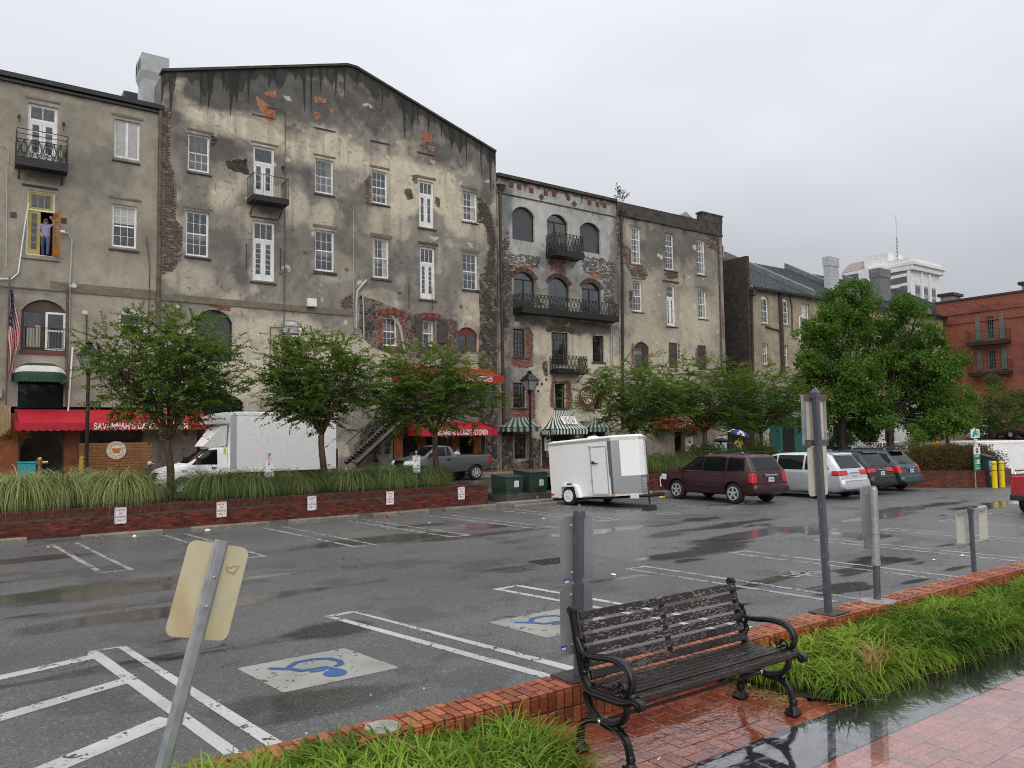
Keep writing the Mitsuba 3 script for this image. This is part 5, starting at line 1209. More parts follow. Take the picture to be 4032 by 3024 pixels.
def myrtle(base,fork,rx,ry,ztop,zlow,seed,label,leaves=36,dens=1.0,lean=(0,0),name='street_tree',group='street trees in the planter'):
 """A vase-shaped small tree: a bare trunk, spreading limbs and flat sprays of leaves."""
 r=np.random.default_rng(seed);base=np.asarray(base,float);top=base+np.array([lean[0]*.4,lean[1]*.4,fork])
 wood=[tube(np.array([base+(top-base)*q+np.array([.05*math.sin(q*5+seed),.04*math.cos(q*4),0]) for q in np.linspace(0,1,7)]),np.linspace(.13,.10,7)*np.array([1.25,1.05,1,1,1,1,1.05]),10)]
 twigs=[];cx,cy=base[0]+lean[0],base[1]+lean[1];zc=(ztop+zlow)/2;sp=[]
 nl=9
 for i in range(nl):
  az=2*math.pi*(i+r.uniform(-.25,.25))/nl;q=(.35,.75,.6)[i % 3]*r.uniform(.85,1.15)
  e=np.array([cx+rx*q*math.cos(az),cy+ry*q*math.sin(az),zlow+(ztop-zlow)*r.uniform(.40,.78)])
  p=curve(top,e,-.25+.5*q,7);wood.append(tube(p,np.linspace(.062,.022,7),6))
  for j in range(int(18*dens)):
   s_=p[int(r.integers(2,7))]
   for _ in range(30):
    u=r.normal(size=3);u /= np.linalg.norm(u);u *= r.uniform(.35,1.0)**.5
    t=np.array([cx+u[0]*rx,cy+u[1]*ry,zc+u[2]*(ztop-zlow)/2])
    # flat layered underside, uneven top
    h=(math.hypot(u[0],u[1]));
    if t[2] < zlow+(0 if h > .4 else .5) or h > .42+.62*np.clip((t[2]-zlow)/(zc-zlow),0,1):continue
    if np.linalg.norm((t-s_)[:2]) < max(rx,ry)*.75 and meshkit.noise(t[None]*.9+seed,2)[0] > .34:break
   b=curve(s_,t,.12,5);twigs.append(tube(b,np.linspace(.017,.005,5),4,caps=False))
   for k in range(7):
    o=b[int(r.integers(1,5))] if k else b[-1]
    d=(b[-1]-b[0])*.5+r.normal(size=3)*.6;d[2]=d[2]*.35+r.uniform(-.12,.22);d /= np.linalg.norm(d)+1e-9
    sp.append((o,d,r.uniform(.40,.95)))
 P0,D=[],[]
 for o,d,L in sp:
  n=leaves;t=np.linspace(.05,1,n)
  side=np.cross(d,[0,0,1.0]);side /= np.linalg.norm(side)+1e-9
  pos=o+d*(t*L)[:,None]+np.array([0,0,-.10])*(t*t*L)[:,None]
  sg_=np.where(np.arange(n) % 2,1,-1)[:,None]
  P0.append(pos+r.normal(size=(n,3))*.012);D.append(d*.55+side*sg_*.8+r.normal(size=(n,3))*.28)
 P0=np.vstack(P0);D=np.vstack(D);D /= np.linalg.norm(D,axis=1,keepdims=True)
 N=np.tile([0,0,1.0],(len(P0),1))+r.normal(size=P0.shape)*.45;N -= D*(N*D).sum(1,keepdims=True);N /= np.linalg.norm(N,axis=1,keepdims=True)
 n=len(P0);col=leaf_colors(n,r,(.07,.135,.026),(.15,.25,.048),.12,(.22,.27,.05))
 hi=np.clip((P0[:,2]-zc)/(ztop-zc),0,1)[:,None]*(r.random((n,1)) < .55)  # young yellow-green growth on the upper shoots
 col=col*(1-.6*hi)+np.array([.22,.26,.05])*.6*hi
 m,c=leaf_mesh(P0,D,N,r.uniform(.075,.12,n),r.uniform(.042,.062,n),col)
 t=thing(name,label,'tree',group)
 part(t,'trunk',cat(wood),'mat_bark_wet',smooth=True);part(t,'twigs',cat(twigs),'mat_bark_dark',smooth=True,kind='stuff')
 part(t,'crown',m,'mat_leaf',color=c)
 return t
def crown_at(px,ytop,ylow,pxl,pxr,Y):
 """Crown extents read at the tree's own distance."""
 zt=on_y(px,ytop,Y)[2];zl=on_y(px,ylow,Y)[2];xl=on_y(pxl,(ytop+ylow)/2,Y)[0];xr=on_y(pxr,(ytop+ylow)/2,Y)[0]
 return (xl+xr)/2,(xr-xl)/2,zt,zl
for i,(px,py,Y,yt,yl,pl,prr,fk,lb) in enumerate((
  (668,1965,26.2,1225,1740,290,975,1.9,'small leafy street tree left of the box truck cab, its crown before the red awning'),
  (1275,1905,26.2,1310,1720,985,1500,2.0,'small street tree rising in front of the white box truck'),
  (1722,1850,26.6,1355,1740,1395,1965,2.0,'small dense street tree in front of the grey pickup'),
  (2480,1860,27.2,1390,1760,2275,2700,2.0,'small street tree above the trailer'),
  (2762,1810,27.6,1405,1730,2560,2990,1.9,'small street tree behind the burgundy car, over the umbrellas'),
  (2988,1810,28.2,1440,1740,2800,3190,1.8,'small street tree left of the tall sign post'))):
 x,rx,zt,zl=crown_at(px,yt,yl,pl,prr,Y);xb=on_y(px,py,Y)[0]
 myrtle((xb,Y,.05),fk,rx,min(rx,2.7),zt,zl,100+i,lb,lean=(x-xb,0),dens=1.0 if i < 3 else 1.15)

def big_tree(base,fork,blobs_,seed,label,n_leaf=2300,ls=(.15,.25),trunk_r=.28,dark=(.06,.13,.024),light=(.15,.275,.05),bark='mat_bark_dark',group=None):
 r=np.random.default_rng(seed);base=np.asarray(base,float);top=base+np.array([0,0,fork])
 wood=[tube([base,base+[.05,0,fork*.5],top],[trunk_r*1.2,trunk_r,trunk_r*.9],12)];P0,D,N=[],[],[]
 for c,R in blobs_:
  c=np.asarray(c,float);p=curve(top-[0,0,r.uniform(0,fork*.2)],c-[0,0,R*.3],.4,6);wood.append(tube(p,np.linspace(trunk_r*.42,.03,6),6))
  for _ in range(7):
   u=r.normal(size=3);u /= np.linalg.norm(u);wood.append(tube(curve(p[4],c+u*R*.8,.1,4),np.linspace(.03,.008,4),4,caps=False))
  n=int(n_leaf*R*R);u=r.normal(size=(n,3));u /= np.linalg.norm(u,axis=1,keepdims=True)
  q=R*(.40+.6*r.random((n,1))**.7);w=.50+1.0*meshkit.fbm(u*1.9+c*.7+seed,3,seed)[:,None]
  pos=c+u*q*w*np.array([1.08,1.08,.85])
  keep=meshkit.fbm(pos*1.7+seed,3,seed+4) > .46;pos,u=pos[keep],u[keep];n=len(pos)
  P0.append(pos);d=u*.5+r.normal(size=(n,3))*.75;d[:,2] -= .25;D.append(d);N.append(u*.7+np.array([0,0,.7])+r.normal(size=(n,3))*.5)
 P0,D,N=np.vstack(P0),np.vstack(D),np.vstack(N);D /= np.linalg.norm(D,axis=1,keepdims=True);N -= D*(N*D).sum(1,keepdims=True);N /= np.linalg.norm(N,axis=1,keepdims=True)
 n=len(P0);col=leaf_colors(n,r,dark,light,.10,(.12,.19,.035))
 m,c=leaf_mesh(P0,D,N,r.uniform(*ls,n),r.uniform(ls[0]*.5,ls[1]*.5,n),col)
 t=thing('tree',label,'tree',group);part(t,'trunk',cat(wood),bark,smooth=True);part(t,'crown',m,'mat_leaf',color=c);return t
def at_depth(px,py,dep):return CAM+ray(px,py)/FOCAL*dep
def crown_blobs(lst,dep,r0=0):
 rr=np.random.default_rng(r0);out=[]
 for px,py,rad in lst:
  d=dep+rr.uniform(-2.2,2.2);out.append((at_depth(px+rr.uniform(-14,14),py+rr.uniform(-14,14),d),rad*dep/FOCAL*rr.uniform(.72,.98)))
 return out
dp=50.0
b=at_depth(3318,1760,dp);b[2]=.05
big_tree(b,3.2,crown_blobs([(3345,1155,62),(3290,1230,80),(3390,1210,80),(3200,1330,85),(3250,1280,70),(3320,1330,110),(3430,1300,90),(3180,1430,75),(3260,1450,110),(3370,1470,120),(3460,1420,100),(3150,1560,70),(3200,1650,70),(3290,1590,110),(3390,1620,110),(3460,1560,100),(3170,1500,60),(3240,1190,50),(3430,1180,55),(3310,1690,70),(3420,1700,70)],dp,1),5,'big leafy tree with an ivy-covered trunk, the largest tree, left half of the green mass')
b=at_depth(3505,1770,dp-1);b[2]=.05
big_tree(b,3.0,crown_blobs([(3560,1185,62),(3500,1270,80),(3600,1230,75),(3640,1330,80),(3540,1360,110),(3690,1370,55),(3640,1430,90),(3720,1470,75),(3560,1490,120),(3660,1540,110),(3770,1560,80),(3810,1630,60),(3730,1660,90),(3560,1610,100),(3640,1690,80),(3490,1650,70),(3780,1420,40),(3510,1420,80)],dp-1,2),6,'big leafy tree, right half of the green mass in front of the red brick building',trunk_r=.2)
dp=66.0
b=at_depth(3905,1700,dp);b[2]=1.2
big_tree(b,3.0,crown_blobs([(3860,1600,60),(3930,1560,70),(4000,1590,75),(4060,1560,70),(3880,1660,60),(3960,1650,75),(4050,1640,70),(3820,1680,45),(3900,1510,40)],dp,3),7,'dull olive trees before the red brick building at the right edge',dark=(.06,.095,.025),light=(.14,.19,.055),n_leaf=1300,ls=(.15,.24))
dp=47.0
b=at_depth(3730,1750,dp);b[2]=.05
big_tree(b,2.2,crown_blobs([(3720,1640,60),(3770,1600,55),(3680,1610,50),(3790,1660,45)],dp,4),8,'slender young tree standing behind the yellow hydrant',trunk_r=.09,n_leaf=2000)
b=at_depth(3610,1770,dp-2);b[2]=.05
big_tree(b,.5,crown_blobs([(3585,1690,40),(3625,1720,42),(3600,1745,40),(3570,1730,35),(3640,1755,30)],dp-2,5),9,'round green shrub beside the white sedan',trunk_r=.06,n_leaf=2600,ls=(.08,.13))

# ---- arching grasses
def blades(P0,az,L,droop,W_,col,r,seg=5,rise=1.25):
 """Arching ribbon blades. All arrays per blade."""
 n=len(P0);t=np.linspace(0,1,seg+1)
 out=np.stack([np.cos(az),np.sin(az),np.zeros(n)],1);side=np.stack([-np.sin(az),np.cos(az),np.zeros(n)],1)
 a0=rise+r.normal(size=n)*.12;V=np.zeros((n,seg+1,2,3));pos=P0.copy();V[:,0,0]=pos-side*W_[:,None]*.5;V[:,0,1]=pos+side*W_[:,None]*.5
 for i in range(1,seg+1):
  ang=a0-droop*(t[i]-.5/seg)**1.25;pos=pos+(out*np.cos(ang)[:,None]+np.array([0,0,1.0])*np.sin(ang)[:,None])*(L/seg)[:,None]
  w=W_*(1-t[i]**2.2*.93);tw=r.normal(size=n)*.0+.25*np.sin(3*t[i])
  V[:,i,0]=pos-side*w[:,None]*.5+np.array([0,0,.18])*w[:,None];V[:,i,1]=pos+side*w[:,None]*.5
 V=V.reshape(-1,3);k=np.arange(n)[:,None]*(2*(seg+1));F=[]
 for i in range(seg):
  F += [k+[[2*i,2*i+1,2*i+3]],k+[[2*i,2*i+3,2*i+2]]]
 return trimesh.Trimesh(V,np.vstack(F),process=False),np.repeat(col,2*(seg+1),axis=0)
def grass_clump(x,y,z,R,H,n,seed,label,a,b,dry=.06,group='ornamental grass clumps in the brick planter'):
 r=np.random.default_rng(seed);az=r.uniform(0,2*np.pi,n);q=r.random(n)**.6*.26*R
 P0=np.stack([x+q*np.cos(az),y+q*np.sin(az),np.full(n,z)],1);az2=az+r.normal(size=n)*.35
 L=H*r.uniform(1.0,1.9,n)*np.where(r.random(n) < .3,.7,1);k=r.random(n)
 t=np.clip(r.normal(.5,.25,n),0,1)[:,None];col=np.array(a)*(1-t)+np.array(b)*t
 col=np.where((r.random(n) < dry)[:,None],np.array([.22,.165,.075])*r.uniform(.6,1.1,(n,1)),col)
 m,c=blades(P0,az2,L,r.uniform(2.2,3.9,n),r.uniform(.014,.024,n),col,r,6,rise=1.45)
 single('grass_clump',label,'ornamental grass',m,'mat_grass',group=group,color=c)
G1c,G2c=((.17,.22,.07),(.50,.54,.24)),((.08,.14,.05),(.27,.34,.13))
NAMES=('first','second','third','fourth','fifth','sixth','seventh','eighth','ninth','tenth','eleventh','twelfth','thirteenth','fourteenth','fifteenth','sixteenth','seventeenth','eighteenth')
for i,(px,Y,R,H) in enumerate(((-70,25.7,1.25,1.2),(75,25.55,1.25,1.2),(245,25.9,1.25,1.2),(470,25.65,1.3,1.25),(845,25.7,1.2,1.05),(1000,25.55,1.2,1.0),(1165,25.8,1.1,.95),(1385,25.8,1.15,1.0),(1545,25.65,1.15,1.0),(1680,26.0,1.0,.85))):
 x=on_y(px,2000,Y)[0];a,b=G1c if i < 4 else G2c
 grass_clump(x,Y,.08,R,H,2700,300+i,'%s arching grass clump counted from the left in the long brick planter' % NAMES[i],a,b,.05 if i < 4 else .10)
for i,(px,Y,H) in enumerate(((2560,26.2,1.15),(2640,26.0,1.2),(2720,26.4,1.1),(2800,26.6,1.0),(2880,26.8,1.0))):
 x=on_y(px,1850,Y)[0];grass_clump(x,Y,.08,1.0,H,1300,340+i,'%s arching grass clump counted from the trailer in the planter behind the parked cars' % NAMES[i],*G2c,.06,group='grass clumps behind the parked cars')

# ---- leafy shrubs: volumes of small leaves on short stems
def shrub(name,label,boxes,n,seed,dark,light,ls,tips=.15,k=(.12,.15,.04),group=None,twig='mat_bark_dark',cat_='shrub'):
 r=np.random.default_rng(seed);P0,D,N,st=[],[],[],[];tot=sum(b[3]*b[4]*b[5] for b in boxes)
 for x,y,z,rx,ry,rz in boxes:
  m=int(n*rx*ry*rz/tot);u=r.normal(size=(m,3));u /= np.linalg.norm(u,axis=1,keepdims=True);u[:,2]=np.abs(u[:,2])
  w=.62+.7*meshkit.fbm(u*2.4+np.array([x,y,z])+seed,3,seed)[:,None]
  p=np.array([x,y,z])+u*np.array([rx,ry,rz])*w*(.55+.45*r.random((m,1))**.5);keep=meshkit.noise(p*3.2,seed) > .25
  P0.append(p[keep]);u=u[keep];m=len(u);D.append(u*.6+r.normal(size=(m,3))*.6+[0,0,.2]);N.append(u*.6+[0,0,.7]+r.normal(size=(m,3))*.5)
  for _ in range(max(4,int(10*rx*ry))):
   a=r.uniform(0,6.28);q=r.random()**.5;st.append(tube([(x+rx*q*.3*math.cos(a),y+ry*q*.3*math.sin(a),z-.05),(x+rx*q*.8*math.cos(a),y+ry*q*.8*math.sin(a),z+rz*.75)],[.012,.004],4,caps=False))
 P0,D,N=np.vstack(P0),np.vstack(D),np.vstack(N);D /= np.linalg.norm(D,axis=1,keepdims=True);N -= D*(N*D).sum(1,keepdims=True);N /= np.linalg.norm(N,axis=1,keepdims=True)
 n=len(P0);m,c=leaf_mesh(P0,D,N,r.uniform(*ls,n),r.uniform(ls[0]*.45,ls[1]*.45,n),leaf_colors(n,r,dark,light,tips,k))
 t=thing(name,label,cat_,group);part(t,'stems',cat(st),twig,kind='stuff');part(t,'leaves',m,'mat_leaf',color=c);return t
hb=[]
for a,b in ((( 34.9,19.0),(36.6,16.9)),((36.6,16.9),(39.2,16.7)),((39.2,16.9),(41.0,19.5)),((35.3,20.5),(37.5,18.6)),((37.3,18.6),(40,18.6))):
 for q in np.linspace(0,1,5):hb.append((a[0]+(b[0]-a[0])*q,a[1]+(b[1]-a[1])*q,.1,.85,.85,1.15))
shrub('hedge','bronze green loose hedge above the curved brick planter wall',hb,60000,21,(.06,.056,.02),(.15,.12,.045),(.06,.10),.2,(.11,.06,.03),cat_='hedge')
shrub('shrub','wide feathery green shrubs behind the silver minivan',[(30.0+q*1.2,26.2+.5*math.sin(q*3),.05,1.0,.9,1.3+.25*math.sin(q*2)) for q in range(6)],36000,22,(.04,.075,.02),(.12,.165,.045),(.06,.10))
shrub('shrub','lower yellow green shrub by the newspaper boxes',[(38.2+q*1.3,27.0,.05,.9,.9,.8) for q in range(4)],7000,23,(.05,.07,.018),(.13,.15,.04),(.05,.09))
shrub('ivy','dark ivy climbing the wall behind the street stairs',[(19.0+q*.75,Y0-.15,.2+.8*q,.7,.35,2.6) for q in range(4)],9000,24,(.018,.04,.010),(.05,.085,.02),(.08,.13),cat_='ivy')
shrub('shrub','small green shrub in a bed left of the lamp at the striped awning',[(25.9,Y0-1.0,-.2,.6,.5,1.1)],2200,25,(.02,.05,.012),(.06,.12,.025),(.06,.10))
shrub('shrub','lime green plant in a pot behind the pickup',[(25.0,Y0-1.1,.1,.45,.4,.6)],900,26,(.10,.14,.02),(.22,.26,.03),(.05,.09))
part(thing('planter_box','dark brick planter box behind the pickup tailgate','planter'),'body',box(24.3,26.0,Y0-1.6,Y0-.6,-.25,.18),'mat_mortar')
xw,zw=fx(2448,795);sx=np.random.default_rng(3)
stems,lv,ld=[],[],[]
for i in range(7):
 e=np.array([xw+sx.uniform(-.5,1.0),Y0+.1+sx.uniform(-.1,.3),zw+sx.uniform(.5,1.3)]);p=curve((xw,Y0+.1,zw-.4),e,.2,5);stems.append(tube(p,np.linspace(.02,.006,5),4))
 for k in range(26):q=sx.uniform(.4,1);lv.append(p[0]*(1-q)**2+2*q*(1-q)*((p[0]+e)/2+[0,0,.2])+q*q*e+sx.normal(size=3)*.06);ld.append(sx.normal(size=3))
lv,ld=np.array(lv),np.array(ld);ld /= np.linalg.norm(ld,axis=1,keepdims=True);nn=np.cross(ld,sx.normal(size=ld.shape));nn /= np.linalg.norm(nn,axis=1,keepdims=True)
m,c=leaf_mesh(lv,ld,nn,np.full(len(lv),.16),np.full(len(lv),.08),leaf_colors(len(lv),sx,(.03,.06,.015),(.07,.12,.03),0,(.1,.1,.1)))
tp=thing('roof_weed','spindly weed sprouting from the roof edge between two warehouses','plant');part(tp,'stems',cat(stems),'mat_bark_dark');part(tp,'leaves',m,'mat_leaf',color=c)

# ---- lily turf in the foreground beds
def lily_turf(label,poly,n,seed,hz,edge,name='lily_turf'):
 r=np.random.default_rng(seed);x0,y0_,x1,y1=poly.bounds;shapely.prepare(poly);P0=[]
 nt=n//58
 # tufts: blades fan out from many crowns
 while len(P0) < nt:
  q=r.uniform([x0,y0_],[x1,y1],(nt*3,2));q=q[r.random(len(q)) < np.clip(1.25/(.25+.13*np.maximum(q[:,0]-4,0)),.12,1)];q=q[shapely.contains_xy(poly,q[:,0],q[:,1])];P0 += list(q)
 T0=np.array(P0[:nt]);H=hz(T0[:,0],T0[:,1]);tone=meshkit.fbm(np.column_stack([T0*1.7,np.zeros(nt)]),3,seed);az0=edge(T0[:,0],T0[:,1])
 k=np.repeat(np.arange(nt),58);m=len(k);az=r.uniform(0,2*np.pi,m)
 az=np.where(r.random(m) < .45,az0[k]+r.normal(size=m)*.6,az)
 pos=np.column_stack([T0[k]+r.normal(size=(m,2))*.035,(H*.28+r.uniform(-.04,.03,nt))[k].clip(.01)])
 L=r.uniform(.20,.40,m)*(1+.25*(tone[k]-.5))*r.uniform(.75,1.2,nt)[k];t=np.clip((tone*1.5-.25+r.normal(size=nt)*.16)[k]+r.normal(size=m)*.14,0,1)[:,None]
 col=np.array([.05,.12,.018])*(1-t)+np.array([.26,.37,.055])*t
 col=np.where((r.random(m) < .05)[:,None],np.array([.30,.24,.09]),col)
 M,c=blades(pos,az,L,r.uniform(1.4,2.9,m),r.uniform(.009,.0145,m),col,r,6,rise=1.08)
 single(name,label,'ground cover',M,'mat_grass',kind='stuff',color=c)
def hz_r(x,y):return np.clip(.10+.16*np.sin((y-3.2)*2.9).clip(0,1)+.10*np.sin(x*1.7+1)+.05*np.sin(x*4.1),.02,.5)
lily_turf('bright green lily turf in the long bed right of the bench',sg.Polygon([(5.16,4.20),(5.19,3.60),(5.34,3.38),(5.74,3.29),(26,3.29),(26,4.20)]),52000,51,hz_r,lambda x,y:np.where(x < 5.42,math.pi+.5,np.where(y < 3.62,-math.pi/2,np.where(y > 4.05,math.pi/2,-.9))))
lily_turf('bright green lily turf in the bed at the bottom, left of the bench',sg.Polygon([(-.2,4.2),(2.90,4.2),(2.95,3.75),(2.8,3.3),(-.2,3.3)]),18000,52,lambda x,y:np.clip(.42+.18*np.sin(x*2.2-1.2),.05,.7),lambda x,y:np.where(x > 2.6,0.0,np.where(y > 3.95,math.pi/2,1.2)))
# a wilted tuft among them
r_=np.random.default_rng(8);n=60;p=on_z(3440,2600,.2);P0=np.tile(p,(n,1))+r_.normal(size=(n,3))*[.03,.03,.01];P0[:,2]=.12
M,c=blades(P0,r_.uniform(-.5,1.4,n),r_.uniform(.25,.4,n),r_.uniform(1.5,2.6,n),r_.uniform(.008,.013,n),np.array([.34,.25,.10])*r_.uniform(.7,1.2,(n,1)),r_,6)
single('wilted_tuft','straw coloured wilted tuft in the green bed right of the bench','plant',M,'mat_grass',color=c)
# ------------------------------------------------------------------ vehicles: a lofted solid, with glass, lamps and doors cut from it
def paintmat(key,c,flake=.25,rough=.28):return pr(key,c,rough,metallic=flake,clearcoat=1.0,clearcoat_gloss=.96)
paintmat('mat_paint_burgundy',(.034,.005,.009),0.0);paintmat('mat_paint_silver',(.58,.60,.64),.45,.3);paintmat('mat_paint_black',(.012,.013,.016));paintmat('mat_paint_teal',(.028,.055,.068),.35)
paintmat('mat_paint_white',(.80,.81,.82),0.0,.25);paintmat('mat_paint_grey',(.14,.14,.15),.5,.3);paintmat('mat_paint_red',(.36,.006,.015),.1);paintmat('mat_paint_dark',(.015,.012,.018))

class Car:
 def __init__(self,name,label,cat_,origin,heading,group=None):
  self.t=thing(name,label,cat_,group);self.o=np.asarray(origin,float);self.h=heading;self.body=None;self.parts=[];self.M=trimesh.transformations.rotation_matrix(heading,(0,0,1));self.M[:3,3]=self.o
 def world(self,m):m=m.copy();m.apply_transform(self.M);return m
 def add(self,name,m,mat,smooth=False,label=None,parent=None):
  return part(parent or self.t,name,self.world(m),mat,smooth=smooth,label=label)
 def loft(self,top,bot,belt,hw,rw,n=46,z_round=.05):
  ip=lambda q:(lambda x:np.interp(x,[a for a,_ in q],[b for _,b in q]))
  top,bot,belt,hw,rw=map(ip,(top,bot,belt,hw,rw));L=self.L
  xs=sorted(set(np.round(np.concatenate([np.linspace(0,L,n),self.knots]),4)));R=[]
  for x in xs:
   zb,zt=float(bot(x)),float(top(x));zl=min(float(belt(x)),zt-.035);w=float(hw(x));k=np.clip((zt-zl)/.4,0,1);wr=float(rw(x))*k+w*.93*(1-k);hgt=zl-zb
   half=[(0,zb),(w*.78,zb),(w*.93,zb+.05*min(1,hgt/.4)),(w*.99,zb+.30*hgt),(w,zb+.58*hgt),(w*.985,zb+.86*hgt),(w*.955,zl),(w*.955*.60+wr*.40,zl+.42*(zt-zl)),(w*.955*.22+wr*.78,zl+.78*(zt-zl)),(wr*.97,zt-.045*k-.006),(wr*.86,zt-.012*k-.003),(wr*.5,zt),(0,zt+.004)]
   R.append([(x,y,z) for y,z in half]+[(x,-y,z) for y,z in half[-2:0:-1]])
  R=np.array(R);n_,m_=R.shape[:2];V=np.vstack([R.reshape(-1,3),[R[0].mean(0)],[R[-1].mean(0)]]);F=[]
  for i in range(n_-1):
   for j in range(m_):
    a,b,c,d=i*m_+j,i*m_+(j+1) % m_,(i+1)*m_+(j+1) % m_,(i+1)*m_+j;F += [(a,c,b),(a,d,c)]
  for j in range(m_):F += [(n_*m_,j,(j+1) % m_),(n_*m_+1,(n_-1)*m_+(j+1) % m_,(n_-1)*m_+j)]
  m=trimesh.Trimesh(V,F,process=False)
  if m.volume < 0:m.invert()
  self.body=man(m);return self
 def prism(self,poly,axis,a,b):
  m=extr(sg.Polygon(poly).buffer(0) if not hasattr(poly,'area') else poly,b-a);v=m.vertices
  w=np.stack([v[:,0],a+v[:,2],v[:,1]],1) if axis == 'y' else np.stack([a+v[:,2],v[:,0],v[:,1]],1) if axis == 'x' else np.stack([v[:,0],v[:,1],a+v[:,2]],1)
  m=trimesh.Trimesh(w,m.faces,process=False)
  if m.volume < 0:m.invert()
  return man(m)
 def cut(self,P):self.body=self.body-P
 def inlay(self,name,poly,axis,a,b,mat,gap=.012,sink=.007,label=None,both=False,smooth=25,parent=None):
  """Cuts a region out of the body's skin and puts it back as a part of another material, a little sunk."""
  poly=sg.Polygon(poly);out=[]
  for s_ in ((1,-1) if both else (1,)):
   aa,bb=(a,b) if s_ > 0 else (-b,-a)
   pl=poly if axis != 'x' or s_ > 0 else sa.scale(poly,-1,1,origin=(0,0))
   if axis == 'x' and both:aa,bb=a,b
   pc=self.body ^ self.prism(pl,axis,aa,bb)
   self.cut(self.prism(pl.buffer(gap),axis,aa,bb))
   if pc.is_empty():continue
   d={'y':(0,-sink*s_,0),'x':(sink if b <= self.L*.5 else -sink,0,0),'z':(0,0,-sink)}[axis]
   self.parts.append((name,mv(tm(pc),d),mat,smooth,label))
  return self
 def groove(self,pts,axis,a,b,w=.012,both=True):
  g=sg.LineString(pts).buffer(w/2,cap_style=2)
  y0=a
  skin=self.prism(g,axis,a,b)
  self.cut(skin)
  if both:self.cut(self.prism(g,axis,-b,-a))
 def wheel(self,x,y,r,w,style='five',dual=False,hub='mat_alloy'):
  s_=1 if y > 0 else -1
  prof=[(r*.62,-w/2+.02),(r*.74,-w/2),(r*.93,-w/2+.01),(r,-w/2+.045),(r,w/2-.045),(r*.93,w/2-.01),(r*.74,w/2),(r*.62,w/2-.02)]
  ty=rot(lathe(prof,28),-math.pi/2*s_,(1,0,0));k=self.add('wheel',mv(ty,[x,y-s_*w/2,r]),'mat_rubber',40)
  rim=sg.Point(0,0).buffer(r*.64,24).difference(sg.Point(0,0).buffer(r*.55,24));hubp=sg.Point(0,0).buffer(r*.16)
  n={'five':5,'six':6,'seven':7,'ten':10,'steel':8}[style];sp=[]
  for i in range(n):
   a=2*math.pi*i/n+.3;sp.append(sg.LineString([(0,0),(r*.58*math.cos(a),r*.58*math.sin(a))]).buffer(r*(.085 if n <= 7 else .05)))
  p=shapely.union_all([rim,hubp]+sp)
  if style == 'steel':p=sg.Point(0,0).buffer(r*.64,24).difference(shapely.union_all([sg.Point(r*.44*math.cos(2*math.pi*i/8),r*.44*math.sin(2*math.pi*i/8)).buffer(r*.055) for i in range(8)]))
  m=extr(p,.035);m=rot(m,math.pi/2,(1,0,0));m=mv(m,[x,y-.008*s_ if s_ < 0 else y+.008,r]) if s_ < 0 else mv(m,[x,y+.027,r])
  self.add('rim',m,hub,parent=k);self.add('brake',mv(rot(lathe([(r*.55,0),(r*.55,.02)],20),-math.pi/2*s_,(1,0,0)),[x,y-s_*.07,r]),'mat_dark',parent=k)
  if style == 'steel':self.add('hub_cap',mv(rot(lathe([(r*.14,0),(r*.13,.04),(r*.05,.06)],12),-math.pi/2*s_,(1,0,0)),[x,y,r]),'mat_alloy',parent=k)
 def done(self,mat,smooth=28):
  b=self.add('body',tm(self.body),mat,smooth)
  for name,m,ma,sm,lb in self.parts:self.add(name,m,ma,sm,lb)
  return self
 def tailplate(self,x,z,y=0,w=.3,h=.155,text=None):
  k=self.add('number_plate',box(x-.012,x,y-w/2,y+w/2,z-h/2,z+h/2),'mat_plate')
  m=cat([box(x-.014,x-.0121,y-w*.36+i*w*.13,y-w*.36+i*w*.13+w*.08,z-h*.2,z+h*.18) for i in range(6)]);self.add('lettering',m,'mat_trim',parent=k)

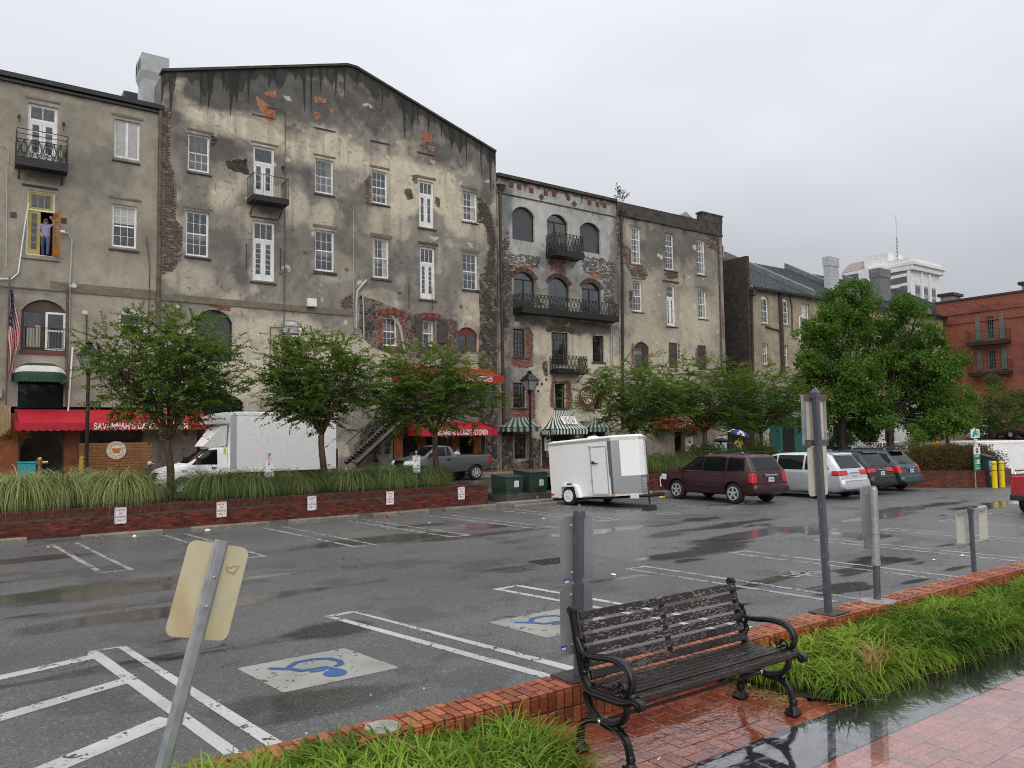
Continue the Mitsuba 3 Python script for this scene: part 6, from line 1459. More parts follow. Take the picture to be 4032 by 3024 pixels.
def suv(name,label,X,Y,Z,heading,paint,far=False):
 c=Car(name,label,'car',(X,Y,Z),heading);c.L=4.85;c.knots=[.02,.10,.13,.17,.50,.6,2.95,3.7,4.5,4.75,4.83]
 c.loft([(0,.50),(.02,.66),(.10,.70),(.13,.98),(.17,1.16),(.48,1.68),(.60,1.735),(1.6,1.785),(2.5,1.75),(2.95,1.66),(3.70,1.17),(4.5,1.07),(4.75,.97),(4.83,.80),(4.85,.55)],
           [(0,.42),(.3,.30),(4.4,.27),(4.85,.36)],[(0,1.13),(3.7,1.10),(4.85,.9)],[(0,.90),(.15,.955),(.8,.98),(4.1,.975),(4.6,.90),(4.80,.80),(4.85,.70)],[(0,.76),(.4,.765),(2.9,.74),(3.6,.76),(4.85,.75)])
 for x in (1.0,3.775):
  for s_ in (1,-1):c.cut(c.prism(sg.Point(x,.375).buffer(.435,20),'y',*(sorted((s_*.66,s_*1.2)))))
 for poly in ([(3.52,1.16),(2.50,1.16),(2.50,1.63),(2.88,1.60)],[(2.42,1.16),(1.40,1.16),(1.40,1.66),(2.42,1.645)],[(1.30,1.17),(.52,1.19),(.58,1.63),(1.28,1.66)]):
  c.inlay('side_window',poly,'y',.55,1.2,'mat_car_glass',both=True)
 c.inlay('rear_window',[(-.66,1.20),(.66,1.20),(.60,1.62),(-.60,1.62)],'x',-.1,.8,'mat_car_glass');c.inlay('windscreen',[(-.74,1.16),(.74,1.16),(.64,1.66),(-.64,1.66)],'x',2.7,3.9,'mat_car_glass')
 c.inlay('tail_light',[(.70,.78),(1.2,.78),(1.2,1.13),(.70,1.13)],'x',-.1,.30,'mat_red_light',both=True,label=None);c.inlay('headlight',[(.52,.74),(1.2,.74),(1.2,.95),(.52,.95)],'x',4.35,5,'mat_clear_light',both=True);c.inlay('grille',[(-.48,.76),(.48,.76),(.48,.94),(-.48,.94)],'x',4.6,5,'mat_chrome')
 for pts in ([(2.46,.34),(2.46,1.12)],[(1.36,.60),(1.36,1.12)],[(3.40,.40),(3.44,1.10)]):c.groove(pts,'y',.93,1.1)
 c.groove([(-.72,.72),(.72,.72)],'x',-.1,.125,both=False)
 c.done(paint)
 for s_ in (1,-1):
  c.add('roof_rail',cat([tube([(.75,s_*.66,1.77),(.85,s_*.66,1.83),(2.6,s_*.64,1.83),(2.7,s_*.64,1.77)],.022,6)]),'mat_trim',True)
  c.add('mirror',rbox(3.30,3.48,*sorted((s_*.98,s_*1.17)),1.10,1.28,.03),paint,True)
  for x in (1.55,2.62):c.add('door_handle',rbox(x,x+.2,*sorted((s_*.972,s_*1.012)),.99,1.03,.012),paint,True)
  c.add('side_moulding',box(1.55,3.2,*sorted((s_*.982,s_*.998)),.60,.67),'mat_trim')
  for x in (1.0,3.775):c.wheel(x,s_*.965,.375,.245)
 c.add('chrome_bar',rbox(.05,.10,-.33,.33,.98,1.06,.015),'mat_chrome',True);c.tailplate(.085,.87);c.add('bumper_strip',box(-.02,.01,-.82,.82,.52,.56),'mat_trim');c.add('stop_lamp',box(.50,.54,-.2,.2,1.69,1.72),'mat_red_light');c.add('wiper',tube([(.2,-.05,1.18),(.30,.35,1.26)],.012,5),'mat_trim')
 return c
def minivan(label,X,Y,Z,heading,paint,kind=0):
 c=Car('minivan',label,'minivan',(X,Y,Z),heading);c.L=5.15;c.knots=[.03,.12,.16,.24,.62,.8,3.3,4.35,4.85,5.1]
 if kind == 0:top=[(0,.52),(.03,.72),(.12,.76),(.16,.98),(.24,1.14),(.62,1.66),(.80,1.705),(2.2,1.74),(3.0,1.70),(3.3,1.63),(4.35,1.12),(4.85,.98),(5.1,.78),(5.15,.5)]
 else:top=[(0,.46),(.03,.62),(.14,.66),(.18,.95),(.30,1.12),(.74,1.64),(.95,1.70),(2.2,1.75),(3.0,1.71),(3.3,1.63),(4.25,1.13),(4.85,.98),(5.1,.76),(5.15,.5)]
 c.loft(top,[(0,.40),(.4,.26),(4.6,.22),(5.15,.30)],[(0,1.08),(4.3,1.05),(5.15,.85)],[(0,.86),(.15,.95),(.9,1.0),(4.2,.99),(4.8,.88),(5.1,.68),(5.15,.55)],[(0,.74),(.6,.76),(3.2,.75),(4.2,.78),(5.15,.7)])
 for x in (1.05,4.05):
  for s_ in (1,-1):c.cut(c.prism(sg.Point(x,.345).buffer(.405,20),'y',*(sorted((s_*.66,s_*1.2)))))
 W_=([(4.0,1.10),(2.92,1.10),(2.92,1.60),(3.28,1.57)],[(2.84,1.10),(1.72,1.10),(1.72,1.63),(2.84,1.62)],[(1.62,1.10),(.62,1.12),(.86,1.52),(1.62,1.62)] if kind == 0 else [(1.62,1.10),(.62,1.08),(.60,1.30),(.80,1.56),(1.62,1.62)])
 for q in W_:c.inlay('side_window',q,'y',.5,1.2,'mat_car_glass',both=True)
 c.inlay('rear_window',[(-.72,1.16),(.72,1.16),(.64,1.60),(-.64,1.60)],'x',-.1,.95,'mat_car_glass');c.inlay('windscreen',[(-.78,1.13),(.78,1.13),(.66,1.62),(-.66,1.62)],'x',3.05,4.5,'mat_car_glass')
 if kind == 0:c.inlay('tail_light',[(.42,.92),(1.2,.90),(1.2,1.05),(.42,1.08)],'x',-.1,.50,'mat_red_light',both=True)
 else:c.inlay('tail_light',[(.68,.78),(1.2,.80),(1.2,1.12),(.72,1.10)],'x',-.1,.45,'mat_red_light',both=True)
 c.inlay('headlight',[(.45,.70),(1.2,.72),(1.2,.92),(.50,.88)],'x',4.4,5.2,'mat_clear_light',both=True)
 for pts in ([(2.88,.32),(2.88,1.06)],[(1.67,.45),(1.67,1.06)],[(3.9,.35),(3.9,1.02)]):c.groove(pts,'y',.955,1.1)
 if kind == 0:c.groove([(.3,.98),(2.86,.98)],'y',.955,1.1)
 c.groove([(-.8,.70),(.8,.70)],'x',-.1,.13,both=False)
 c.done(paint)
 for s_ in (1,-1):
  c.add('mirror',rbox(3.72,3.90,*sorted((s_*.99,s_*1.2)),1.05,1.22,.03),paint,True)
  for x in (2.55,2.98):c.add('door_handle',rbox(x,x+.26,*sorted((s_*.985,s_*1.03)),.93,.975,.012),'mat_chrome' if kind == 0 else paint,True)
  for x in (1.05,4.05):c.wheel(x,s_*.975,.345,.225,'seven')
  if kind:c.add('roof_rail',tube([(1.0,s_*.66,1.70),(1.1,s_*.66,1.77),(2.9,s_*.64,1.77),(3.0,s_*.64,1.71)],.018,6),'mat_trim',True)
 c.add('chrome_bar',rbox(.11,.15,-.34,.34,.985,1.02,.01),'mat_chrome',True);c.tailplate(.125,.86);c.add('stop_lamp',box(.70,.74,-.18,.18,1.655,1.685),'mat_red_light');c.add('spoiler',tm(mf.Manifold.hull_points(np.array([(x,y,z) for y in (-.62,.62) for x,z in ((.56,1.66),(.85,1.70),(.62,1.71),(.85,1.72))]))),paint if kind == 0 else 'mat_trim');c.add('wiper',tube([(.26,0,1.15),(.40,.4,1.25)],.012,5),'mat_trim')
 return c
suv('suv','wet burgundy SUV with roof rails parked nose-in at the planter',23.72,17.17,LOT,math.radians(88.1),'mat_paint_burgundy')
minivan('silver minivan parked nose-in, its middle hidden by the tall sign post',27.6,16.25,LOT,math.radians(90.5),'mat_paint_silver')
minivan('black minivan parked between the silver and the teal one',30.2,16.6,LOT,math.radians(91),'mat_paint_black')
minivan('older teal minivan nearest to the pay station',32.75,16.75,LOT,math.radians(92),'mat_paint_teal',1)

def sedan(label,X,Y,Z,heading,paint):
 c=Car('sedan',label,'car',(X,Y,Z),heading);c.L=4.75;c.knots=[.05,.2,.95,1.75,2.6,3.4,4.4,4.65]
 c.loft([(0,.55),(.05,.85),(.2,.95),(.95,1.0),(1.75,1.36),(2.2,1.40),(2.6,1.38),(3.4,.98),(4.4,.80),(4.65,.66),(4.75,.45)],[(0,.32),(.4,.20),(4.3,.18),(4.75,.25)],[(0,.90),(3.4,.90),(4.75,.62)],[(0,.75),(.3,.86),(1.2,.89),(3.8,.88),(4.4,.80),(4.75,.58)],[(0,.6),(1.75,.60),(2.6,.60),(4.75,.6)])
 for x in (.98,3.72):
  for s_ in (1,-1):c.cut(c.prism(sg.Point(x,.31).buffer(.36,18),'y',*(sorted((s_*.6,s_*1.1)))))
 for q in ([(3.22,.95),(2.32,.95),(2.32,1.31),(2.62,1.29)],[(2.24,.95),(1.35,.96),(1.72,1.27),(2.24,1.31)]):c.inlay('side_window',q,'y',.4,1.1,'mat_car_glass',both=True)
 c.inlay('windscreen',[(-.70,.99),(.70,.99),(.55,1.33),(-.55,1.33)],'x',2.5,3.6,'mat_car_glass');c.inlay('rear_window',[(-.66,1.02),(.66,1.02),(.54,1.32),(-.54,1.32)],'x',.8,1.9,'mat_car_glass')
 c.inlay('headlight',[(.36,.52),(1.0,.54),(1.0,.68),(.40,.68)],'x',4.1,4.8,'mat_clear_light',both=True);c.inlay('grille',[(-.30,.50),(.30,.50),(.32,.64),(-.32,.64)],'x',4.3,4.8,'mat_trim');c.inlay('tail_light',[(.40,.68),(1.0,.68),(1.0,.84),(.40,.84)],'x',-.1,.35,'mat_red_light',both=True)
 for pts in ([(2.28,.3),(2.28,.92)],[(1.35,.5),(1.35,.92)],[(3.3,.3),(3.3,.88)]):c.groove(pts,'y',.85,1.0)
 c.done(paint)
 for s_ in (1,-1):
  c.add('mirror',rbox(3.0,3.16,*sorted((s_*.87,s_*1.03)),.93,1.06,.02),paint,True)
  for x in (.98,3.72):c.wheel(x,s_*.87,.31,.2,'seven')
 c.tailplate(-.005,.62)
 return c
p=at_depth(3437,1790,57);
sedan('white sedan with its front to the viewer, standing before the white shop fronts',p[0]+5.3,p[1]+2.2,-.35,math.radians(222),'mat_paint_white')
p=at_depth(3985,1735,72);sedan('black sedan half hidden by the trees on the rise at the right edge',p[0]-.5,p[1]-1.5,1.06,math.radians(75),'mat_paint_dark')
p=at_depth(3905,1725,74);suv('suv','white off-roader on the rise right of the green pay sign',p[0]-1.5,p[1]+1.8,1.1,math.radians(-55),'mat_paint_white')

# ---- pickups
def pickup(label,X,Y,Z,heading,paint,L=5.55,tail_only=False,big=True):
 c=Car('pickup',label,'pickup',(X,Y,Z),heading);c.L=L;s_=L/5.55;k=[0.02,.06,2.30,2.36,2.60,3.2,3.85,4.45,5.3,5.45];c.knots=[q*s_ for q in k];H=1.0 if big else .86
 zr=1.36*H;
 c.loft([(0,.70*H),(.02*s_,zr-.03),(.06*s_,zr),(2.30*s_,zr),(2.36*s_,1.40*H),(2.60*s_,1.86*H),(3.2*s_,1.92*H),(3.62*s_,1.86*H),(4.32*s_,1.36*H),(5.3*s_,1.22*H),(5.45*s_,1.0*H),(5.55*s_,.6*H)],
           [(0,.58*H),(.4,.48*H),(5.0*s_,.42*H),(L,.5*H)],[(0,1.30*H),(2.3*s_,1.30*H),(4.3*s_,1.28*H),(L,1.05*H)],[(0,.93*H),(.1,.97*H),(4.8*s_,.98*H),(5.35*s_,.92*H),(L,.80*H)],[(0,.9*H),(2.2*s_,.9*H),(2.6*s_,.74*H),(3.7*s_,.74*H),(4.3*s_,.8*H),(L,.8*H)])
 c.cut(c.prism([(.10,.85*H),(2.24*s_,.85*H),(2.24*s_,2.2),(.10,2.2)],'y',-.86*H,.86*H))
 xa,xb,R=1.05*s_,4.45*s_,(.40 if big else .35)
 for x in (xa,xb):
  for q in (1,-1):c.cut(c.prism(sg.Point(x,R).buffer(R+.08,20),'y',*(sorted((q*.62,q*1.2)))))
 c.inlay('side_window',[(4.05*s_,1.36*H),(3.02*s_,1.34*H),(3.02*s_,1.80*H),(3.52*s_,1.80*H)],'y',.5,1.2,'mat_car_glass',both=True);c.inlay('side_window',[(2.94*s_,1.36*H),(2.66*s_,1.36*H),(2.76*s_,1.80*H),(2.94*s_,1.80*H)],'y',.5,1.2,'mat_car_glass',both=True)
 c.inlay('rear_window',[(-.6,1.40*H),(.6,1.40*H),(.56,1.78*H),(-.56,1.78*H)],'x',2.2*s_,2.8*s_,'mat_car_glass');c.inlay('windscreen',[(-.74,1.39*H),(.74,1.39*H),(.64,1.83*H),(-.64,1.83*H)],'x',3.4*s_,4.5*s_,'mat_car_glass')
 c.inlay('tail_light',[(.80*H,.92*H),(1.2,.92*H),(1.2,1.26*H),(.80*H,1.26*H)],'x',-.1,.20,'mat_red_light',both=True);c.inlay('headlight',[(.55,.92*H),(1.2,.92*H),(1.2,1.14*H),(.55,1.14*H)],'x',5.0*s_,5.7,'mat_clear_light',both=True);c.inlay('grille',[(-.5,.80*H),(.5,.80*H),(.5,1.14*H),(-.5,1.14*H)],'x',5.1*s_,5.7,'mat_chrome')
 for pts in ([(2.33*s_,.5*H),(2.33*s_,1.4*H)],[(4.12*s_,.5*H),(4.12*s_,1.3*H)],[(2.62*s_,.56*H),(2.62*s_,1.34*H)],[(2.62*s_,.60*H),(4.12*s_,.60*H)]):c.groove(pts,'y',.93*H,1.1)
 c.done(paint)
 c.add('rear_bumper',rbox(-.16,.02,-.92*H,.92*H,.50*H,.72*H,.04),'mat_trim' if not big else paint,True);c.add('tail_plate',box(-.175,-.161,-.15,.15,.55*H,.69*H),'mat_plate')
 for q in (1,-1):
  for x in (xa,xb):c.wheel(x,q*.965*H,R,.26,'seven' if big else 'five')
  c.add('mirror',rbox(3.95*s_,4.12*s_,*sorted((q*.97,q*1.24)),1.30*H,1.52*H,.03),'mat_trim',True);c.add('door_handle',rbox(2.74*s_,2.98*s_,*sorted((q*.965*H,q*.995*H)),1.10*H,1.22*H,.015),'mat_trim',True)
  c.add('bed_rail',box(.08,2.26*s_,*sorted((q*.865*H,q*.93*H)),zr+.002,zr+.022),'mat_trim')
 return c
xr=on_y(1935,1810,35.5)[0]
pickup('grey pickup with a single cab parked in front of the candy shop',xr,36.45,STREET,math.radians(180),'mat_paint_grey',5.3)
c=pickup('red pickup of which only the tail shows at the right edge',25.85,9.56,LOT,math.radians(2),'mat_paint_red',4.9,big=False)
c.add('tube_rail',cat([tube([(.35,q*.78,1.17),(.42,q*.78,1.30),(2.0,q*.78,1.30)],.03,8) for q in (1,-1)]),'mat_chrome',True)

# ---- white box truck
def box_truck(label,X,Y,Z,heading,cab=True,Lb=5.2,Hb=2.35,zb=.95):
 c=Car('box_truck',label,'box truck',(X,Y,Z),heading)
 W_=1.22;r_=rbox(0,Lb,-W_,W_,zb,zb+Hb,.03);c.add('box',r_,'mat_white_gloss',20)
 c.add('skirt_rail',cat([box(.02,Lb-.02,-W_-.015,-W_-.001,zb-.02,zb+.12),box(.02,Lb-.02,W_+.001,W_+.015,zb-.02,zb+.12)]),'mat_white');c.add('top_rail',cat([box(.02,Lb-.02,q*W_+min(0,q)*.02+.0,q*W_+max(0,q)*.02,zb+Hb-.14,zb+Hb-.02) for q in (1,-1)]),'mat_white')
 for i in range(1,8):
  for q in (1,-1):c.add('seam',box(Lb*i/8-.006,Lb*i/8+.006,*sorted((q*(W_+.0005),q*(W_+.004))),zb+.13,zb+Hb-.15),'mat_white')
 c.add('corner_post',cat([box(Lb-.26,Lb-.002,q*W_+(0 if q > 0 else -.012),q*W_+(.012 if q > 0 else 0),zb+.02,zb+Hb-.14) for q in (1,-1)]),'mat_alloy')
 c.add('rear_bumper',cat([box(-.12,-.01,-1.1,1.1,.55,.72)]+[box(-.05,.05,q-.05,q+.05,.72,zb) for q in (-.9,.9)]),'mat_trim');c.add('chassis',box(.1,Lb+.6,-.5,.5,.55,zb-.02),'mat_dark');c.add('tail_gate_post',box(-.06,.0,W_-.1,W_+.03,zb-.3,zb+.9),'mat_trim')
 c.add('marker_lamp',box(.3,.42,W_+.001,W_+.02,zb+.14,zb+.19),'mat_red_light')
 for q in (1,-1):
  for o in (0,):c.wheel(1.35,q*1.16,.39,.25,'steel',hub='mat_white')
 if cab:
  k=Car.__new__(Car);k.t=c.t;k.o,k.h,k.M=c.o,c.h,c.M.copy();k.parts=[];k.M=c.M @ trimesh.transformations.translation_matrix([Lb+.02,0,0]);k.L=2.75;k.knots=[.2,.5,.95,1.75,2.5,2.68]
  k.loft([(0,2.1),(.2,2.13),(.5,2.10),(.72,2.02),(1.62,1.40),(2.4,1.20),(2.62,1.12),(2.75,.8)],[(0,.55),(2.3,.48),(2.75,.5)],[(0,1.32),(1.6,1.30),(2.75,.95)],[(0,.98),(1.6,.98),(2.4,.95),(2.75,.85)],[(0,.80),(.8,.78),(1.6,.85),(2.75,.85)])
  for q in (1,-1):k.cut(k.prism(sg.Point(1.78,.40).buffer(.48,20),'y',*sorted((q*.6,q*1.2))))
  k.inlay('side_window',[(1.42,1.36),(.42,1.34),(.42,1.96),(.80,1.94)],'y',.5,1.2,'mat_car_glass',both=True);k.inlay('windscreen',[(-.82,1.42),(.82,1.42),(.70,1.98),(-.70,1.98)],'x',.5,1.8,'mat_car_glass')
  k.inlay('headlight',[(.56,.78),(1.2,.78),(1.2,1.02),(.60,1.02)],'x',2.2,2.9,'mat_clear_light',both=True);k.inlay('grille',[(-.50,.72),(.50,.72),(.50,1.04),(-.50,1.04)],'x',2.4,2.9,'mat_trim')
  for pts in ([(.34,.6),(.34,2.0)],[(1.44,.6),(1.44,1.3)]):k.groove(pts,'y',.93,1.1)
  k.done('mat_paint_white')
  k.add('front_bumper',rbox(2.62,2.90,-.98,.98,.48,.68,.04),'mat_chrome',True)
  for q in (1,-1):
   k.wheel(1.78,q*.99,.39,.25,'steel',hub='mat_white');k.add('mirror',rbox(1.15,1.32,*sorted((q*1.02,q*1.28)),1.36,1.66,.03),'mat_trim',True);k.add('door_handle',box(.46,.66,*sorted((q*.975,q*1.0)),1.18,1.23),'mat_trim');k.add('vent',box(1.62,1.86,*sorted((q*.975,q*.99)),1.10,1.14),'mat_chrome')
  f=mf.Manifold.hull_points(np.array([(x,y,z) for x,z,w in ((.05,2.12,.86),(.05,zb+Hb-.55,1.05),(.30,zb+Hb-.62,1.0),(.95,2.10,.72),(.70,2.02,.74)) for y in (-w,w)]));k.add('air_deflector',tm(f),'mat_white_gloss',40)
  a=mf.Manifold.hull_points(np.array([(x,y,z) for x,z,w in ((-.02,zb+Hb-.5,W_-.02),(-.02,zb+Hb-.01,W_-.05),(.25,zb+Hb-.05,W_-.12),(.62,zb+Hb-.22,W_-.2),(.70,zb+Hb-.5,W_-.25)) for y in (-w,w)]));k.add('nose_cap',tm(a),'mat_alloy',40)
  k.add('decal',box(-.02+.1,.18,.985,.99,1.75,2.0),'mat_decal')
 return c

xl=on_y(1100,1800,33.6)[0]
xfront=on_y(625,1880,33.6)[0]
box_truck('white box truck with an air deflector parked on the lower street',xfront+7.55,34.9,STREET,math.radians(180),True,4.75,2.55,1.0)
p=at_depth(3793,1737,40)
box_truck('plain low white trailer box behind the yellow bollards at the right edge',p[0],p[1],LOT,math.radians(-35.7),False,6.0,1.62,.32)

# ---- enclosed trailer, tilted with its nose up on the jack
c=Car('cargo_trailer','white enclosed cargo trailer standing alone with its front raised on a jack','trailer',(0,0,0),0)
yaw=math.radians(-83.5)  # nose towards the viewer and to the right
tilt=math.radians(-4.2)
M=trimesh.transformations.rotation_matrix(yaw,(0,0,1)) @ trimesh.transformations.rotation_matrix(tilt,(0,1,0))
c.M=trimesh.transformations.translation_matrix([18.17,21.85,LOT+.34]) @ M @ trimesh.transformations.translation_matrix([-1.0,1.11,-.34])
Lt,Wt,z0,z1=3.05,.98,.27,2.28
out=sg.Polygon([(0,-Wt),(Lt,-Wt),(Lt+.55,-.14),(Lt+.55,.14),(Lt,Wt),(0,Wt)])
shell=extr(out,z1-z0);shell.apply_translation([0,0,z0]);body=man(shell)
for q in (1,-1):body=body-man(box(.62,1.40,*sorted((q*(Wt-.2),q*(Wt+.1))),z0-.1,z0+.34))
c.add('shell',tm(body),'mat_white_gloss')
c.add('roof',tm(mf.Manifold.hull_points(np.array([(x*1.004,y*1.02,z) for x,y in list(out.exterior.coords) for z in (z1+.002,z1+.03)]+[(x*.97+.05,y*.8,z1+.09) for x,y in list(out.exterior.coords)]))),'mat_white')
c.add('trim',cat([extr(out.buffer(.012,join_style=2).difference(out.buffer(.0005)),.085).apply_translation([0,0,z1-.085]),extr(out.buffer(.012,join_style=2).difference(out.buffer(.0005)),.05).apply_translation([0,0,z0])]),'mat_alloy',label='aluminium edge trim')

nose=sg.Polygon([(Lt-.02,Wt+.002),(Lt+.55,.14+.004),(Lt+.55+.006,.14),(Lt+.55+.006,-.14),(Lt+.55,-.144),(Lt-.02,-Wt-.002)])
sk=out.buffer(.006,join_style=2).difference(out.buffer(.0008)).intersection(sg.box(Lt-.12,-2,9,2))
c.add('stone_guard',extr(sk,.62).apply_translation([0,0,z0+.055]),'mat_tread',label='aluminium tread plate stone guard');c.add('corner_guard',cat([extr(out.buffer(.007,join_style=2).difference(out.buffer(.0008)).intersection(sg.box(Lt-.16,q*.62 if q > 0 else -2,Lt+.17,2 if q > 0 else -.62)),z1-z0-.78).apply_translation([0,0,z0+.68]) for q in (1,-1)]),'mat_tread')
kd=c.add('side_door',box(2.12,2.80,-Wt-.022,-Wt-.001,z0+.10,z1-.30),'mat_white_gloss',label='side door with bar lock')
c.add('door_frame',cat([box(2.06,2.118,-Wt-.018,-Wt-.001,z0+.06,z1-.26),box(2.802,2.86,-Wt-.018,-Wt-.001,z0+.06,z1-.26),box(2.118,2.802,-Wt-.018,-Wt-.001,z1-.298,z1-.24),box(2.118,2.802,-Wt-.018,-Wt-.001,z0+.04,z0+.098)]),'mat_alloy',parent=kd)
c.add('lock',cat([box(2.16,2.26,-Wt-.07,-Wt-.022,1.42,1.52),tube([(2.2,-Wt-.06,1.44),(2.44,-Wt-.06,1.44)],.018,6)]),'mat_trim',parent=kd);c.add('hinge',cat([box(2.03,2.14,-Wt-.035,-Wt-.018,z,z+.1) for z in (.78,1.98)]),'mat_alloy',parent=kd)
fd=sg.Polygon([(.52,z0),(.62,z0+.40),(.70,z0+.46),(1.32,z0+.46),(1.40,z0+.40),(1.56,z0)]).difference(sg.Polygon([(.60,z0-.1),(.68,z0+.36),(.73,z0+.40),(1.29,z0+.40),(1.33,z0+.36),(1.44,z0-.1)]))
for q in (1,-1):
 c.add('fender',wall_xz(fd,q*(Wt+.16) if q < 0 else Wt+.001,q*(Wt+.001) if q < 0 else Wt+.16),'mat_white');c.wheel(1.0,q*(Wt+.13),.34,.2,'steel',hub='mat_white');c.add('fender_lamp',rbox(.92,1.10,*sorted((q*(Wt+.02),q*(Wt+.12))),z0+.462,z0+.52,.015),'mat_trim')
 for x,z,m_ in ((2.95,z1-.04,'mat_amber'),(.03,z0+.14,'mat_red_light'),(2.98,z0+.05,'mat_amber')):c.add('marker_lamp',box(x,x+.12,*sorted((q*(Wt+.013),q*(Wt+.03))),z-.025,z+.03),m_)
c.add('frame_rail',cat([tube([(2.6,q*.7,z0-.04),(Lt+1.15,q*.05,z0-.04)],.05,4) for q in (1,-1)]+[box(0,Lt,-.9,.9,z0-.09,z0-.002)]),'mat_dark');jx=Lt+.72
c.add('bracket_plate',box(Lt+.30,Lt+.62,-.50,-.42,z0-.11,z0+.02),'mat_white')
c.add('jack',cat([tube([(jx,0,z0-.62),(jx,0,z0+.42)],.032,8),box(jx-.09,jx+.09,-.09,.09,z0-.64,z0-.61),tube([(jx,0,z0+.38),(jx+.12,0,z0+.38),(jx+.12,0,z0+.44)],.012,5)]),'mat_iron',True);c.add('coupler',rbox(jx+.2,jx+.62,-.07,.07,z0-.09,z0+.06,.03),'mat_iron',True);c.add('coupler_lock',rbox(jx+.48,jx+.60,-.09,.09,z0-.14,z0-.08,.015),'mat_yellow_gloss')
c.add('roof_vent',lathe([(.24,z1+.05),(.25,z1+.10),(.2,z1+.17),(.08,z1+.2)],14,(1.3,.1,0)),'mat_white',True)
c.add('louvre',cat([box(Lt+.565,Lt+.585,-.13,.13,z0+.10+.055*i,z0+.135+.055*i) for i in range(9)]),'mat_alloy')
blk=on_z(2562,1952,LOT+.12)
part(c.t,'jack_block',box(18.75,19.15,18.45,18.75,LOT,LOT+.2),'mat_old_plank',label='old timber block under the jack')
# ------------------------------------------------------------------ sign posts on the kerb wall (their backs to the viewer)
KT_Z=.248
def rrect(w,h,r):return sg.box(-w/2+r,-h/2+r,w/2-r,h/2-r).buffer(r,6)
pr('mat_sign_back',lambda p,n,uv:mix((.30,.31,.33),(.42,.43,.45),fbm(p.x*6,p.y*6,p.z*4,3)),.32,metallic=.6)
def cream(p,n,uv):
 c=mix((.50,.45,.29),(.60,.56,.40),fbm(p.x*9,p.y*9,p.z*7,4))
 return mix(c,(.46,.32,.15),smoothstep(.50,.72,fbm(p.x*6+3,p.y*2,p.z*2.2,4))*.55)
pr('mat_sign_cream',cream,.38)
def post_paint(p,n,uv):
 k=smoothstep(.66,.72,fbm(p.x*44,p.y*44,p.z*14,4));return mix(mix((.060,.066,.084),(.085,.092,.112),noise(p.x*9,p.y*9,p.z*3)),mix((.22,.22,.23),(.13,.11,.10),noise(p.x*90,p.y*90,p.z*60)),k)
pr('mat_post_paint',post_paint,.38)
def board(t,cx,cy,cz,w,h,mat,th=.004,r=.04,tilt=0.0,name='board',label=None):
 m=wall_xz(rrect(w,h,r),0,th);m=rot(m,tilt,(0,1,0));k=part(t,name,mv(m,[cx,cy,cz]),mat,label=label)
 if not tilt:
  for q in (.36,-.36):part(k,'bolt',lathe([(.010,0),(.010,.007),(.005,.011)],6).apply_transform(trimesh.transformations.rotation_matrix(math.pi/2,(1,0,0))).apply_translation([cx-.05,cy-.0005,cz+h*q]),'mat_galv')
 return k
# the leaning one at the left
t=thing('sign_post','galvanized post leaning to the right with the cream back of a sign, at the left','sign post')
c4=[on_y(px,py,4.40) for px,py in ((751,2118),(988,2160),(890,2535),(641,2500))]
ctr=sum(c4)/4;w_=(np.linalg.norm(c4[1]-c4[0])+np.linalg.norm(c4[2]-c4[3]))/2;h_=(np.linalg.norm(c4[3]-c4[0])+np.linalg.norm(c4[2]-c4[1]))/2
a=on_y(876,2128,4.385);b=on_y(662,2950,4.385);dv=(a-b)/np.linalg.norm(a-b);tl=math.atan2(dv[0],dv[2])
bz=b+dv*((-.05-b[2])/dv[2])
board(t,ctr[0],4.402,ctr[2],w_*.985,h_*.985,'mat_sign_cream',r=.045,tilt=tl)
Lp=np.linalg.norm(a-bz);U=sg.Polygon([(-.036,0),(-.031,.004),(-.02,.004),(-.016,-.022),(.016,-.022),(.02,.004),(.031,.004),(.036,0),(.022,-.004),(.018,-.028),(-.018,-.028),(-.022,-.004)])
m=extr(U.buffer(.0025),Lp);m=rot(m,tl,(0,1,0));part(t,'post',mv(m,[bz[0],4.392,bz[2]]),'mat_galv')
for q in (.25,.75):part(t,'bolt',mv(rot(lathe([(.009,0),(.009,.008),(.004,.012)],6),math.pi/2,(1,0,0)),ctr+[dv[0]*(q-.5)*h_*.6,-.035,dv[2]*(q-.5)*h_*.6]),'mat_galv')
part(t,'handprint',wall_xz(shapely.union_all([sg.LineString([(-.035,.01),(-.03,-.015),(0,-.02),(.02,-.005),(.035,.012)]).buffer(.0035),sg.LineString([(-.03,.012),(-.01,.005),(0,.014),(.02,.01)]).buffer(.003),sg.LineString([(-.015,-.02),(.0,-.032),(.02,-.02)]).buffer(.0025)]),0,.0006).apply_translation([on_y(918,2240,4.40)[0],4.400,on_y(918,2240,4.40)[2]]),'mat_stain')

def square_post(label,base,top,w,cap=True,plate=.16):
 t=thing('sign_post',label,'sign post');b,a=np.array(base),np.array(top);d=a-b
 m=rbox(-w/2,w/2,-w/2,w/2,0,1,.004);v=m.vertices;m=trimesh.Trimesh(v*[1,1,0]+b+v[:,2:]*d,m.faces,process=False);part(t,'post',m,'mat_post_paint')
 cw=w*.60;part(t,'cap',tm(mf.Manifold.hull_points(np.array([(sx*cw,sy*cw,z) for sx in (-1,1) for sy in (-1,1) for z in (-.055,.0)]+[(0,0,.055)]))).apply_translation(a),'mat_post_paint')
 if plate:part(t,'base_plate',rbox(b[0]-plate,b[0]+plate,b[1]-.13,b[1]+.13,b[2],b[2]+.012,.004),'mat_old_plank' if plate > .16 else 'mat_pipe_dark')
 return t
P2=on_z(2278,2662,KT_Z);A2=on_y(2281,2012,P2[1])
t=square_post('dark square post with two grey sign backs right behind the bench',(P2[0],P2[1],KT_Z),A2,.054)
def by(px,py,y):return on_y(px,py,y)
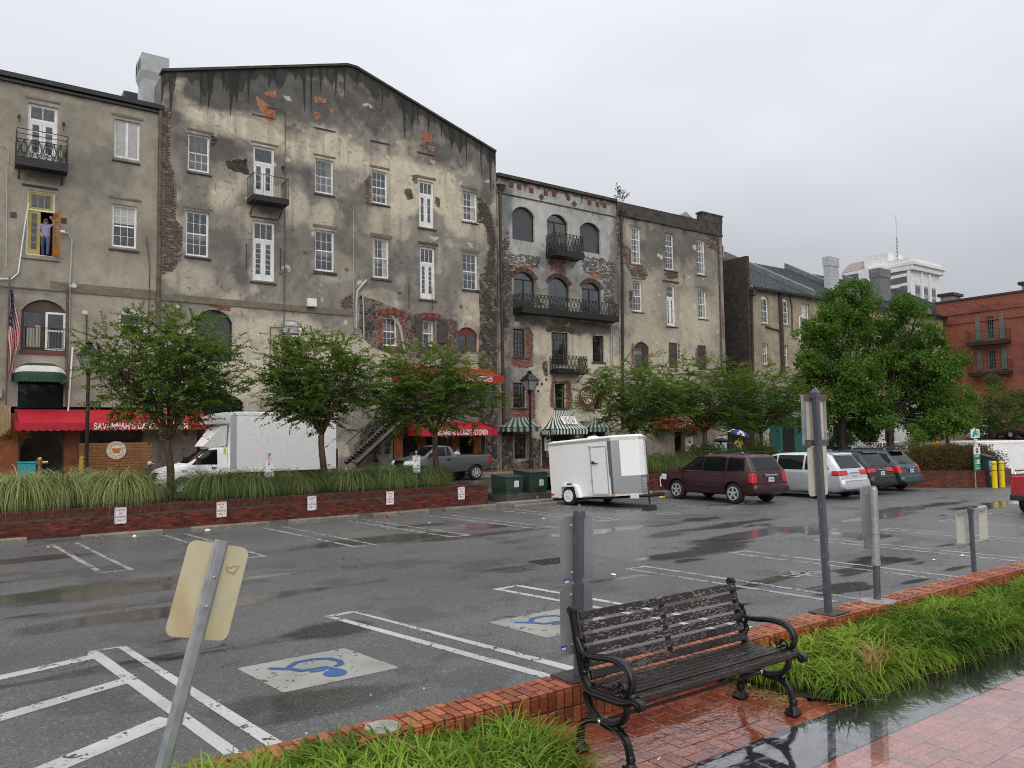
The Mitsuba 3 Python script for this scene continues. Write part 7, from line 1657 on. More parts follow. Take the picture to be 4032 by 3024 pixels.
yb=P2[1]+.042
for (l,tp,r_,bt) in ((2204,2030,2337,2288),(2204,2300,2337,2572)):
 a=by(l,tp,yb);b=by(r_,bt,yb);k=board(t,(a[0]+b[0])/2,yb,(by((l+r_)/2,tp,yb)[2]+by((l+r_)/2,bt,yb)[2])/2,b[0]-a[0],by((l+r_)/2,tp,yb)[2]-by((l+r_)/2,bt,yb)[2],'mat_sign_back',r=.038)
for px,py in ((2232,2288),(2220,2552)):a=by(px,py,yb-.001);kk=part(t,'sticker',box(a[0]-.028,a[0]+.028,yb-.0012,yb-.0002,a[2]-.018,a[2]+.018),'mat_sticker');part(kk,'white_patch',box(a[0]-.02,a[0]+.02,yb-.002,yb-.0013,a[2]-.014,a[2]+.002),'mat_plate')

P3=on_z(3262,2412,KT_Z);A3=on_y(3209,1545,P3[1])
t=square_post('tall square post with framed sign backs right of the bench, the tallest sign post',(P3[0],P3[1],KT_Z),A3,.056,plate=.15)
yb=P3[1]+.05
def framed(t,q,y,mat='mat_sign_back',bars_=True):
 (l,tp),(r_,bt)=q;a=by(l,tp,y);b=by(r_,bt,y);m=((l+r_)/2);zt,zb=by(m,tp,y)[2],by(m,bt,y)[2]
 k=part(t,'framed_sign',box(a[0]+.02,b[0]-.02,y+.012,y+.018,zb,zt),mat)
 part(k,'channel',cat([box(a[0]-.012,a[0]+.024,y,y+.03,zb,zt),box(b[0]-.024,b[0]+.012,y,y+.03,zb,zt)]),'mat_galv');part(k,'strap',cat([box(a[0]-.014,b[0]+.014,y-.012,y+.0,z-.03,z+.03) for z in (zt-.02,zb+.02)]),'mat_pipe_brown');return k
framed(t,((3166,1556),(3256,1752)),yb,'mat_sign_cream2')
a=by(3179,1760,yb);b=by(3262,1952,yb);zt,zb=by(3220,1760,yb)[2],by(3220,1952,yb)[2];board(t,(a[0]+b[0])/2,yb,(zt+zb)/2,b[0]-a[0],zt-zb,'mat_sign_cream2',r=.04)
# round pipe post with a rounded sign
P4=on_z(3455,2366,KT_Z);A4=on_y(3440,1930,P4[1])
t=thing('sign_post','round pipe post with a rounded grey sign back, second post right of the bench','sign post');d=(A4-P4);zj=P4+d*.33
part(t,'lower_pipe',tube([P4,zj],.034,14),'mat_post_paint',smooth=40);part(t,'collar',tube([zj-d*.01,zj+d*.03],.045,14),'mat_galv',smooth=40);part(t,'upper_pipe',tube([zj,A4,A4+[0,0,.03]],[.040,.040,.014],14),'mat_galv',smooth=40)
part(t,'footing',lathe([(.17,KT_Z-.01),(.17,KT_Z+.006),(.10,KT_Z+.02)],20,(P4[0],P4[1],0)),'mat_concrete')
yb=P4[1]+.065;a=by(3386,1912,yb);b=by(3462,2100,yb);zt,zb=by(3424,1914,yb)[2],by(3424,2112,yb)[2];board(t,(a[0]+b[0])/2,yb,(zt+zb)/2,b[0]-a[0],zt-zb,'mat_sign_back',r=.04)
a=by(3400,2100,yb+.01);zt,zb=by(3424,2100,yb)[2],by(3424,2160,yb)[2];board(t,a[0]+.13,yb+.008,(zt+zb)/2,.26,zt-zb,'mat_sign_back',r=.02);part(t,'band_clamp',cat([lathe([(.045,z),(.045,z+.02)],12,(P4[0]+d[0]*(z-KT_Z)/d[2],P4[1],0)) for z in (zt,zb+.02)]),'mat_galv')
# low wide sign of two panels
P5=on_z(3836,2252,KT_Z);A5=on_y(3821,2004,P5[1]);t=square_post('low post carrying two pale sign panels on cross bars, farthest right on the kerb',(P5[0],P5[1],KT_Z),A5,.044,plate=0)
yb=P5[1]+.06
for l,tp,r_,bt in ((3764,2012,3804,2157),(3852,1990,3892,2138)):
 a=by(l,tp,yb);b=by(r_,bt,yb);m=(l+r_)/2;zt,zb=by(m,tp,yb)[2],by(m,bt,yb)[2];board(t,(a[0]+b[0])/2,yb,(zt+zb)/2,b[0]-a[0],zt-zb,'mat_sign_cream2',r=.03,name='panel')
for z1_,px,py,qx,qy in ((0,3772,2024,3884,1996),(0,3778,2155,3886,2122)):
 a=by(px,py,yb-.02);b=by(qx,qy,yb-.02);zz=(a[2]+b[2])/2;part(t,'cross_bar',box(a[0],b[0],yb-.035,yb-.005,zz-.018,zz+.018),'mat_galv')

# ------------------------------------------------------------------ signs on the planter walls

def flat_sign(t,x,y,z,w,h,rows,border='mat_red_text',mat='mat_sign_white',r=.03,turn=0.0,tmat='mat_red_text'):
 """A small metal plate with a border and lettering; rows: (text, cap height, height of the baseline above the middle)."""
 k=part(t,'plate',mv(rot(wall_xz(rrect(w,h,r),0,.006),turn),[x,y,z]),mat)
 if border:part(t,'border',mv(rot(wall_xz(rrect(w-.02,h-.02,r*.8).difference(rrect(w-.036,h-.036,r*.7)),-.0015,-.0002),turn),[x,y,z]),border)
 for tx,hh,dz in rows:
  m=lettering(tx,hh,.001,bold=True);e=m.bounds;wd=e[1,0]-e[0,0];mw=w*.84
  if wd > mw:m=lettering(tx,hh,.001,bold=True,width=mw);e=m.bounds
  part(t,'lettering',mv(rot(upright(m,-(e[0,0]+e[1,0])/2,-.001,dz),turn),[x,y,z]),tmat,label=None)
HEAD=[('HEAD',.058,.125),('IN',.058,.03),('PARKING',.058,-.065),('ONLY',.058,-.16)]
WT=math.atan2(24.52-23.93,20.45)
for (px,py),w in zip(((475,2030),(873,2006),(1228,1981),(1536,1961),(1817,1942)),('leftmost of the row, under the light grass clump','below the gap with the first tree trunk','under the white truck and the metered parking sign','between two wheel stops below the second tree','near the right end of the long wall')):
 y=24.2
 for _ in range(4):x=on_y(px,py,y)[0];y=23.93+(x+4)*math.tan(WT)-.035
 z=on_y(px,py,y)[2];t=thing('wall_sign','white head-in parking sign '+w,'sign','head-in parking signs on the brick walls');flat_sign(t,x,y,z,.305,.457,HEAD,turn=WT)
y=24.62;p=on_y(2608,1895,y);t=thing('wall_sign','white head-in parking sign left of the burgundy SUV','sign','head-in parking signs on the brick walls');flat_sign(t,p[0],y,p[2],.305,.457,HEAD)
def meter_sign(px,py,y,label,full=True):
 p=on_y(px,py,y);t=thing('parking_sign',label,'sign');part(t,'post',box(p[0]-.025,p[0]+.025,y+.008,y+.04,-.05,p[2]+.30),'mat_galv');part(t,'finial',lathe([(.03,0),(.055,.03),(.055,.07),(.0,.11)],10,(p[0],y+.02,p[2]+.30)),'mat_galv')
 flat_sign(t,p[0],y,p[2],.305,.457,[('METERED',.03,.17),('PARKING',.03,.12),('P',.12,-.03)],border='mat_red_text',tmat='mat_red_text')
 part(t,'arrow',wall_xz(sg.Polygon([(p[0]+.03,p[2]-.135),(p[0]+.08,p[2]-.135),(p[0]+.08,p[2]-.115),(p[0]+.115,p[2]-.15),(p[0]+.08,p[2]-.185),(p[0]+.08,p[2]-.165),(p[0]+.03,p[2]-.165)]),y-.002,y-.0005),'mat_black')
 if full:flat_sign(t,p[0],y,p[2]-.32,.305,.155,[('REMEMBER YOUR',.03,.025),('SPACE #',.03,-.04)],border='mat_sign_green',tmat='mat_sign_green',r=.015)

meter_sign(1061,1831,25.05,'metered parking sign on a post in the grass before the white box truck');meter_sign(1640,1818,25.1,'metered parking sign on a post in the grass left of the grey pickup')
meter_sign(3070,1803,26.2,'narrow metered parking sign in the shrubs behind the silver minivan',False)
for px,py,w in ((2801,1796,'just above the roof of the burgundy SUV'),(2921,1790,'above the rear of the burgundy SUV')):p=on_y(px,py,25.2);t=thing('parking_sign','small white sign on a short post '+w,'sign');flat_sign(t,p[0],25.2,p[2],.3,.25,[('P',.10,-.05)],r=.02);part(t,'post',box(p[0]-.02,p[0]+.02,25.21,25.24,0,p[2]),'mat_galv')

# ------------------------------------------------------------------ street lamps

def street_lamp(px,ytop,y,base,label):
 p=on_y(px,ytop,y);x,zt=p[0],p[2];t=thing('street_lamp',label,'street lamp','black lantern street lamps');H=zt-base
 part(t,'post',lathe([(.20,base),(.20,base+.10),(.15,base+.14),(.14,base+.55),(.11,base+.62),(.13,base+.66),(.085,base+.72),(.07,zt-1.55),(.09,zt-1.50),(.12,zt-1.44),(.12,zt-1.32),(.16,zt-1.24)],14,(x,y,0)),'mat_black',smooth=30)
 q=lambda w,z:[(x+sx*w,y+sy*w,z) for sx in (-1,1) for sy in (-1,1)]
 part(t,'lantern',tm(mf.Manifold.hull_points(np.array(q(.19,zt-1.22)+q(.38,zt-.66)))),'mat_lamp_glass')
 k=part(t,'lantern_frame',cat([tube([(x+sx*.195,y+sy*.195,zt-1.24),(x+sx*.39,y+sy*.39,zt-.64)],.022,5) for sx in (-1,1) for sy in (-1,1)]+[box(x-.2,x+.2,y-.2,y+.2,zt-1.25,zt-1.22)]),'mat_black')
 part(t,'lantern_roof',tm(mf.Manifold.hull_points(np.array(q(.45,zt-.655)+q(.45,zt-.62)+q(.20,zt-.30)))),'mat_black');part(t,'finial',lathe([(.20,zt-.30),(.20,zt-.22),(.12,zt-.18),(.17,zt-.10),(.09,zt-.05),(.05,zt)],12,(x,y,0)),'mat_black',smooth=30)
street_lamp(351,1342,38.3,WALK,'black lantern lamp before the tan warehouse, left of the first tree');street_lamp(2085,1458,38.3,WALK,'black lantern lamp before the green striped awnings')

# ------------------------------------------------------------------ awnings
def awn_color(key,c):mot(key,[v*.82 for v in c],[v*1.1 for v in c],.65);return key
awn_color('mat_awning_red',(.42,.012,.028));awn_color('mat_awning_green',(.012,.06,.042));awn_color('mat_awning_white',(.62,.62,.58));awn_color('mat_awning_grey',(.28,.30,.27))
def red_awning(label,xl,xr_,zw,zf,zb,depth,text=None,tx=None,th=.26,y=Y0,hip=.5,group=None):
 """Sloping canvas from the wall down to a front valance, with closed ends."""
 t=thing('awning',label,'awning',group);yf=y-depth
 V=np.array([(xl,y,zw),(xr_,y,zw),(xr_,yf,zf),(xl,yf,zf)])
 n=24;xs=np.linspace(xl,xr_,n+1);rows=7;P_=[]
 for i in range(rows+1):
  q=i/rows;yy=y+(yf-y)*q;zz=zw+(zf-zw)*q-.06*math.sin(math.pi*q);inset=hip*(1-q)
  P_.append([(xl+(0)+(xs[j]-xl),yy,zz+.012*math.sin(xs[j]*2.3)*math.sin(math.pi*q)) for j in range(n+1)])
 P_=np.array(P_).reshape(-1,3);a=(np.arange(rows)[:,None]*(n+1)+np.arange(n)[None]).reshape(-1);F=np.vstack([np.stack([a,a+1,a+n+2],1),np.stack([a,a+n+2,a+n+1],1)])
 part(t,'canopy',trimesh.Trimesh(P_,F,process=False),'mat_awning_red',smooth=True)
 for x in (xl,xr_):part(t,'end',trimesh.Trimesh(np.array([(x,y,zw),(x,y,zb),(x,yf,zb),(x,yf,zf)]),[[0,1,2],[0,2,3]],process=False),'mat_awning_red')
 m=int((xr_-xl)/.28);sc=[]
 for i in range(m):c=xl+(i+.5)*(xr_-xl)/m;sc += [(c-(xr_-xl)/m/2,zb),(c-(xr_-xl)/m/4,zb-.055),(c,zb-.07),(c+(xr_-xl)/m/4,zb-.055)]
 part(t,'valance',wall_xz(sg.Polygon([(xl,zf)]+sc+[(xr_,zb),(xr_,zf)]),yf-.012,yf-.004),'mat_awning_red')
 part(t,'frame',cat([tube([(x,y,zb+.1),(x,yf,zb+.05),(x,yf,zf),(x,y,zw-.03)],.02,5) for x in np.linspace(xl+.05,xr_-.05,max(3,int((xr_-xl)/2)))]),'mat_trim')
 if text:m=lettering(text,th,.003,bold=True,width=tx[1]-tx[0]);part(t,'lettering',upright(m,tx[0],yf-.0125,zb+(zf-zb-th)*.42),'mat_white_text',label='white lettering of the shop name')
 return t
yf=Y0-1.5
red_awning('long red awning with white lettering along the tan warehouse',fx(63,1690,yf)[0],fx(826,1690,yf)[0],fx(300,1613)[1],fx(400,1665,yf)[1],fx(400,1690,yf)[1],1.5,"SAVANNAH'S CANDY KITCHEN",(fx(369,1680,yf)[0],fx(738,1680,yf)[0]),.27)
yf=Y0-1.7
red_awning('upper red awning over the candy shop at the corner of the gabled warehouse',fx(1600,1500,yf)[0],fx(1984,1500,yf)[0],fx(1850,1450)[1],fx(1850,1476,yf)[1],fx(1850,1503,yf)[1],1.7,"SAVANNAH'S CANDY KITCHEN",(fx(1735,1490,yf)[0],fx(1938,1490,yf)[0]),.30)
red_awning('lower red awning over the candy shop window behind the pickup',fx(1660,1700,yf)[0],fx(1958,1700,yf)[0],fx(1850,1662)[1],fx(1850,1690,yf)[1],fx(1850,1713,yf)[1],1.7,"SAVANNAH'S CANDY KITCHEN",(fx(1720,1700,yf)[0],fx(1919,1700,yf)[0]),.30)
yf=Y0-1.2
t=red_awning('dark red awning with slanted white lettering on the fourth warehouse',fx(2608,1680,yf)[0],fx(2818,1680,yf)[0],fx(2700,1645)[1],fx(2700,1652,yf)[1],fx(2700,1686,yf)[1],1.2)
m=lettering('Finds',.42,.003,bold=True);v=m.vertices.copy();v[:,0] += v[:,1]*.25;part(t,'lettering',upright(trimesh.Trimesh(v,m.faces,process=False),fx(2680,1670,yf)[0],yf-.0125,fx(2680,1672,yf)[1]),'mat_white_text');part(t,'lettering',upright(lettering('Under $20',.2,.003,bold=True),fx(2652,1680,yf)[0],yf-.0125,fx(2660,1684,yf)[1]),'mat_white_text')
def striped(label,xt0,xt1,zt,xb0,xb1,zb,depth,n,y=Y0,green='mat_awning_green',white='mat_awning_grey',text=None,drop=.30):
 """Bell-shaped striped awning: front and two flared sides, each stripe its own strip of cloth."""
 t=thing('awning',label,'awning','striped awnings of the gallery');rows=9;q=np.linspace(0,1,rows);f=q**1.0
 prof=lambda s_:(s_**1.55)  # outward flare
 cloth={green:[],white:[]}
 def strip(A0,A1,B0,B1,mat):
  L_=[]
  for s_ in q:k=prof(s_);w=.35*s_+.65*k;L_.append((A0+(B0-A0)*np.array([w,k,s_]),A1+(B1-A1)*np.array([w,k,s_])))
  v=np.array(L_).reshape(-1,3);i=np.arange(rows-1)*2;F=np.vstack([np.stack([i,i+1,i+3],1),np.stack([i,i+3,i+2],1)]);cloth[mat].append(trimesh.Trimesh(v,F,process=False))
  d=np.array([0,0,drop]);b0,b1=L_[-1];mid=(b0+b1)/2;cloth[mat].append(trimesh.Trimesh(np.array([b0,b1,b1-d*.86,mid-d,b0-d*.86]),[[0,1,2],[0,2,3],[0,3,4]],process=False))
 T0,T1=np.array([xt0,y-.05,zt]),np.array([xt1,y-.05,zt]);B0,B1=np.array([xb0,y-depth,zb]),np.array([xb1,y-depth,zb])
 for i in range(n):strip(T0+(T1-T0)*i/n,T0+(T1-T0)*(i+1)/n,B0+(B1-B0)*i/n,B0+(B1-B0)*(i+1)/n,green if i % 2 else white)
 for T_,Bf,xw in ((T0,B0,xb0),(T1,B1,xb1)):
  Bw=np.array([xw,y-.02,zb]);m=max(4,n//3)
  for i in range(m):strip(T_,T_,Bw+(Bf-Bw)*i/m,Bw+(Bf-Bw)*(i+1)/m,green if i % 2 else white)
 for mat,ms in cloth.items():part(t,'green_stripe' if mat == green else 'pale_stripe',cat(ms),mat,kind='stuff')
 part(t,'frame',cat([tube([(xb0,y,zb),(xb0,y-depth,zb),(xb1,y-depth,zb),(xb1,y,zb)],.018,5)]),'mat_trim');return t
g2=lambda a,b,y=Y0:fx(1900+a*.4521,1200+b*.4521,y)
yf=Y0-1.1
striped('small green striped awning left of the gallery door, behind the lamp post',g2(258,985)[0],g2(400,985)[0],g2(300,982)[1],g2(213,1080,yf)[0],g2(512,1080,yf)[0],g2(300,1066,yf)[1],1.1,11)
yf=Y0-1.8
t=striped('large bell-shaped green striped awning over the gallery door',g2(622,922)[0],g2(745,922)[0],g2(690,922)[1],g2(650,1090,yf)[0],g2(915,1090,yf)[0],g2(780,1082,yf)[1],1.8,19,white='mat_awning_white',drop=.36)
a=g2(700,1020,Y0-1.15);part(t,'name_patch',rot(wall_xz(sg.box(a[0]-.1,a[1]-.18,a[0]+1.05,a[1]+.42),Y0-1.30,Y0-1.29),math.radians(-32),(1,0,0),(0,Y0-1.3,a[1])),'mat_white_text');m=upright(lettering('GALLERY',.17,.002,True,.95),a[0],Y0-1.302,a[1]+.18);m2=upright(lettering('209',.26,.002,True,.85),a[0]+.05,Y0-1.302,a[1]-.13)
for mm in (m,m2):part(t,'lettering',rot(mm,math.radians(-32),(1,0,0),(0,Y0-1.3,a[1])),'mat_black',label='black lettering of the gallery name')
kx=g2(650,1090,yf)[0];zb=g2(780,1082,yf)[1]
m=lettering('Gallery 209',.30,.002,True,1.6);v=m.vertices;part(t,'lettering',trimesh.Trimesh(np.stack([kx-.012-v[:,2],Y0-.12-v[:,0],v[:,1]+zb-.32],1),m.faces,process=False),'mat_white_text');part(t,'side_valance',box(kx-.01,kx-.002,Y0-1.78,Y0-.05,zb-.40,zb+.02),'mat_awning_green')
yf=Y0-1.1
striped('small green striped awning right of the gallery door, above the trailer',g2(965,990)[0],g2(1060,990)[0],g2(1000,988)[1],g2(935,1080,yf)[0],g2(1140,1080,yf)[0],g2(1000,1070,yf)[1],1.1,11)
# dome awning with green and white bands on the tan building
x0,x1=fx(48,1490,Y0-.8)[0],fx(270,1490,Y0-.8)[0];zb,zt=fx(160,1482,Y0-.8)[1],fx(160,1429)[1]
t=thing('awning','domed awning with green and white bands above the dark lower window of the tan warehouse','awning')
bands_=[(0.0,.18,'mat_awning_green'),(.18,.5,'mat_awning_white'),(.5,.82,'mat_awning_green'),(.82,1.0,'mat_awning_white')]
cx_=(x0+x1)/2;hw_=(x1-x0)/2
def dome(u,v):# u along the arc -1..1, v 0 bottom edge .. 1 top at the wall
 e=math.cos(v*math.pi/2)**.8;s_=math.sin(v*math.pi/2)
 return (cx_+hw_*u*(1-.42*v*v),Y0-.95*e*(1-abs(u)**6*.9),zb+(zt-zb)*s_**.9*(1-.35*abs(u)**5))
for a,b,mat in bands_:
 us,vs=np.linspace(-1,1,29),np.linspace(a,b,5);V=np.array([[dome(u,v) for v in vs] for u in us]);i,j=np.meshgrid(np.arange(28),np.arange(4),indexing='ij');k=i*5+j
 part(t,'band',trimesh.Trimesh(V.reshape(-1,3),np.vstack([np.stack([k,k+5,k+6],-1).reshape(-1,3),np.stack([k,k+6,k+1],-1).reshape(-1,3)]),process=False),mat,smooth=True)
us=np.linspace(-1,1,57);V,F=[],[]
for i,u in enumerate(us):p=dome(u,0);V += [p,(p[0],p[1],p[2]-.20-(.05 if i % 4 in (1,2,3) else 0))]
for i in range(56):F += [(2*i,2*i+2,2*i+3),(2*i,2*i+3,2*i+1)]
part(t,'valance',trimesh.Trimesh(np.array(V),np.array(F),process=False),'mat_awning_green')

# ------------------------------------------------------------------ things on and before the fronts
x,z=g2(917,803,Y0-.35);t=thing('shop_sign','round maroon gallery sign with white lettering beside the middle window','sign');ov=sa.scale(sg.Point(x,z).buffer(1,24),.78,.76)
part(t,'disc',wall_xz(ov,Y0-.40,Y0-.34),'mat_plate_red');part(t,'rim',wall_xz(ov.difference(ov.buffer(-.035)),Y0-.42,Y0-.401),'mat_red_sill');part(t,'lettering',cat([upright(lettering('Gallery',.36,.003,True,1.22),x-.61,Y0-.4005,z+.02),upright(lettering('209',.24,.003,True,.46),x-.2,Y0-.4005,z-.36)]),'mat_white_text',label='white lettering and number');part(t,'underline',wall_xz(sg.LineString([(x-.45,z-.10),(x-.3,z-.38),(x,z-.46),(x+.3,z-.40),(x+.36,z-.2),(x,z-.04),(x-.3,z-.1)]).buffer(.018),Y0-.404,Y0-.4005),'mat_white_text');part(t,'bracket',tube([(x,Y0,z+.9),(x,Y0-.37,z+.9),(x,Y0-.37,z+.74)],.02,5),'mat_black')
a,b=g2(538,1158,Y0-.2),g2(592,1273,Y0-.2);t=thing('menu_board','white notice board with an arched top beside the gallery door','notice board');part(t,'panel',wall_xz(shapely.union_all([sg.box(a[0],b[1],b[0],a[1]),sa.scale(sg.Point((a[0]+b[0])/2,a[1]).buffer(1,12),(b[0]-a[0])*.3,.2)]),Y0-.25,Y0-.2),'mat_sign_white')
part(t,'seal',wall_xz(sg.Point((a[0]+b[0])/2,a[1]-.02).buffer(.13),Y0-.256,Y0-.2505),'mat_trim');part(t,'text_line',cat([box(a[0]+.1,b[0]-.1-.12*(i % 3 == 2),Y0-.253,Y0-.2505,a[1]-.35-.1*i,a[1]-.32-.1*i) for i in range(10)]),'mat_conduit',kind='stuff')
for px in (830,925):p=g2(px,1010,Y0-.5);part(t3,'wall_lamp',cat([lathe([(.03,0),(.09,.02),(.07,.12)],10,(p[0],Y0-.45,p[1])),tube([(p[0],Y0-.45,p[1]+.1),(p[0],Y0,p[1]+.15)],.015,5)]),'mat_white')
# plank fence with a round sign before the candy shop
yF=38.9;a=on_y(312,1745,yF);b=on_y(598,1745,yF);t=thing('plank_fence','orange brown plank screen with a round sign, left of the truck cab','fence');n=17;zt=a[2];zb=WALK
for i in range(n):z=zb+(zt-zb)*i/n;part(t,'plank',box(a[0],b[0],yF+rng.uniform(0,.006),yF+.03,z+.008,z+(zt-zb)/n-.008),'mat_plank_orange')
part(t,'post',cat([box(x,x+.1,yF+.03,yF+.13,zb,zt) for x in (a[0],(a[0]+b[0])/2,b[0]-.1)]),'mat_brown_wood')
p=on_y(458,1773,yF-.02);t=thing('round_sign','round cream sign with a copper bowl fixed to the plank screen','sign');x,z=p[0],p[2]
part(t,'disc',wall_xz(sg.Point(x,z).buffer(.41,24),yF-.06,yF-.02),'mat_cream');part(t,'ring',wall_xz(shapely.union_all([sg.Point(x,z).buffer(.40,24).difference(sg.Point(x,z).buffer(.385,24)),sg.Point(x,z).buffer(.27,24).difference(sg.Point(x,z).buffer(.25,24))]),yF-.064,yF-.0605),'mat_stone_dark')
part(t,'bowl',wall_xz(shapely.union_all([sg.Polygon([(x-.17,z+.08),(x+.17,z+.08),(x+.12,z-.12),(x-.12,z-.12)]).buffer(.015),sg.box(x-.20,z+.03,x+.20,z+.05)]),yF-.064,yF-.0605),'mat_orange_paint')
for i,ch in enumerate("SAVANNAH'S"):
 m=lettering(ch,.075,.003,True);e=m.bounds;ang=math.radians(72-16*i);m=mv(m,[-(e[0,0]+e[1,0])/2,.29,0]);m=rot(m,ang,(0,0,1));part(t,'lettering',upright(m,x,yF-.0605,z),'mat_stone_dark')
for i,ch in enumerate('ON THE HISTORIC RIVERFRONT'):
 if ch == ' ':continue
 m=lettering(ch,.042,.003);e=m.bounds;ang=math.radians(110+5.6*i);m=rot(mv(m,[-(e[0,0]+e[1,0])/2,-.355,0]),ang-math.pi,(0,0,1));part(t,'lettering',upright(m,x,yF-.0605,z),'mat_stone_dark')
# timber shop wall and arch at the far left
for x0_,x1_ in ((XL,fx(72,1750)[0]),(fx(252,1750)[0],fx(310,1750)[0])):part(t1,'timber_panel',box(x0_,x1_,Y0-.25,Y0-.02,-.3,3.2),'mat_shop_orange')
part(t1,'shop_arch',wall_xz(sg.box(fx(72,1750)[0],-.3,fx(252,1750)[0],3.0).difference(arch_poly(fx(78,1750)[0],fx(246,1750)[0],-.4,1.4,.9)),Y0-.2,Y0-.03),'mat_brown_wood')
# lattice, flag, baskets and small street things
a,b=on_y(-40,1600,Y0-.6),on_y(36,1715,Y0-.6);t=thing('lattice','wooden lattice screen at the left edge beside the red awning','lattice screen')
for i in range(9):x=a[0]+(b[0]-a[0])*i/8;part(t,'slat',box(x-.04,x+.04,Y0-.62,Y0-.605,b[2],a[2]),'mat_lattice')
for i in range(12):z=b[2]+(a[2]-b[2])*i/11;part(t,'slat',box(a[0],b[0],Y0-.60,Y0-.585,z-.035,z+.035),'mat_lattice')

t=thing('flag','drooping stars and stripes flag on a thin pole at the left edge','flag');xa,za=fx(43,1140,Y0-.35);_,zb=fx(55,1478,Y0-.35)
part(t,'pole',tube([(xa-.06,Y0-.35,za+.55),(xa-.06,Y0-.35,fx(42,1720,Y0-.35)[1])],.035,8),'mat_pipe_brown')
r_=np.random.default_rng(2);nu,nv=27,60;V,K,F=[],[],[]
def flagpt(u,v):return (xa-.03+.40*u*(.35+.65*math.sin(min(1,v*1.6)*math.pi*.5))*(1-.55*max(0,v-.55)/.45)+.05*math.sin(v*9+u*4),Y0-.38+.16*math.sin(u*11+v*4)+.05*math.sin(v*7),za-(za-zb)*v+.25*u*(1-v)-.30*u)
for i in range(nu-1):
 for j in range(nv-1):
  u,v=i/(nu-1),j/(nv-1);n=len(V);V += [flagpt(u,v),flagpt((i+1)/(nu-1),v),flagpt((i+1)/(nu-1),(j+1)/(nv-1)),flagpt(u,(j+1)/(nv-1))]
  stripe=int(i/2) % 2;canton=v < .42 and i < 14
  c=((.02,.025,.11) if not (i % 3 == 1 and j % 4 == 1) else (.6,.6,.62)) if canton else ((.34,.012,.03) if stripe == 0 else (.58,.56,.54));K += [c]*4;F += [(n,n+1,n+2),(n,n+2,n+3)]
part(t,'cloth',trimesh.Trimesh(np.array(V),np.array(F),process=False),'mat_vc',color=np.array(K))
def small(name,label,cat_,ms):
 t=thing(name,label,cat_)
 for pn,m,mat in ms:part(t,pn,m,mat,smooth=30)
 return t

p=on_y(105,1842,37.8);small('newspaper_box','bright teal newspaper box behind the grass at the left','newspaper box',[('body',rbox(p[0]-.32,p[0]+.32,37.6,38.1,WALK,p[2]+.18,.03),'mat_teal_plastic'),('lid',rbox(p[0]-.34,p[0]+.34,37.58,38.12,p[2]+.182,p[2]+.25,.02),'mat_teal_plastic')])
p=on_y(157,1822,39.6);small('standpipe','brass fire standpipe before the dark shop arch at the left','standpipe',[('pipe',lathe([(.09,WALK),(.09,p[2]-.1),(.16,p[2]-.08),(.16,p[2]+.15),(.10,p[2]+.25),(.02,p[2]+.28)],12,(p[0],39.6,0)),'mat_brass'),('outlet',tube([(p[0],39.6,p[2]),(p[0]+.32,39.45,p[2]+.02)],[.08,.10],10),'mat_brass')])
p=on_y(325,1830,38.5);small('bollard','rusty yellow bollard left of the lamp post','bollard',[('post',lathe([(.14,WALK),(.14,p[2]+.30),(.08,p[2]+.36)],12,(p[0],38.5,0)),'mat_rust_yellow')])
p=on_y(70,1718,Y0-1.3);shrub('flower_basket','hanging basket with red flowers under the red awning at the left',[(p[0],p[1],p[2]-.1,.55,.4,.4)],900,61,(.03,.06,.015),(.08,.12,.03),(.07,.11),.35,(.42,.03,.03),cat_='flower basket')
# dark street stairs behind the third tree
a,b=np.array(on_y(1400,1826,37.9)),np.array(on_y(1580,1660,37.9));t=thing('stairs','dark iron street stairs climbing behind the third street tree','stairs');n=16
for yy in (37.9,39.2):part(t,'stringer',tube([(a[0],yy,a[2]),(b[0],yy,b[2])],.14,4),'mat_iron');part(t,'handrail',tube([(a[0],yy,a[2]+1.0),(b[0],yy,b[2]+1.0)],.03,6),'mat_trim')
for i in range(n):q=(i+.5)/n;c=a+(b-a)*q;part(t,'tread',box(c[0]-.16,c[0]+.16,37.95,39.15,c[2]-.02,c[2]+.02),'mat_iron')
for q in np.linspace(0,1,6):c=a+(b-a)*q;part(t,'post',tube([(c[0],37.9,c[2]),(c[0],37.9,c[2]+1.0)],.02,5),'mat_trim')
# green utility boxes on their dark plinth

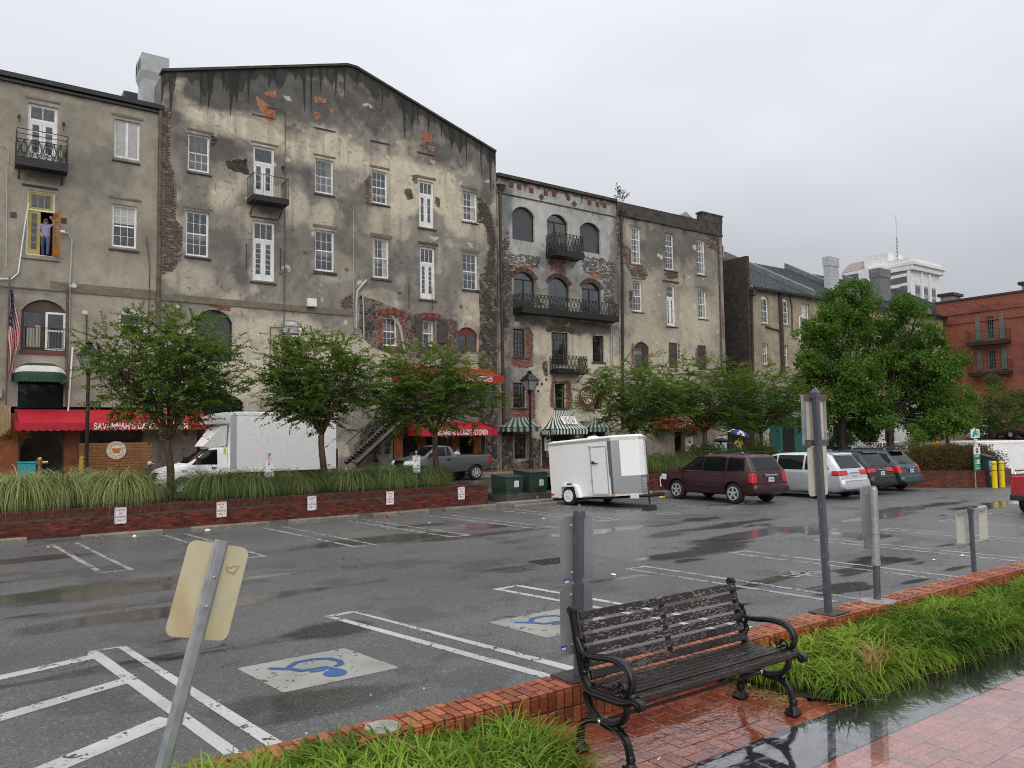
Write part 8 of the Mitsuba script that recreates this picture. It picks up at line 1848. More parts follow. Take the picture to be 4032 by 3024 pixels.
t=thing('utility_plinth','dark concrete plinth under the green utility boxes','plinth');part(t,'slab',box(17.13,19.6,24.22,27.4,LOT-.1,LOT+.31),'mat_stone_dark');part(t,'lower_step',box(16.55,19.9,23.75,24.2,LOT-.1,LOT+.06),'mat_concrete');part(t,'outlet',box(18.5,18.6,24.205,24.219,LOT+.08,LOT+.19),'mat_galv')
def util(px,pyt,pyb,pxr,pxl,label):
 c=on_z(px,pyb,LOT+.31);x,y=c[0],max(c[1],24.28);c=on_y(px,pyb,y);x=c[0];zt=on_y(px,pyt,y)[2];xr=on_y(pxr,pyb,y)[0];yb_=on_x(pxl,pyb,x)[1]
 t=thing('utility_box',label,'utility box','green utility boxes');z0=LOT+.312;zs=z0+.16
 part(t,'skirt',rbox(x+.02,xr-.02,y+.02,yb_,z0,zs,.01),'mat_util_green');part(t,'cabinet',tm(mf.Manifold.hull_points(np.array([(X_,Y_,Z_) for X_ in (x,xr) for Y_,Z_ in ((y,zs+.005),(y,zt-.06),(yb_,zs+.005),(yb_,zt+.02))]))),'mat_util_green');part(t,'lid',tm(mf.Manifold.hull_points(np.array([(X_,Y_,Z_) for X_ in (x-.03,xr+.03) for Y_,Z_ in ((y-.03,zt-.055),(y-.03,zt-.03),(yb_,zt+.025),(yb_,zt+.05))]))),'mat_util_green')
 k=part(t,'sticker',box(xr-.42,xr-.20,y-.006,y-.001,zs+.10,zs+.34),'mat_plate',label='white warning sticker');part(k,'print',cat([box(xr-.40,xr-.22-.04*(i % 2),y-.008,y-.0062,zs+.13+.035*i,zs+.145+.035*i) for i in range(5)]),'mat_conduit',kind='stuff');part(k,'colour_bar',box(xr-.40,xr-.26,y-.0085,y-.0062,zs+.345,zs+.37),'mat_sticker');part(t,'latch',rbox((x+xr)/2-.03,(x+xr)/2+.03,y-.04,y-.001,zs-.08,zs+.0,.01),'mat_iron')
util(1994,1876,1957,2060,1935,'front green utility box, the lower of the two');util(2087,1857,1950,2157,2022,'taller green utility box behind, next to the trailer')
# pay station corner
t=thing('pay_station','black parking pay station with a blue letter P','pay station');c=on_z(3886,1917,LOT);x,y=c[0],c[1];zt=on_y(3886,1786,y)[2]
part(t,'cabinet',rbox(x-.24,x+.24,y-.2,y+.2,LOT,zt-.16,.03),'mat_trim');part(t,'hood',tm(mf.Manifold.hull_points(np.array([(X_,Y_,Z_) for X_ in (x-.28,x+.28) for Y_,Z_ in ((y-.32,zt-.18),(y-.32,zt-.13),(y+.22,zt-.16),(y+.22,zt))]))),'mat_trim')
# faces the viewer's side: its front is turned along the kerb
k=part(t,'panel',box(x-.20,x+.20,y-.206,y-.201,zt-.62,zt-.28),'mat_sticker',label='blue panel');part(k,'lettering',upright(lettering('P',.22,.003,True),x-.13,y-.2062,zt-.56),'mat_white_text');part(t,'ticket_slot',cat([box(x-.18,x+.12,y-.208,y-.201,zt-.72,zt-.65),box(x-.12,x+.10,y-.212,y-.201,zt-.96,zt-.80)]),'mat_galv')
t=thing('parking_sign','tall green and white pay-to-park notice on two posts left of the pay station','sign');c=on_z(3850,1919,LOT);x,y=c[0],c[1]
for s_ in (-.2,.2):part(t,'post',tube([(x+s_,y,LOT),(x+s_,y,on_y(3850,1762,y)[2])],.035,8),'mat_galv')
part(t,'post',tube([(x+.05,y+.06,LOT),(x+.05,y+.06,on_y(3850,1684,y)[2])],.04,8),'mat_sign_white')
z=lambda py:on_y(3848,py,y)[2]
kg=part(t,'green_panel',box(x-.30,x+.30,y-.045,y-.036,z(1854),z(1789)),'mat_sign_green');part(kg,'text_line',cat([box(x-.24,x+.24-.08*(i % 3),y-.048,y-.0452,z(1854)+.08+.075*i,z(1854)+.10+.075*i) for i in range(6)]),'mat_sign_white',kind='stuff');part(kg,'notice',box(x-.03,x+.18,y-.05,y-.0452,z(1826),z(1809)),'mat_sign_white')
part(kg,'lettering',cat([upright(lettering('PARKING',.07,.002,True,.4),x-.2,y-.0452,z(1798))]),'mat_sign_white')
kw=part(t,'white_panel',box(x-.30,x+.30,y-.045,y-.036,z(1788.6),z(1759)),'mat_sign_white');part(kw,'badge',wall_xz(shapely.union_all([sg.Point(x,(z(1788)+z(1759))/2).buffer(.12),sg.Polygon([(x-.12,z(1774)),(x+.12,z(1774)),(x,z(1787))])]),y-.048,y-.0452),'mat_trim');part(kw,'lettering',upright(lettering('P',.12,.003,True),x-.05,y-.0482,z(1778)),'mat_sign_white')
ks=part(t,'top_sign',box(x-.42,x+.40,y-.02,y+.0,z(1724),z(1690)),'mat_sign_white');zz=z(1707);part(ks,'hand_symbol',wall_xz(shapely.union_all([sa.rotate(sa.scale(sg.Point(x-.12,zz).buffer(1,12),.24,.10),35),sa.rotate(sg.box(x-.22,zz-.02,x+.1,zz+.13),30)]+[sg.LineString([(x-.02+.035*i,zz-.02+.02*i),(x+.06+.03*i,zz-.11+.03*i)]).buffer(.018) for i in range(4)]),y-.024,y-.0205),'mat_sign_teal',label='green hand holding a card');part(ks,'machine_symbol',box(x+.16,x+.33,y-.024,y-.0205,zz-.13,zz+.13),'mat_conduit')
part(t,'small_plate',cat([box(x-.06,x+.16,y-.02,y+.0,z(1745),z(1728)),box(x-.06,x+.16,y-.02,y+.0,z(1758),z(1748))]),'mat_sign_white')
for px,pt,pb,w in ((3918,1816,1921,'left of the pair beside the pay station'),(3947,1815,1918,'right of the pair, nearest the red pickup')):
 c=on_z(px,pb,LOT);zt=on_y(px,pt,c[1])[2];t=thing('bollard','yellow plastic-sleeved bollard, '+w,'bollard','yellow bollards');part(t,'sleeve',lathe([(.112,LOT),(.108,zt-.07),(.095,zt-.02),(.045,zt+.01)],18,(c[0],c[1],0)),'mat_yellow_gloss',smooth=35);part(t,'dark_band',cat([lathe([(.1135,zz),(.1135,zz+.025)],18,(c[0],c[1],0)) for zz in (zt-.13,zt-.40)]),'mat_trim')
c=at_depth(3689,1764,47);x,y=c[0],c[1];b=c[2];t=thing('fire_hydrant','yellow fire hydrant with a red top behind the hedge','fire hydrant');part(t,'barrel',lathe([(.20,b-.3),(.20,b),(.13,b+.03),(.125,b+.32),(.17,b+.34),(.17,b+.38)],14,(x,y,0)),'mat_yellow_gloss',smooth=30);part(t,'bonnet',lathe([(.16,b+.38),(.15,b+.46),(.06,b+.54),(.03,b+.58)],14,(x,y,0)),'mat_red_gloss',smooth=30);part(t,'nozzle',cat([tube([(x-.24,y,b+.22),(x+.24,y,b+.22)],.06,10),tube([(x,y,b+.18),(x-.12,y-.22,b+.18)],.08,10)]),'mat_yellow_gloss',smooth=30)
for px,mat,lb in ((3283,'mat_green_dark','dark green newspaper box, left of the pair under the big tree'),(3307,'mat_teal_plastic','teal newspaper box, right of the pair under the big tree'),(3330,'mat_trim','black newspaper box right of the teal one')):
 c=at_depth(px,1785,51);w_=.45 if px < 3300 else .28;t=thing('newspaper_box',lb,'newspaper box');part(t,'body',rbox(c[0]-w_,c[0]+w_,c[1]-.25,c[1]+.25,c[2]+.25,c[2]+.85,.03),mat);part(t,'leg',cat([box(c[0]-.06,c[0]+.06,c[1]-.06,c[1]+.06,-.4,c[2]+.25)]),'mat_trim');part(t,'window',box(c[0]-w_*.7,c[0]+w_*.7,c[1]-.262,c[1]-.251,c[2]+.42,c[2]+.74),'mat_plate')
# striped awning, round logo board and teal porch of the white shops far right
for px0,px1,pt,pb,lb in ((3325,3390,1655,1690,'small black and white striped awning behind the big tree trunk'),(3385,3465,1662,1690,'second black and white striped awning of the white shops')):
 y=Y0-1.4;a,b=on_y(px0,pb,y),on_y(px1,pb,y);zt=on_y(px0,pt,Y0-.3)[2];t=thing('awning',lb,'awning');n=14
 for i in range(n):xa_,xb_=a[0]+(b[0]-a[0])*i/n,a[0]+(b[0]-a[0])*(i+1)/n;part(t,'stripe',trimesh.Trimesh(np.array([(xa_,Y0-.33,zt),(xb_,Y0-.33,zt),(xb_,y,a[2]+.25),(xa_,y,a[2]+.25),(xb_,y,a[2]-.1),(xa_,y,a[2]-.1)]),[[0,3,2],[0,2,1],[3,5,4],[3,4,2]],process=False),'mat_trim' if i % 2 else 'mat_awning_white')
y=Y0-.36;a,b=on_y(3075,1700,Y0-1.5),on_y(3140,1700,Y0-1.5);t=thing('porch','teal porch with a dark doorway and a pointed canopy behind the trees','porch');part(t,'wall',box(a[0],b[0]+2.0,Y0-1.4,Y0-.33,-.3,on_y(3100,1650,Y0-1.4)[2]),'mat_teal_wall');part(t,'door',box(a[0]+.4,a[0]+1.9,Y0-1.45,Y0-1.402,-.2,2.2),'mat_dark');part(t,'canopy',tm(mf.Manifold.hull_points(np.array([(a[0]-.6,Y0-2.4,3.6),(b[0]+1.4,Y0-2.4,3.6),(a[0]-.6,Y0-.4,4.2),(b[0]+1.4,Y0-.4,4.2),(a[0]-.2,Y0-.5,5.6),(a[0]-.6,Y0-2.4,3.5)]))),'mat_teal_wall')
c=on_y(3051,1720,Y0-.5);t=thing('round_sign','oval cream and red sign board on the white shop wall','sign');part(t,'disc',wall_xz(sa.scale(sg.Point(c[0],c[2]).buffer(1),.75,.95),Y0-.45,Y0-.40),'mat_cream');part(t,'ring',wall_xz(sa.scale(sg.Point(c[0],c[2]).buffer(1).difference(sg.Point(c[0],c[2]).buffer(.78)),.75,.95),Y0-.46,Y0-.451),'mat_far_red');part(t,'figure',wall_xz(shapely.union_all([sa.scale(sg.Point(c[0],c[2]-.1).buffer(1),.16,.42),sg.Point(c[0]+.05,c[2]+.42).buffer(.12)]),Y0-.457,Y0-.451),'mat_stone_dark')
# white shop wall seen between the trees left of the row
part(t5,'shop_annex',box(X5+.05,X5+8.0,Y0-.40,Y0-.33,-.35,5.2),'mat_shop_white')
# notices and meter boxes at the fourth building
for a,b,mat,lb in (((2700,1720),(2728,1778),'mat_sign_white','poster board with printed sheets beside the dark doorway'),((2820,1718),(2862,1775),'mat_sign_white','white poster board behind the umbrellas'),((2574,1745),(2603,1785),'mat_concrete','grey meter cabinet above the trailer front')):
 p0,p1=on_y(*a,Y0-.1),on_y(*b,Y0-.1);t=thing('wall_board',lb,'board');part(t,'panel',box(p0[0],p1[0],Y0-.12,Y0-.01,p1[2],p0[2]),mat)
 if mat == 'mat_sign_white':part(t,'sheet',cat([box(p0[0]+.1+.42*i,p0[0]+.45+.42*i,Y0-.13,Y0-.121,p1[2]+.15+.5*j,p1[2]+.55+.5*j) for i in range(max(1,int((p1[0]-p0[0]-.1)/.42))) for j in range(2)]),'mat_conduit',kind='stuff')

# ------------------------------------------------------------------ litter
for i,(px,py,w,d,h,mat,lb) in enumerate(((530,2120,.12,.10,.09,'mat_sign_white','crumpled white paper bag before a wheel stop'),(818,2094,.16,.05,.08,'mat_sign_white','small printed paper card lying before a wheel stop'),(1524,2038,.09,.09,.08,'mat_awning_red','small red paper cup on the wet asphalt'),(190,2155,.14,.05,.02,'mat_sign_white','white paper strip on the asphalt at the left'),(1690,2060,.10,.05,.02,'mat_sign_white','flattened white paper scrap in the far row'),(2140,2043,.12,.08,.03,'mat_sign_white','white food tray on the asphalt near the trailer'),(2415,2264,.14,.09,.02,'mat_sign_white','flattened white cup near the bay line behind the bench'),(3790,2190,.10,.06,.03,'mat_sign_white','white scrap near the low double sign'),(3677,2206,.09,.05,.02,'mat_sign_white','tiny white scrap left of the low double sign'),(1460,2740,.05,.012,.012,'mat_sign_white','cigarette butt on the asphalt before the kerb'),(1670,2715,.02,.02,.015,'mat_sign_white','white bit on the asphalt before the kerb'),(1205,2890,.03,.012,.01,'mat_sign_white','white bit beside the left kerb'))):
 c=on_z(px,py,LOT);r_=np.random.default_rng(40+i);v=trimesh.creation.icosphere(subdivisions=1).vertices*(1+.35*(r_.random((42,1))-.5));m=trimesh.Trimesh(v*[w/2,d/2,h/2],trimesh.creation.icosphere(subdivisions=1).faces,process=False);single('litter',lb,'litter',mv(rot(m,r_.uniform(0,3)),[c[0],c[1],LOT+h/2+.002]),mat)
for px,py,lb in ((2400,2795,'cigarette butt on the wet bricks under the bench'),(2595,2990,'cigarette butt on the wet bricks in front of the bench')):c=on_z(px,py,0);single('cigarette_butt',lb,'litter',mv(rot(tube([(-.02,0,0),(.02,0,0)],.005,8),.5),[c[0],c[1],.006]),'mat_sign_white')
c=on_z(2950,2707,0);single('litter','pale crumpled wrapper on the straw behind the bench foot','litter',mv(trimesh.Trimesh(trimesh.creation.icosphere(subdivisions=1).vertices*[.016,.012,.012]*(1+.4*np.random.default_rng(4).random((42,1))),trimesh.creation.icosphere(subdivisions=1).faces,process=False),[c[0],c[1],.02]),'mat_pink')
c=on_z(1500,2860,.10);single('old_post_footing','round concrete footing of a removed post beside the left bed','footing',lathe([(.11,.20),(.11,KT_Z+.003),(.10,KT_Z+.008)],22,(on_z(1500,2858,KT_Z)[0],4.375,0)),'mat_concrete')
# straw mulch at the edge of the right bed
r_=np.random.default_rng(77);ms=[]
for _ in range(420):
 x,y=(r_.uniform(4.9,5.25),r_.uniform(3.55,4.15)) if r_.random() < .6 else (r_.uniform(5.2,9.5),r_.normal(3.30,.04));a=r_.uniform(0,3.14);L_=r_.uniform(.02,.06);d=np.array([math.cos(a),math.sin(a),r_.uniform(-.2,.2)])*L_;ms.append(tube([np.array([x,y,.012])-d,np.array([x,y,.012])+d],.0022,3,caps=False))
single('straw_mulch','dry straw bits along the edge of the right bed','mulch',cat(ms),'mat_straw',kind='stuff')
# ------------------------------------------------------------------ the bench: cast iron end frames and wooden slats
pr('mat_cast',(.007,.007,.008),.24,spec=.4,clearcoat=.3,clearcoat_gloss=.95)
def slat_wood(p,n,uv):
 g=fbm(p.x*6,p.y*60,p.z*60,3);f=fbm(p.x*48,p.y*120,p.z*120,3);big=fbm(p.x*4,p.y*9,p.z*9,3)
 bare=smoothstep(.575,.605,f*.66+big*.36)
 return mix(mix((.009,.006,.0055),(.022,.014,.012),g),mix((.12,.105,.10),(.20,.175,.165),noise(p.x*90,p.y*160,p.z*160)),bare*uv.x)
def slat_rough(p,n,uv):return .20+.28*smoothstep(.5,.65,fbm(p.x*22,p.y*70,p.z*70,3))
pr('mat_slat',slat_wood,slat_rough,clearcoat=.25,clearcoat_gloss=.9)
BX0,BX1=3.275,4.855
t=thing('bench','wet dark wooden bench with black cast iron ends beside the kerb','bench')
def smooth_path(pts,n=40):
 from scipy.interpolate import splprep,splev
 q=np.array(pts,float);tck,_=splprep(q.T,s=0,k=min(3,len(q)-1));return np.array(splev(np.linspace(0,1,n),tck)).T
def bar(pts,w,x,th=.042,n=36,flange=True):
 """A cast bar following a path in (y, z), w wide, th thick along x, with a raised rib."""
 q=smooth_path(pts,n);ln=sg.LineString(q)
 ww=np.broadcast_to(w,(n,)) if np.ndim(w) == 0 else np.interp(np.linspace(0,1,n),np.linspace(0,1,len(w)),w)
 tg=np.gradient(q,axis=0);tg /= np.linalg.norm(tg,axis=1,keepdims=True);nr=np.stack([-tg[:,1],tg[:,0]],1)
 # rounded section swept along the path
 m=10;th_=np.linspace(0,2*np.pi,m,endpoint=False);V=[]
 for i in range(n):
  for a in th_:c,s_=np.sign(math.cos(a))*abs(math.cos(a))**.7,np.sign(math.sin(a))*abs(math.sin(a))**.7;o=nr[i]*ww[i]/2*c;V.append((x+th/2*s_,q[i,0]+o[0],q[i,1]+o[1]))
 V=np.array(V);i,j=np.meshgrid(np.arange(n-1),np.arange(m),indexing='ij');f=np.stack([i*m+j,(i+1)*m+j,(i+1)*m+(j+1) % m,i*m+(j+1) % m],-1).reshape(-1,4);F=np.vstack([f[:,[0,1,2]],f[:,[0,2,3]]])
 e=(n-1)*m;k=np.arange(m);nV=len(V);V=np.vstack([V,V[:m].mean(0),V[e:].mean(0)]);F=np.vstack([F,np.stack([k*0+nV,(k+1) % m,k],1),np.stack([k*0+nV+1,e+k,e+(k+1) % m],1)])
 out=[trimesh.Trimesh(V,F,process=False)]
 if flange:out.append(tube(np.column_stack([np.full(n,x-th/2-.002),q]),ww*.16,6));out.append(tube(np.column_stack([np.full(n,x+th/2+.002),q]),ww*.16,6))
 return cat(out)
def scroll(cy,cz,r,x,th=.05,turns=1.3,a0=0.0,s_=1):
 a=np.linspace(0,turns*2*np.pi,34);rr=r*(1-a/(turns*2*np.pi)*.80);return tube(np.column_stack([np.full(34,x),cy+rr*np.cos(a0+s_*a),cz+rr*np.sin(a0+s_*a)]),r*.26,7)
for x in (BX0,BX1):
 ms=[bar([(3.925,.855),(3.897,.745),(3.865,.62),(3.838,.52),(3.812,.445),(3.772,.402),(3.70,.392),(3.552,.396),(3.42,.412),(3.345,.432),(3.318,.418)],[.055,.045,.045,.05,.055,.062,.06,.056,.054,.05,.042],x,.045,60)]
 ms += [lathe([(.0,-.025),(.030,-.02),(.030,.02),(.0,.025)],12).apply_transform(trimesh.transformations.rotation_matrix(math.pi/2,(0,1,0))).apply_translation([x,3.925,.858]),lathe([(.0,-.028),(.030,-.022),(.030,.022),(.0,.028)],12).apply_transform(trimesh.transformations.rotation_matrix(math.pi/2,(0,1,0))).apply_translation([x,3.325,.415])]
 fr=part(t,'end_frame',cat(ms),'mat_cast',smooth=40)
 part(fr,'armrest',cat([bar([(3.862,.665),(3.80,.618),(3.735,.612),(3.655,.622),(3.56,.634),(3.485,.630),(3.42,.600),(3.388,.545),(3.396,.488),(3.425,.448),(3.45,.440)],[.028,.034,.036,.040,.042,.044,.046,.046,.044,.04,.03],x,.046,50),scroll(3.478,.480,.042,x,a0=-1.2,s_=-1),scroll(3.520,.462,.028,x,a0=.6),trimesh.creation.icosphere(subdivisions=2,radius=.025).apply_translation([x,3.385,.452])]),'mat_cast',smooth=40)
 part(fr,'back_scroll',cat([scroll(3.845,.690,.03,x,a0=2.6),scroll(3.822,.655,.034,x,a0=.4,s_=-1),scroll(3.80,.535,.028,x,a0=2.0),bar([(3.868,.70),(3.838,.66),(3.815,.628),(3.775,.612)],.026,x,.04,16),bar([(3.775,.608),(3.80,.575),(3.812,.53)],.022,x,.04,12),trimesh.creation.icosphere(subdivisions=2,radius=.022).apply_translation([x,3.808,.500])]),'mat_cast',smooth=40)
 part(fr,'leg',bar([(3.862,.06),(3.858,.115),(3.842,.165),(3.80,.205),(3.735,.228),(3.66,.243),(3.58,.238),(3.505,.222),(3.455,.19),(3.425,.135),(3.414,.06)],[.036,.040,.044,.046,.046,.05,.046,.046,.044,.040,.036],x,.046,56),'mat_cast',smooth=40)
 part(fr,'brace',bar([(3.800,.385),(3.785,.33),(3.745,.285),(3.66,.245),(3.56,.252),(3.485,.283),(3.447,.33),(3.437,.392)],[.036,.038,.042,.046,.046,.042,.038,.036],x,.044,40),'mat_cast',smooth=40)
 part(fr,'leaf',cat([bar([(3.62,.236),(3.70,.262),(3.79,.262)],[.034,.026,.006],x,.05,14,False),bar([(3.70,.245),(3.60,.222),(3.50,.232),(3.455,.262)],[.034,.03,.024,.006],x,.05,14,False)]),'mat_cast',smooth=40)
 part(fr,'bolt',lathe([(.018,-.034),(.018,.028),(.012,.036),(.0,.038)],12).apply_transform(trimesh.transformations.rotation_matrix(-math.pi/2,(0,1,0))).apply_translation([x,3.655,.243]),'mat_chrome',smooth=40)
 for y in (3.864,3.413):
  part(fr,'foot',cat([lathe([(.030,.058),(.024,.066),(.030,.085),(.027,.105),(.022,.115)],12,(x,y,0)),tm(hull([((x-.035,y-.03,.016),.014),((x+.035,y-.03,.016),.014),((x-.035,y+.035,.016),.014),((x+.035,y+.035,.016),.014),((x,y,.05),.026)])),lathe([(.010,.03),(.010,.052),(.005,.055)],6,(x-.03,y+.03,0))]),'mat_cast',smooth=40)
def slat(y,z,w,th,ang,bare,lab=None,xr=(BX0+.028,BX1-.028)):
 m=rbox(0,xr[1]-xr[0],-w/2,w/2,-th/2,th/2,.005);m=rot(m,ang,(1,0,0));m=mv(m,[xr[0],y,z])
 v,f,_=meshkit.arrays(m);k=numbered_fast(t+'__slat');scene[k]=mikit.ply(m,'mat_slat',smooth=False,uv=np.column_stack([np.full(len(v),bare)]*2));
 if lab:labels[k]={'label':lab}
n=6;p0,p1=np.array([3.898,.828]),np.array([3.806,.482]);an=math.atan2(p1[1]-p0[1],p1[0]-p0[0])
for i in range(n):q=p0+(p1-p0)*i/(n-1);slat(q[0]-.018,q[1],.052,.026,an,1.0 if i < 4 else .55,'top back slat with much paint gone' if i == 0 else None)
for i,y in enumerate((3.765,3.705,3.645,3.585,3.525,3.465)):slat(y,.425+.004*i,.047,.026,-.03,.35 if i < 4 else .2)
slat(3.385,.440,.085,.034,-.10,.15,'wide front seat slat',(BX0+.02,BX1-.0))
xm=(BX0+BX1)/2
part(t,'back_strap',bar([(3.912,.845),(3.870,.68),(3.83,.53),(3.815,.455)],.014,xm,.05,20,False),'mat_cast');part(t,'seat_strap',box(xm-.02,xm+.02,3.36,3.80,.395,.410),'mat_cast')
part(t,'cross_rod',cat([tube([(BX0,3.655,.243),(BX1,3.655,.243)],.010,8),box(BX0,BX1,3.42,3.455,.385,.415)]),'mat_cast')
# ------------------------------------------------------------------ people

def cloth_mat(key,c):mot(key,[v*.8 for v in c],[v*1.15 for v in c],.8);return key
for k_,c_ in (('mat_lavender',(.25,.24,.38)),('mat_denim',(.06,.10,.19)),('mat_blackcloth',(.014,.014,.016)),('mat_greycloth',(.30,.30,.33)),('mat_tealcoat',(.05,.42,.37)),('mat_navy',(.012,.014,.035)),('mat_hivis',(.62,.62,.04)),('mat_whitecloth',(.66,.66,.68)),('mat_redcloth',(.45,.03,.06)),('mat_cap_grey',(.10,.09,.085)),('mat_cap_white',(.52,.50,.62)),('mat_blue_umbrella',(.06,.05,.42)),('mat_shoe',(.05,.04,.035))):cloth_mat(k_,c_)
def rotv(v,a):c,s_=math.cos(a),math.sin(a);return np.array([v[0]*c-v[1]*s_,v[0]*s_+v[1]*c,v[2]])
def person(label,pos,face,H,top,legs,arms=None,hips=None,crouch=0.0,lean=0.0,hat=None,hair='mat_hair',skin='mat_skin',sleeve=True,shoes='mat_shoe',step=.12,headtilt=0.0):
 """A standing (or crouching) figure from joints; local frame: x forward, y to the left, z up. arms: (elbow, wrist) per side as local offsets in units of height."""
 t=thing('person',label,'person');h=H/1.75;face_=face
 W=lambda p:np.asarray(pos)+rotv(np.asarray(p)*h,face_)
 zh=.93-crouch;hip={s_:np.array([0,s_*.09,zh]) for s_ in (1,-1)};ank={1:np.array([step,.10,.08]),-1:np.array([-step,-.10,.08])}
 knee={s_:(hip[s_]+ank[s_])/2+np.array([.05+crouch*.55,s_*.02,crouch*.10]) for s_ in (1,-1)}
 chest=np.array([lean*.30,0,zh+.36-abs(lean)*.08]);nk=np.array([lean*.46,0,zh+.55-abs(lean)*.16]);hd=nk+np.array([.03+lean*.08,0,.15-headtilt*.04]);sh={s_:nk+np.array([-.01,s_*.19,-.05]) for s_ in (1,-1)}
 A=arms or {1:((.02,.06,-.30),(.10,.04,-.54)),-1:((.02,-.06,-.30),(.10,-.04,-.54))}
 el={s_:sh[s_]+np.array(A[s_][0]) for s_ in (1,-1)};wr={s_:sh[s_]+np.array(A[s_][1]) for s_ in (1,-1)}
 def bones(segs,grow=0.0,edge=.022,it=6):
  M=mf.Manifold.batch_boolean([hull([(W(a),(ra+grow)*h),(W(b),(rb+grow)*h)]) for a,ra,b,rb in segs],mf.OpType.Add);m=tm(M.refine_to_length(edge*2*h));trimesh.smoothing.filter_taubin(m,iterations=it);return m
 torso=[(hip[1],.10,hip[-1],.10),(np.array([0,.05,zh+.02]),.115,chest+[0,.06,0],.115),(np.array([0,-.05,zh+.02]),.115,chest+[0,-.06,0],.115),(chest+[0,.06,0],.11,sh[1]+[0,-.04,0],.07),(chest+[0,-.06,0],.11,sh[-1]+[0,.04,0],.07),(sh[1],.062,sh[-1],.062)]
 armsg=sum([[(sh[s_],.056,el[s_],.042),(el[s_],.042,wr[s_],.029)] for s_ in (1,-1)],[]);legsg=sum([[(hip[s_],.092,knee[s_],.062),(knee[s_],.060,ank[s_],.040)] for s_ in (1,-1)],[])
 headsg=[(chest+[0,0,.1],.07,nk+[0,0,.02],.055),(nk,.052,hd+[0,0,-.05],.055),(hd+[0,0,-.045],.062,hd+[-.01,0,.04],.088),(hd+[.085,0,-.01],.012,hd+[.095,0,-.028],.014),(hd+[.05,0,-.085],.03,hd+[.03,0,-.05],.05),(hd+[0,.088,0],.012,hd+[-.01,.09,-.03],.012),(hd+[0,-.088,0],.012,hd+[-.01,-.09,-.03],.012)]
 hands,fing=[],[]
 for s_ in (1,-1):
  d=wr[s_]-el[s_];d=d/np.linalg.norm(d);pz=np.cross(d,[0,s_,0.2]);pz /= np.linalg.norm(pz)+1e-9;px_=np.cross(pz,d);pc=wr[s_]+d*.05
  hands += [(wr[s_],.027,pc,.030),(pc,.028,wr[s_]+d*.085,.026)]
  for j,(o,L_) in enumerate(((-.027,.070),(-.009,.080),(.009,.076),(.027,.060))):
   b=wr[s_]+d*.09+px_*o;c=b+d*L_*.55+pz*.012;fing.append((b,.010,c,.009));fing.append((c,.009,c+d*L_*.30+pz*.035,.008))
  b=wr[s_]+d*.03-px_*.030;c=b+d*.035-px_*.028;fing.append((b,.012,c,.010));fing.append((c,.010,c+d*.032+pz*.012,.009))
 body=bones(torso+armsg+legsg+headsg+hands,0,.02,5);fm=[tm(hull([(W(a),ra*h),(W(b),rb*h)])) for a,ra,b,rb in fing]
 M=mf.Manifold.batch_boolean([man(body)]+[hull([(W(a),ra*h),(W(b),rb*h)]) for a,ra,b,rb in fing],mf.OpType.Add)
 part(t,'body',tm(M),skin,smooth=40)
 half=[(sh[s_],.056,el[s_],.044) for s_ in (1,-1)]+([(el[s_],.044,wr[s_],.032) for s_ in (1,-1)] if sleeve else [])
 part(t,'jacket' if sleeve else 'shirt',bones(torso+half,.014),top,smooth=40);part(t,'trousers',bones([(hip[1],.10,hip[-1],.10)]+legsg,.013),legs,smooth=40)
 for s_ in (1,-1):part(t,'shoe',bones([(ank[s_]+[-.04,0,-.03],.042,ank[s_]+[.14,0,-.045],.034)],0,.03,2),shoes,smooth=40)
 e=[hull([(W(hd+np.array([.078,s_*.032,.012])),.011*h),(W(hd+np.array([.080,s_*.032,.012])),.011*h)]) for s_ in (1,-1)];part(t,'eyes',cat([tm(q) for q in e]),'mat_hair');part(t,'mouth',tm(hull([(W(hd+np.array([.076,.02,-.062])),.006*h),(W(hd+np.array([.076,-.02,-.062])),.006*h)])),'mat_redcloth')
 if hat:part(t,'cap',cat([tm(hull([(W(hd+[-.01,0,.045]),.098*h),(W(hd+[.0,0,.075]),.082*h)])),tm(hull([(W(hd+np.array([.07,s_*.05,.05])),.012*h) for s_ in (1,-1)]+[(W(hd+np.array([.17,s_*.035,.035])),.010*h) for s_ in (1,-1)]))]),hat,smooth=40)
 else:part(t,'hair',bones([(hd+[-.03,0,.03],.088,hd+[-.01,0,.06],.082),(hd+[-.05,0,-.02],.07,hd+[-.03,0,.03],.085)],.006,.03,2),hair,smooth=40)
 return t,W,{'hd':hd,'sh':sh,'wr':wr,'chest':chest,'hip':hip}
FACE=math.radians(-125)  # towards the viewer from the warehouse fronts
up_arm={1:((.10,.10,-.20),(.20,.06,.05)),-1:((.06,-.10,-.26),(.16,-.02,-.42))}
xa,xb,za,zb=W_door=opening((109,745),(211,1012))
person('painter in a lavender shirt, jeans and grey cap standing in the open yellow door',(fx(178,1010)[0],Y0+.10,za+.02),math.radians(-100),1.72,'mat_lavender','mat_denim',{1:((.04,.16,.10),(.10,.06,.30)),-1:((.06,-.08,-.27),(.16,.02,-.46))},hat='mat_cap_grey',sleeve=False,headtilt=1.0)
p=on_y(572,1815,37.2);person('person bending down in a black jacket and white cap left of the truck cab',(p[0]-.25,37.2,STREET),math.radians(-20),1.75,'mat_blackcloth','mat_denim',{1:((.22,.05,-.22),(.36,0,-.40)),-1:((.22,-.05,-.22),(.36,0,-.40))},crouch=.18,lean=.75,hat='mat_cap_white',skin='mat_skin_dark')
p=on_y(1800,1768,38.6);person('person in a white shirt and black cap seen over the pickup bed',(p[0],38.6,p[2]-1.62),math.radians(-60),1.7,'mat_whitecloth','mat_blackcloth',{1:((.10,.08,-.25),(.36,.02,-.20)),-1:((.02,-.06,-.3),(.1,-.04,-.54))},hat='mat_blackcloth')
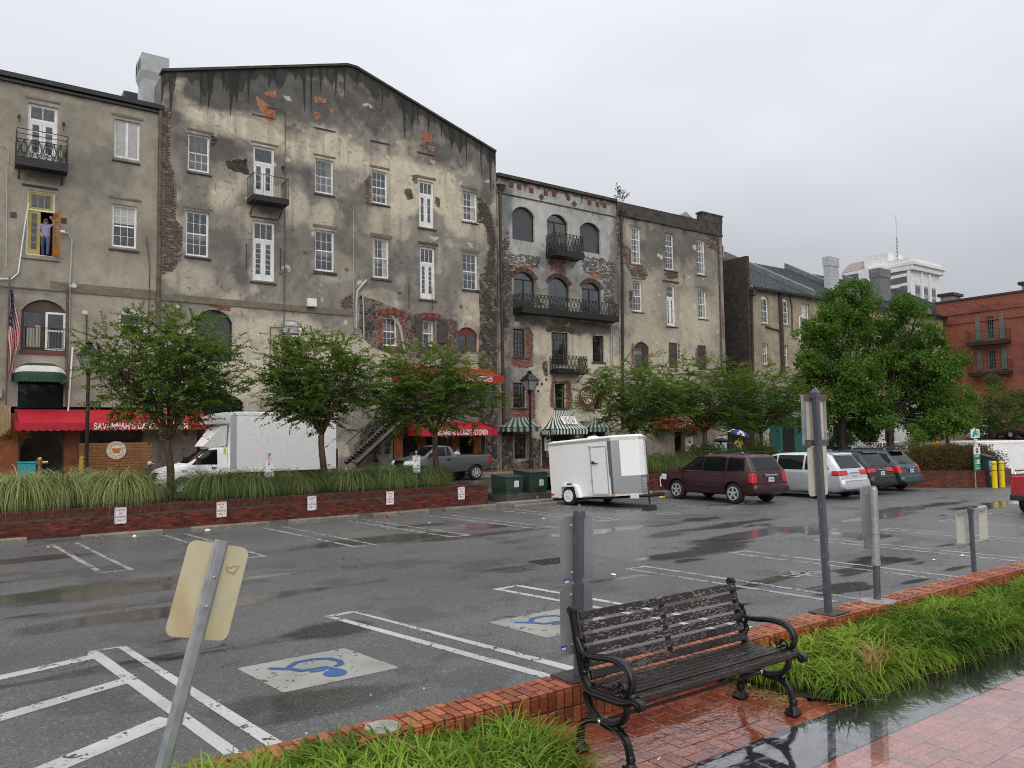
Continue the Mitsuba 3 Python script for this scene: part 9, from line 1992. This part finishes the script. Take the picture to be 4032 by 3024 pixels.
def stand(px,py,y,h):p=on_y(px,py,y);return (p[0],y,p[2]-h*.985)
def umbrella(label,c,tip,R,mats,n=8,stem_to=None):
 t=thing('umbrella',label,'umbrella');c=np.asarray(c,float);ax=np.asarray(tip,float);ax /= np.linalg.norm(ax);a=np.cross(ax,[.3,1,.2]);a /= np.linalg.norm(a);b=np.cross(ax,a)
 for i in range(n):
  V=[c+ax*R*.42];rings=5
  for k in range(1,rings+1):
   q=k/rings
   for e in (i,i+.5,i+1):an=2*math.pi*e/n;rr=R*math.sin(q*1.25)/math.sin(1.25)*(1-.04*(e == i+.5)*q);V.append(c+ax*R*(.42-.42*q**1.9)+a*rr*math.cos(an)+b*rr*math.sin(an))
  F=[(0,1,2),(0,2,3)]
  for k in range(rings-1):o=1+3*k;F += [(o,o+3,o+4),(o,o+4,o+1),(o+1,o+4,o+5),(o+1,o+5,o+2)]
  part(t,'panel',trimesh.Trimesh(np.array(V),np.array(F),process=False),mats[i % len(mats)])
 part(t,'shaft',tube([c+ax*R*.5,np.asarray(stem_to) if stem_to is not None else c-ax*R*1.0],.012,6),'mat_trim');return t
q=stand(2717,1737,38.9,1.7);tp,W,J=person('person in a grey hooded jacket with a dark backpack at the poster board',q,math.radians(120),1.7,'mat_greycloth','mat_greycloth')
part(thing('backpack','dark navy backpack on the person in the grey jacket','backpack'),'bag',tm(hull([(W(J['chest']+np.array([-.20,s_*.09,dz])),.09) for s_ in (1,-1) for dz in (-.18,.12)])),'mat_navy',smooth=40)
q=stand(2783,1738,38.7,1.7);tp,W,J=person('person in black clothes carrying a red bag behind the tree trunk',q,math.radians(-20),1.7,'mat_blackcloth','mat_blackcloth',sleeve=False)
part(thing('handbag','red handbag held by the person in black','bag'),'bag',tm(hull([(W(J['wr'][-1]+np.array([dx,0,dz])),.05) for dx in (-.09,.09) for dz in (-.16,-.36)])),'mat_redcloth',smooth=40)
q=stand(2838,1742,38.4,1.66);tp,W,J=person('person in a turquoise rain cape under the black umbrella',q,math.radians(80),1.66,'mat_tealcoat','mat_tealcoat',{1:((.14,.06,-.20),(.2,.0,.02)),-1:((.05,-.10,-.28),(.12,-.06,-.5))})
hx=W(J['wr'][1]);part(tp,'cape',tm(hull([(W(J['chest']+np.array([0,0,.10])),.20),(W(np.array([0,.12,.55])),.26),(W(np.array([0,-.12,.55])),.26)])),'mat_tealcoat',smooth=40);umbrella('black umbrella over the turquoise cape',W(np.array([.10,-.1,1.80])),(.1,.05,1),.60,['mat_blackcloth'],stem_to=hx)
q=stand(2877,1733,38.8,1.76);person('person in a dark navy hooded coat between the two umbrellas',q,math.radians(60),1.76,'mat_navy','mat_navy',hair='mat_hair')
q=stand(2908,1722,39.2,1.8);tp,W,J=person('man in a yellow safety vest holding the blue and white umbrella',q,FACE,1.8,'mat_hivis','mat_navy',{1:((.12,.06,-.20),(.22,.0,.05)),-1:((.0,-.16,-.28),(.1,-.10,-.50))},sleeve=False)
umbrella('blue and white golf umbrella above the yellow vest',W(np.array([.0,.0,1.95])),(.15,-.25,1),.85,['mat_blue_umbrella','mat_whitecloth'],stem_to=W(J['wr'][1]))
q=stand(2906,1745,37.9,1.68);tp,W,J=person('person in dark clothes with a white backpack in front of the yellow vest',q,math.radians(70),1.68,'mat_blackcloth','mat_blackcloth')
part(thing('backpack','white backpack worn before the yellow vest','backpack'),'bag',tm(hull([(W(J['chest']+np.array([-.20,s_*.10,dz])),.09) for s_ in (1,-1) for dz in (-.20,.10)])),'mat_whitecloth',smooth=40)
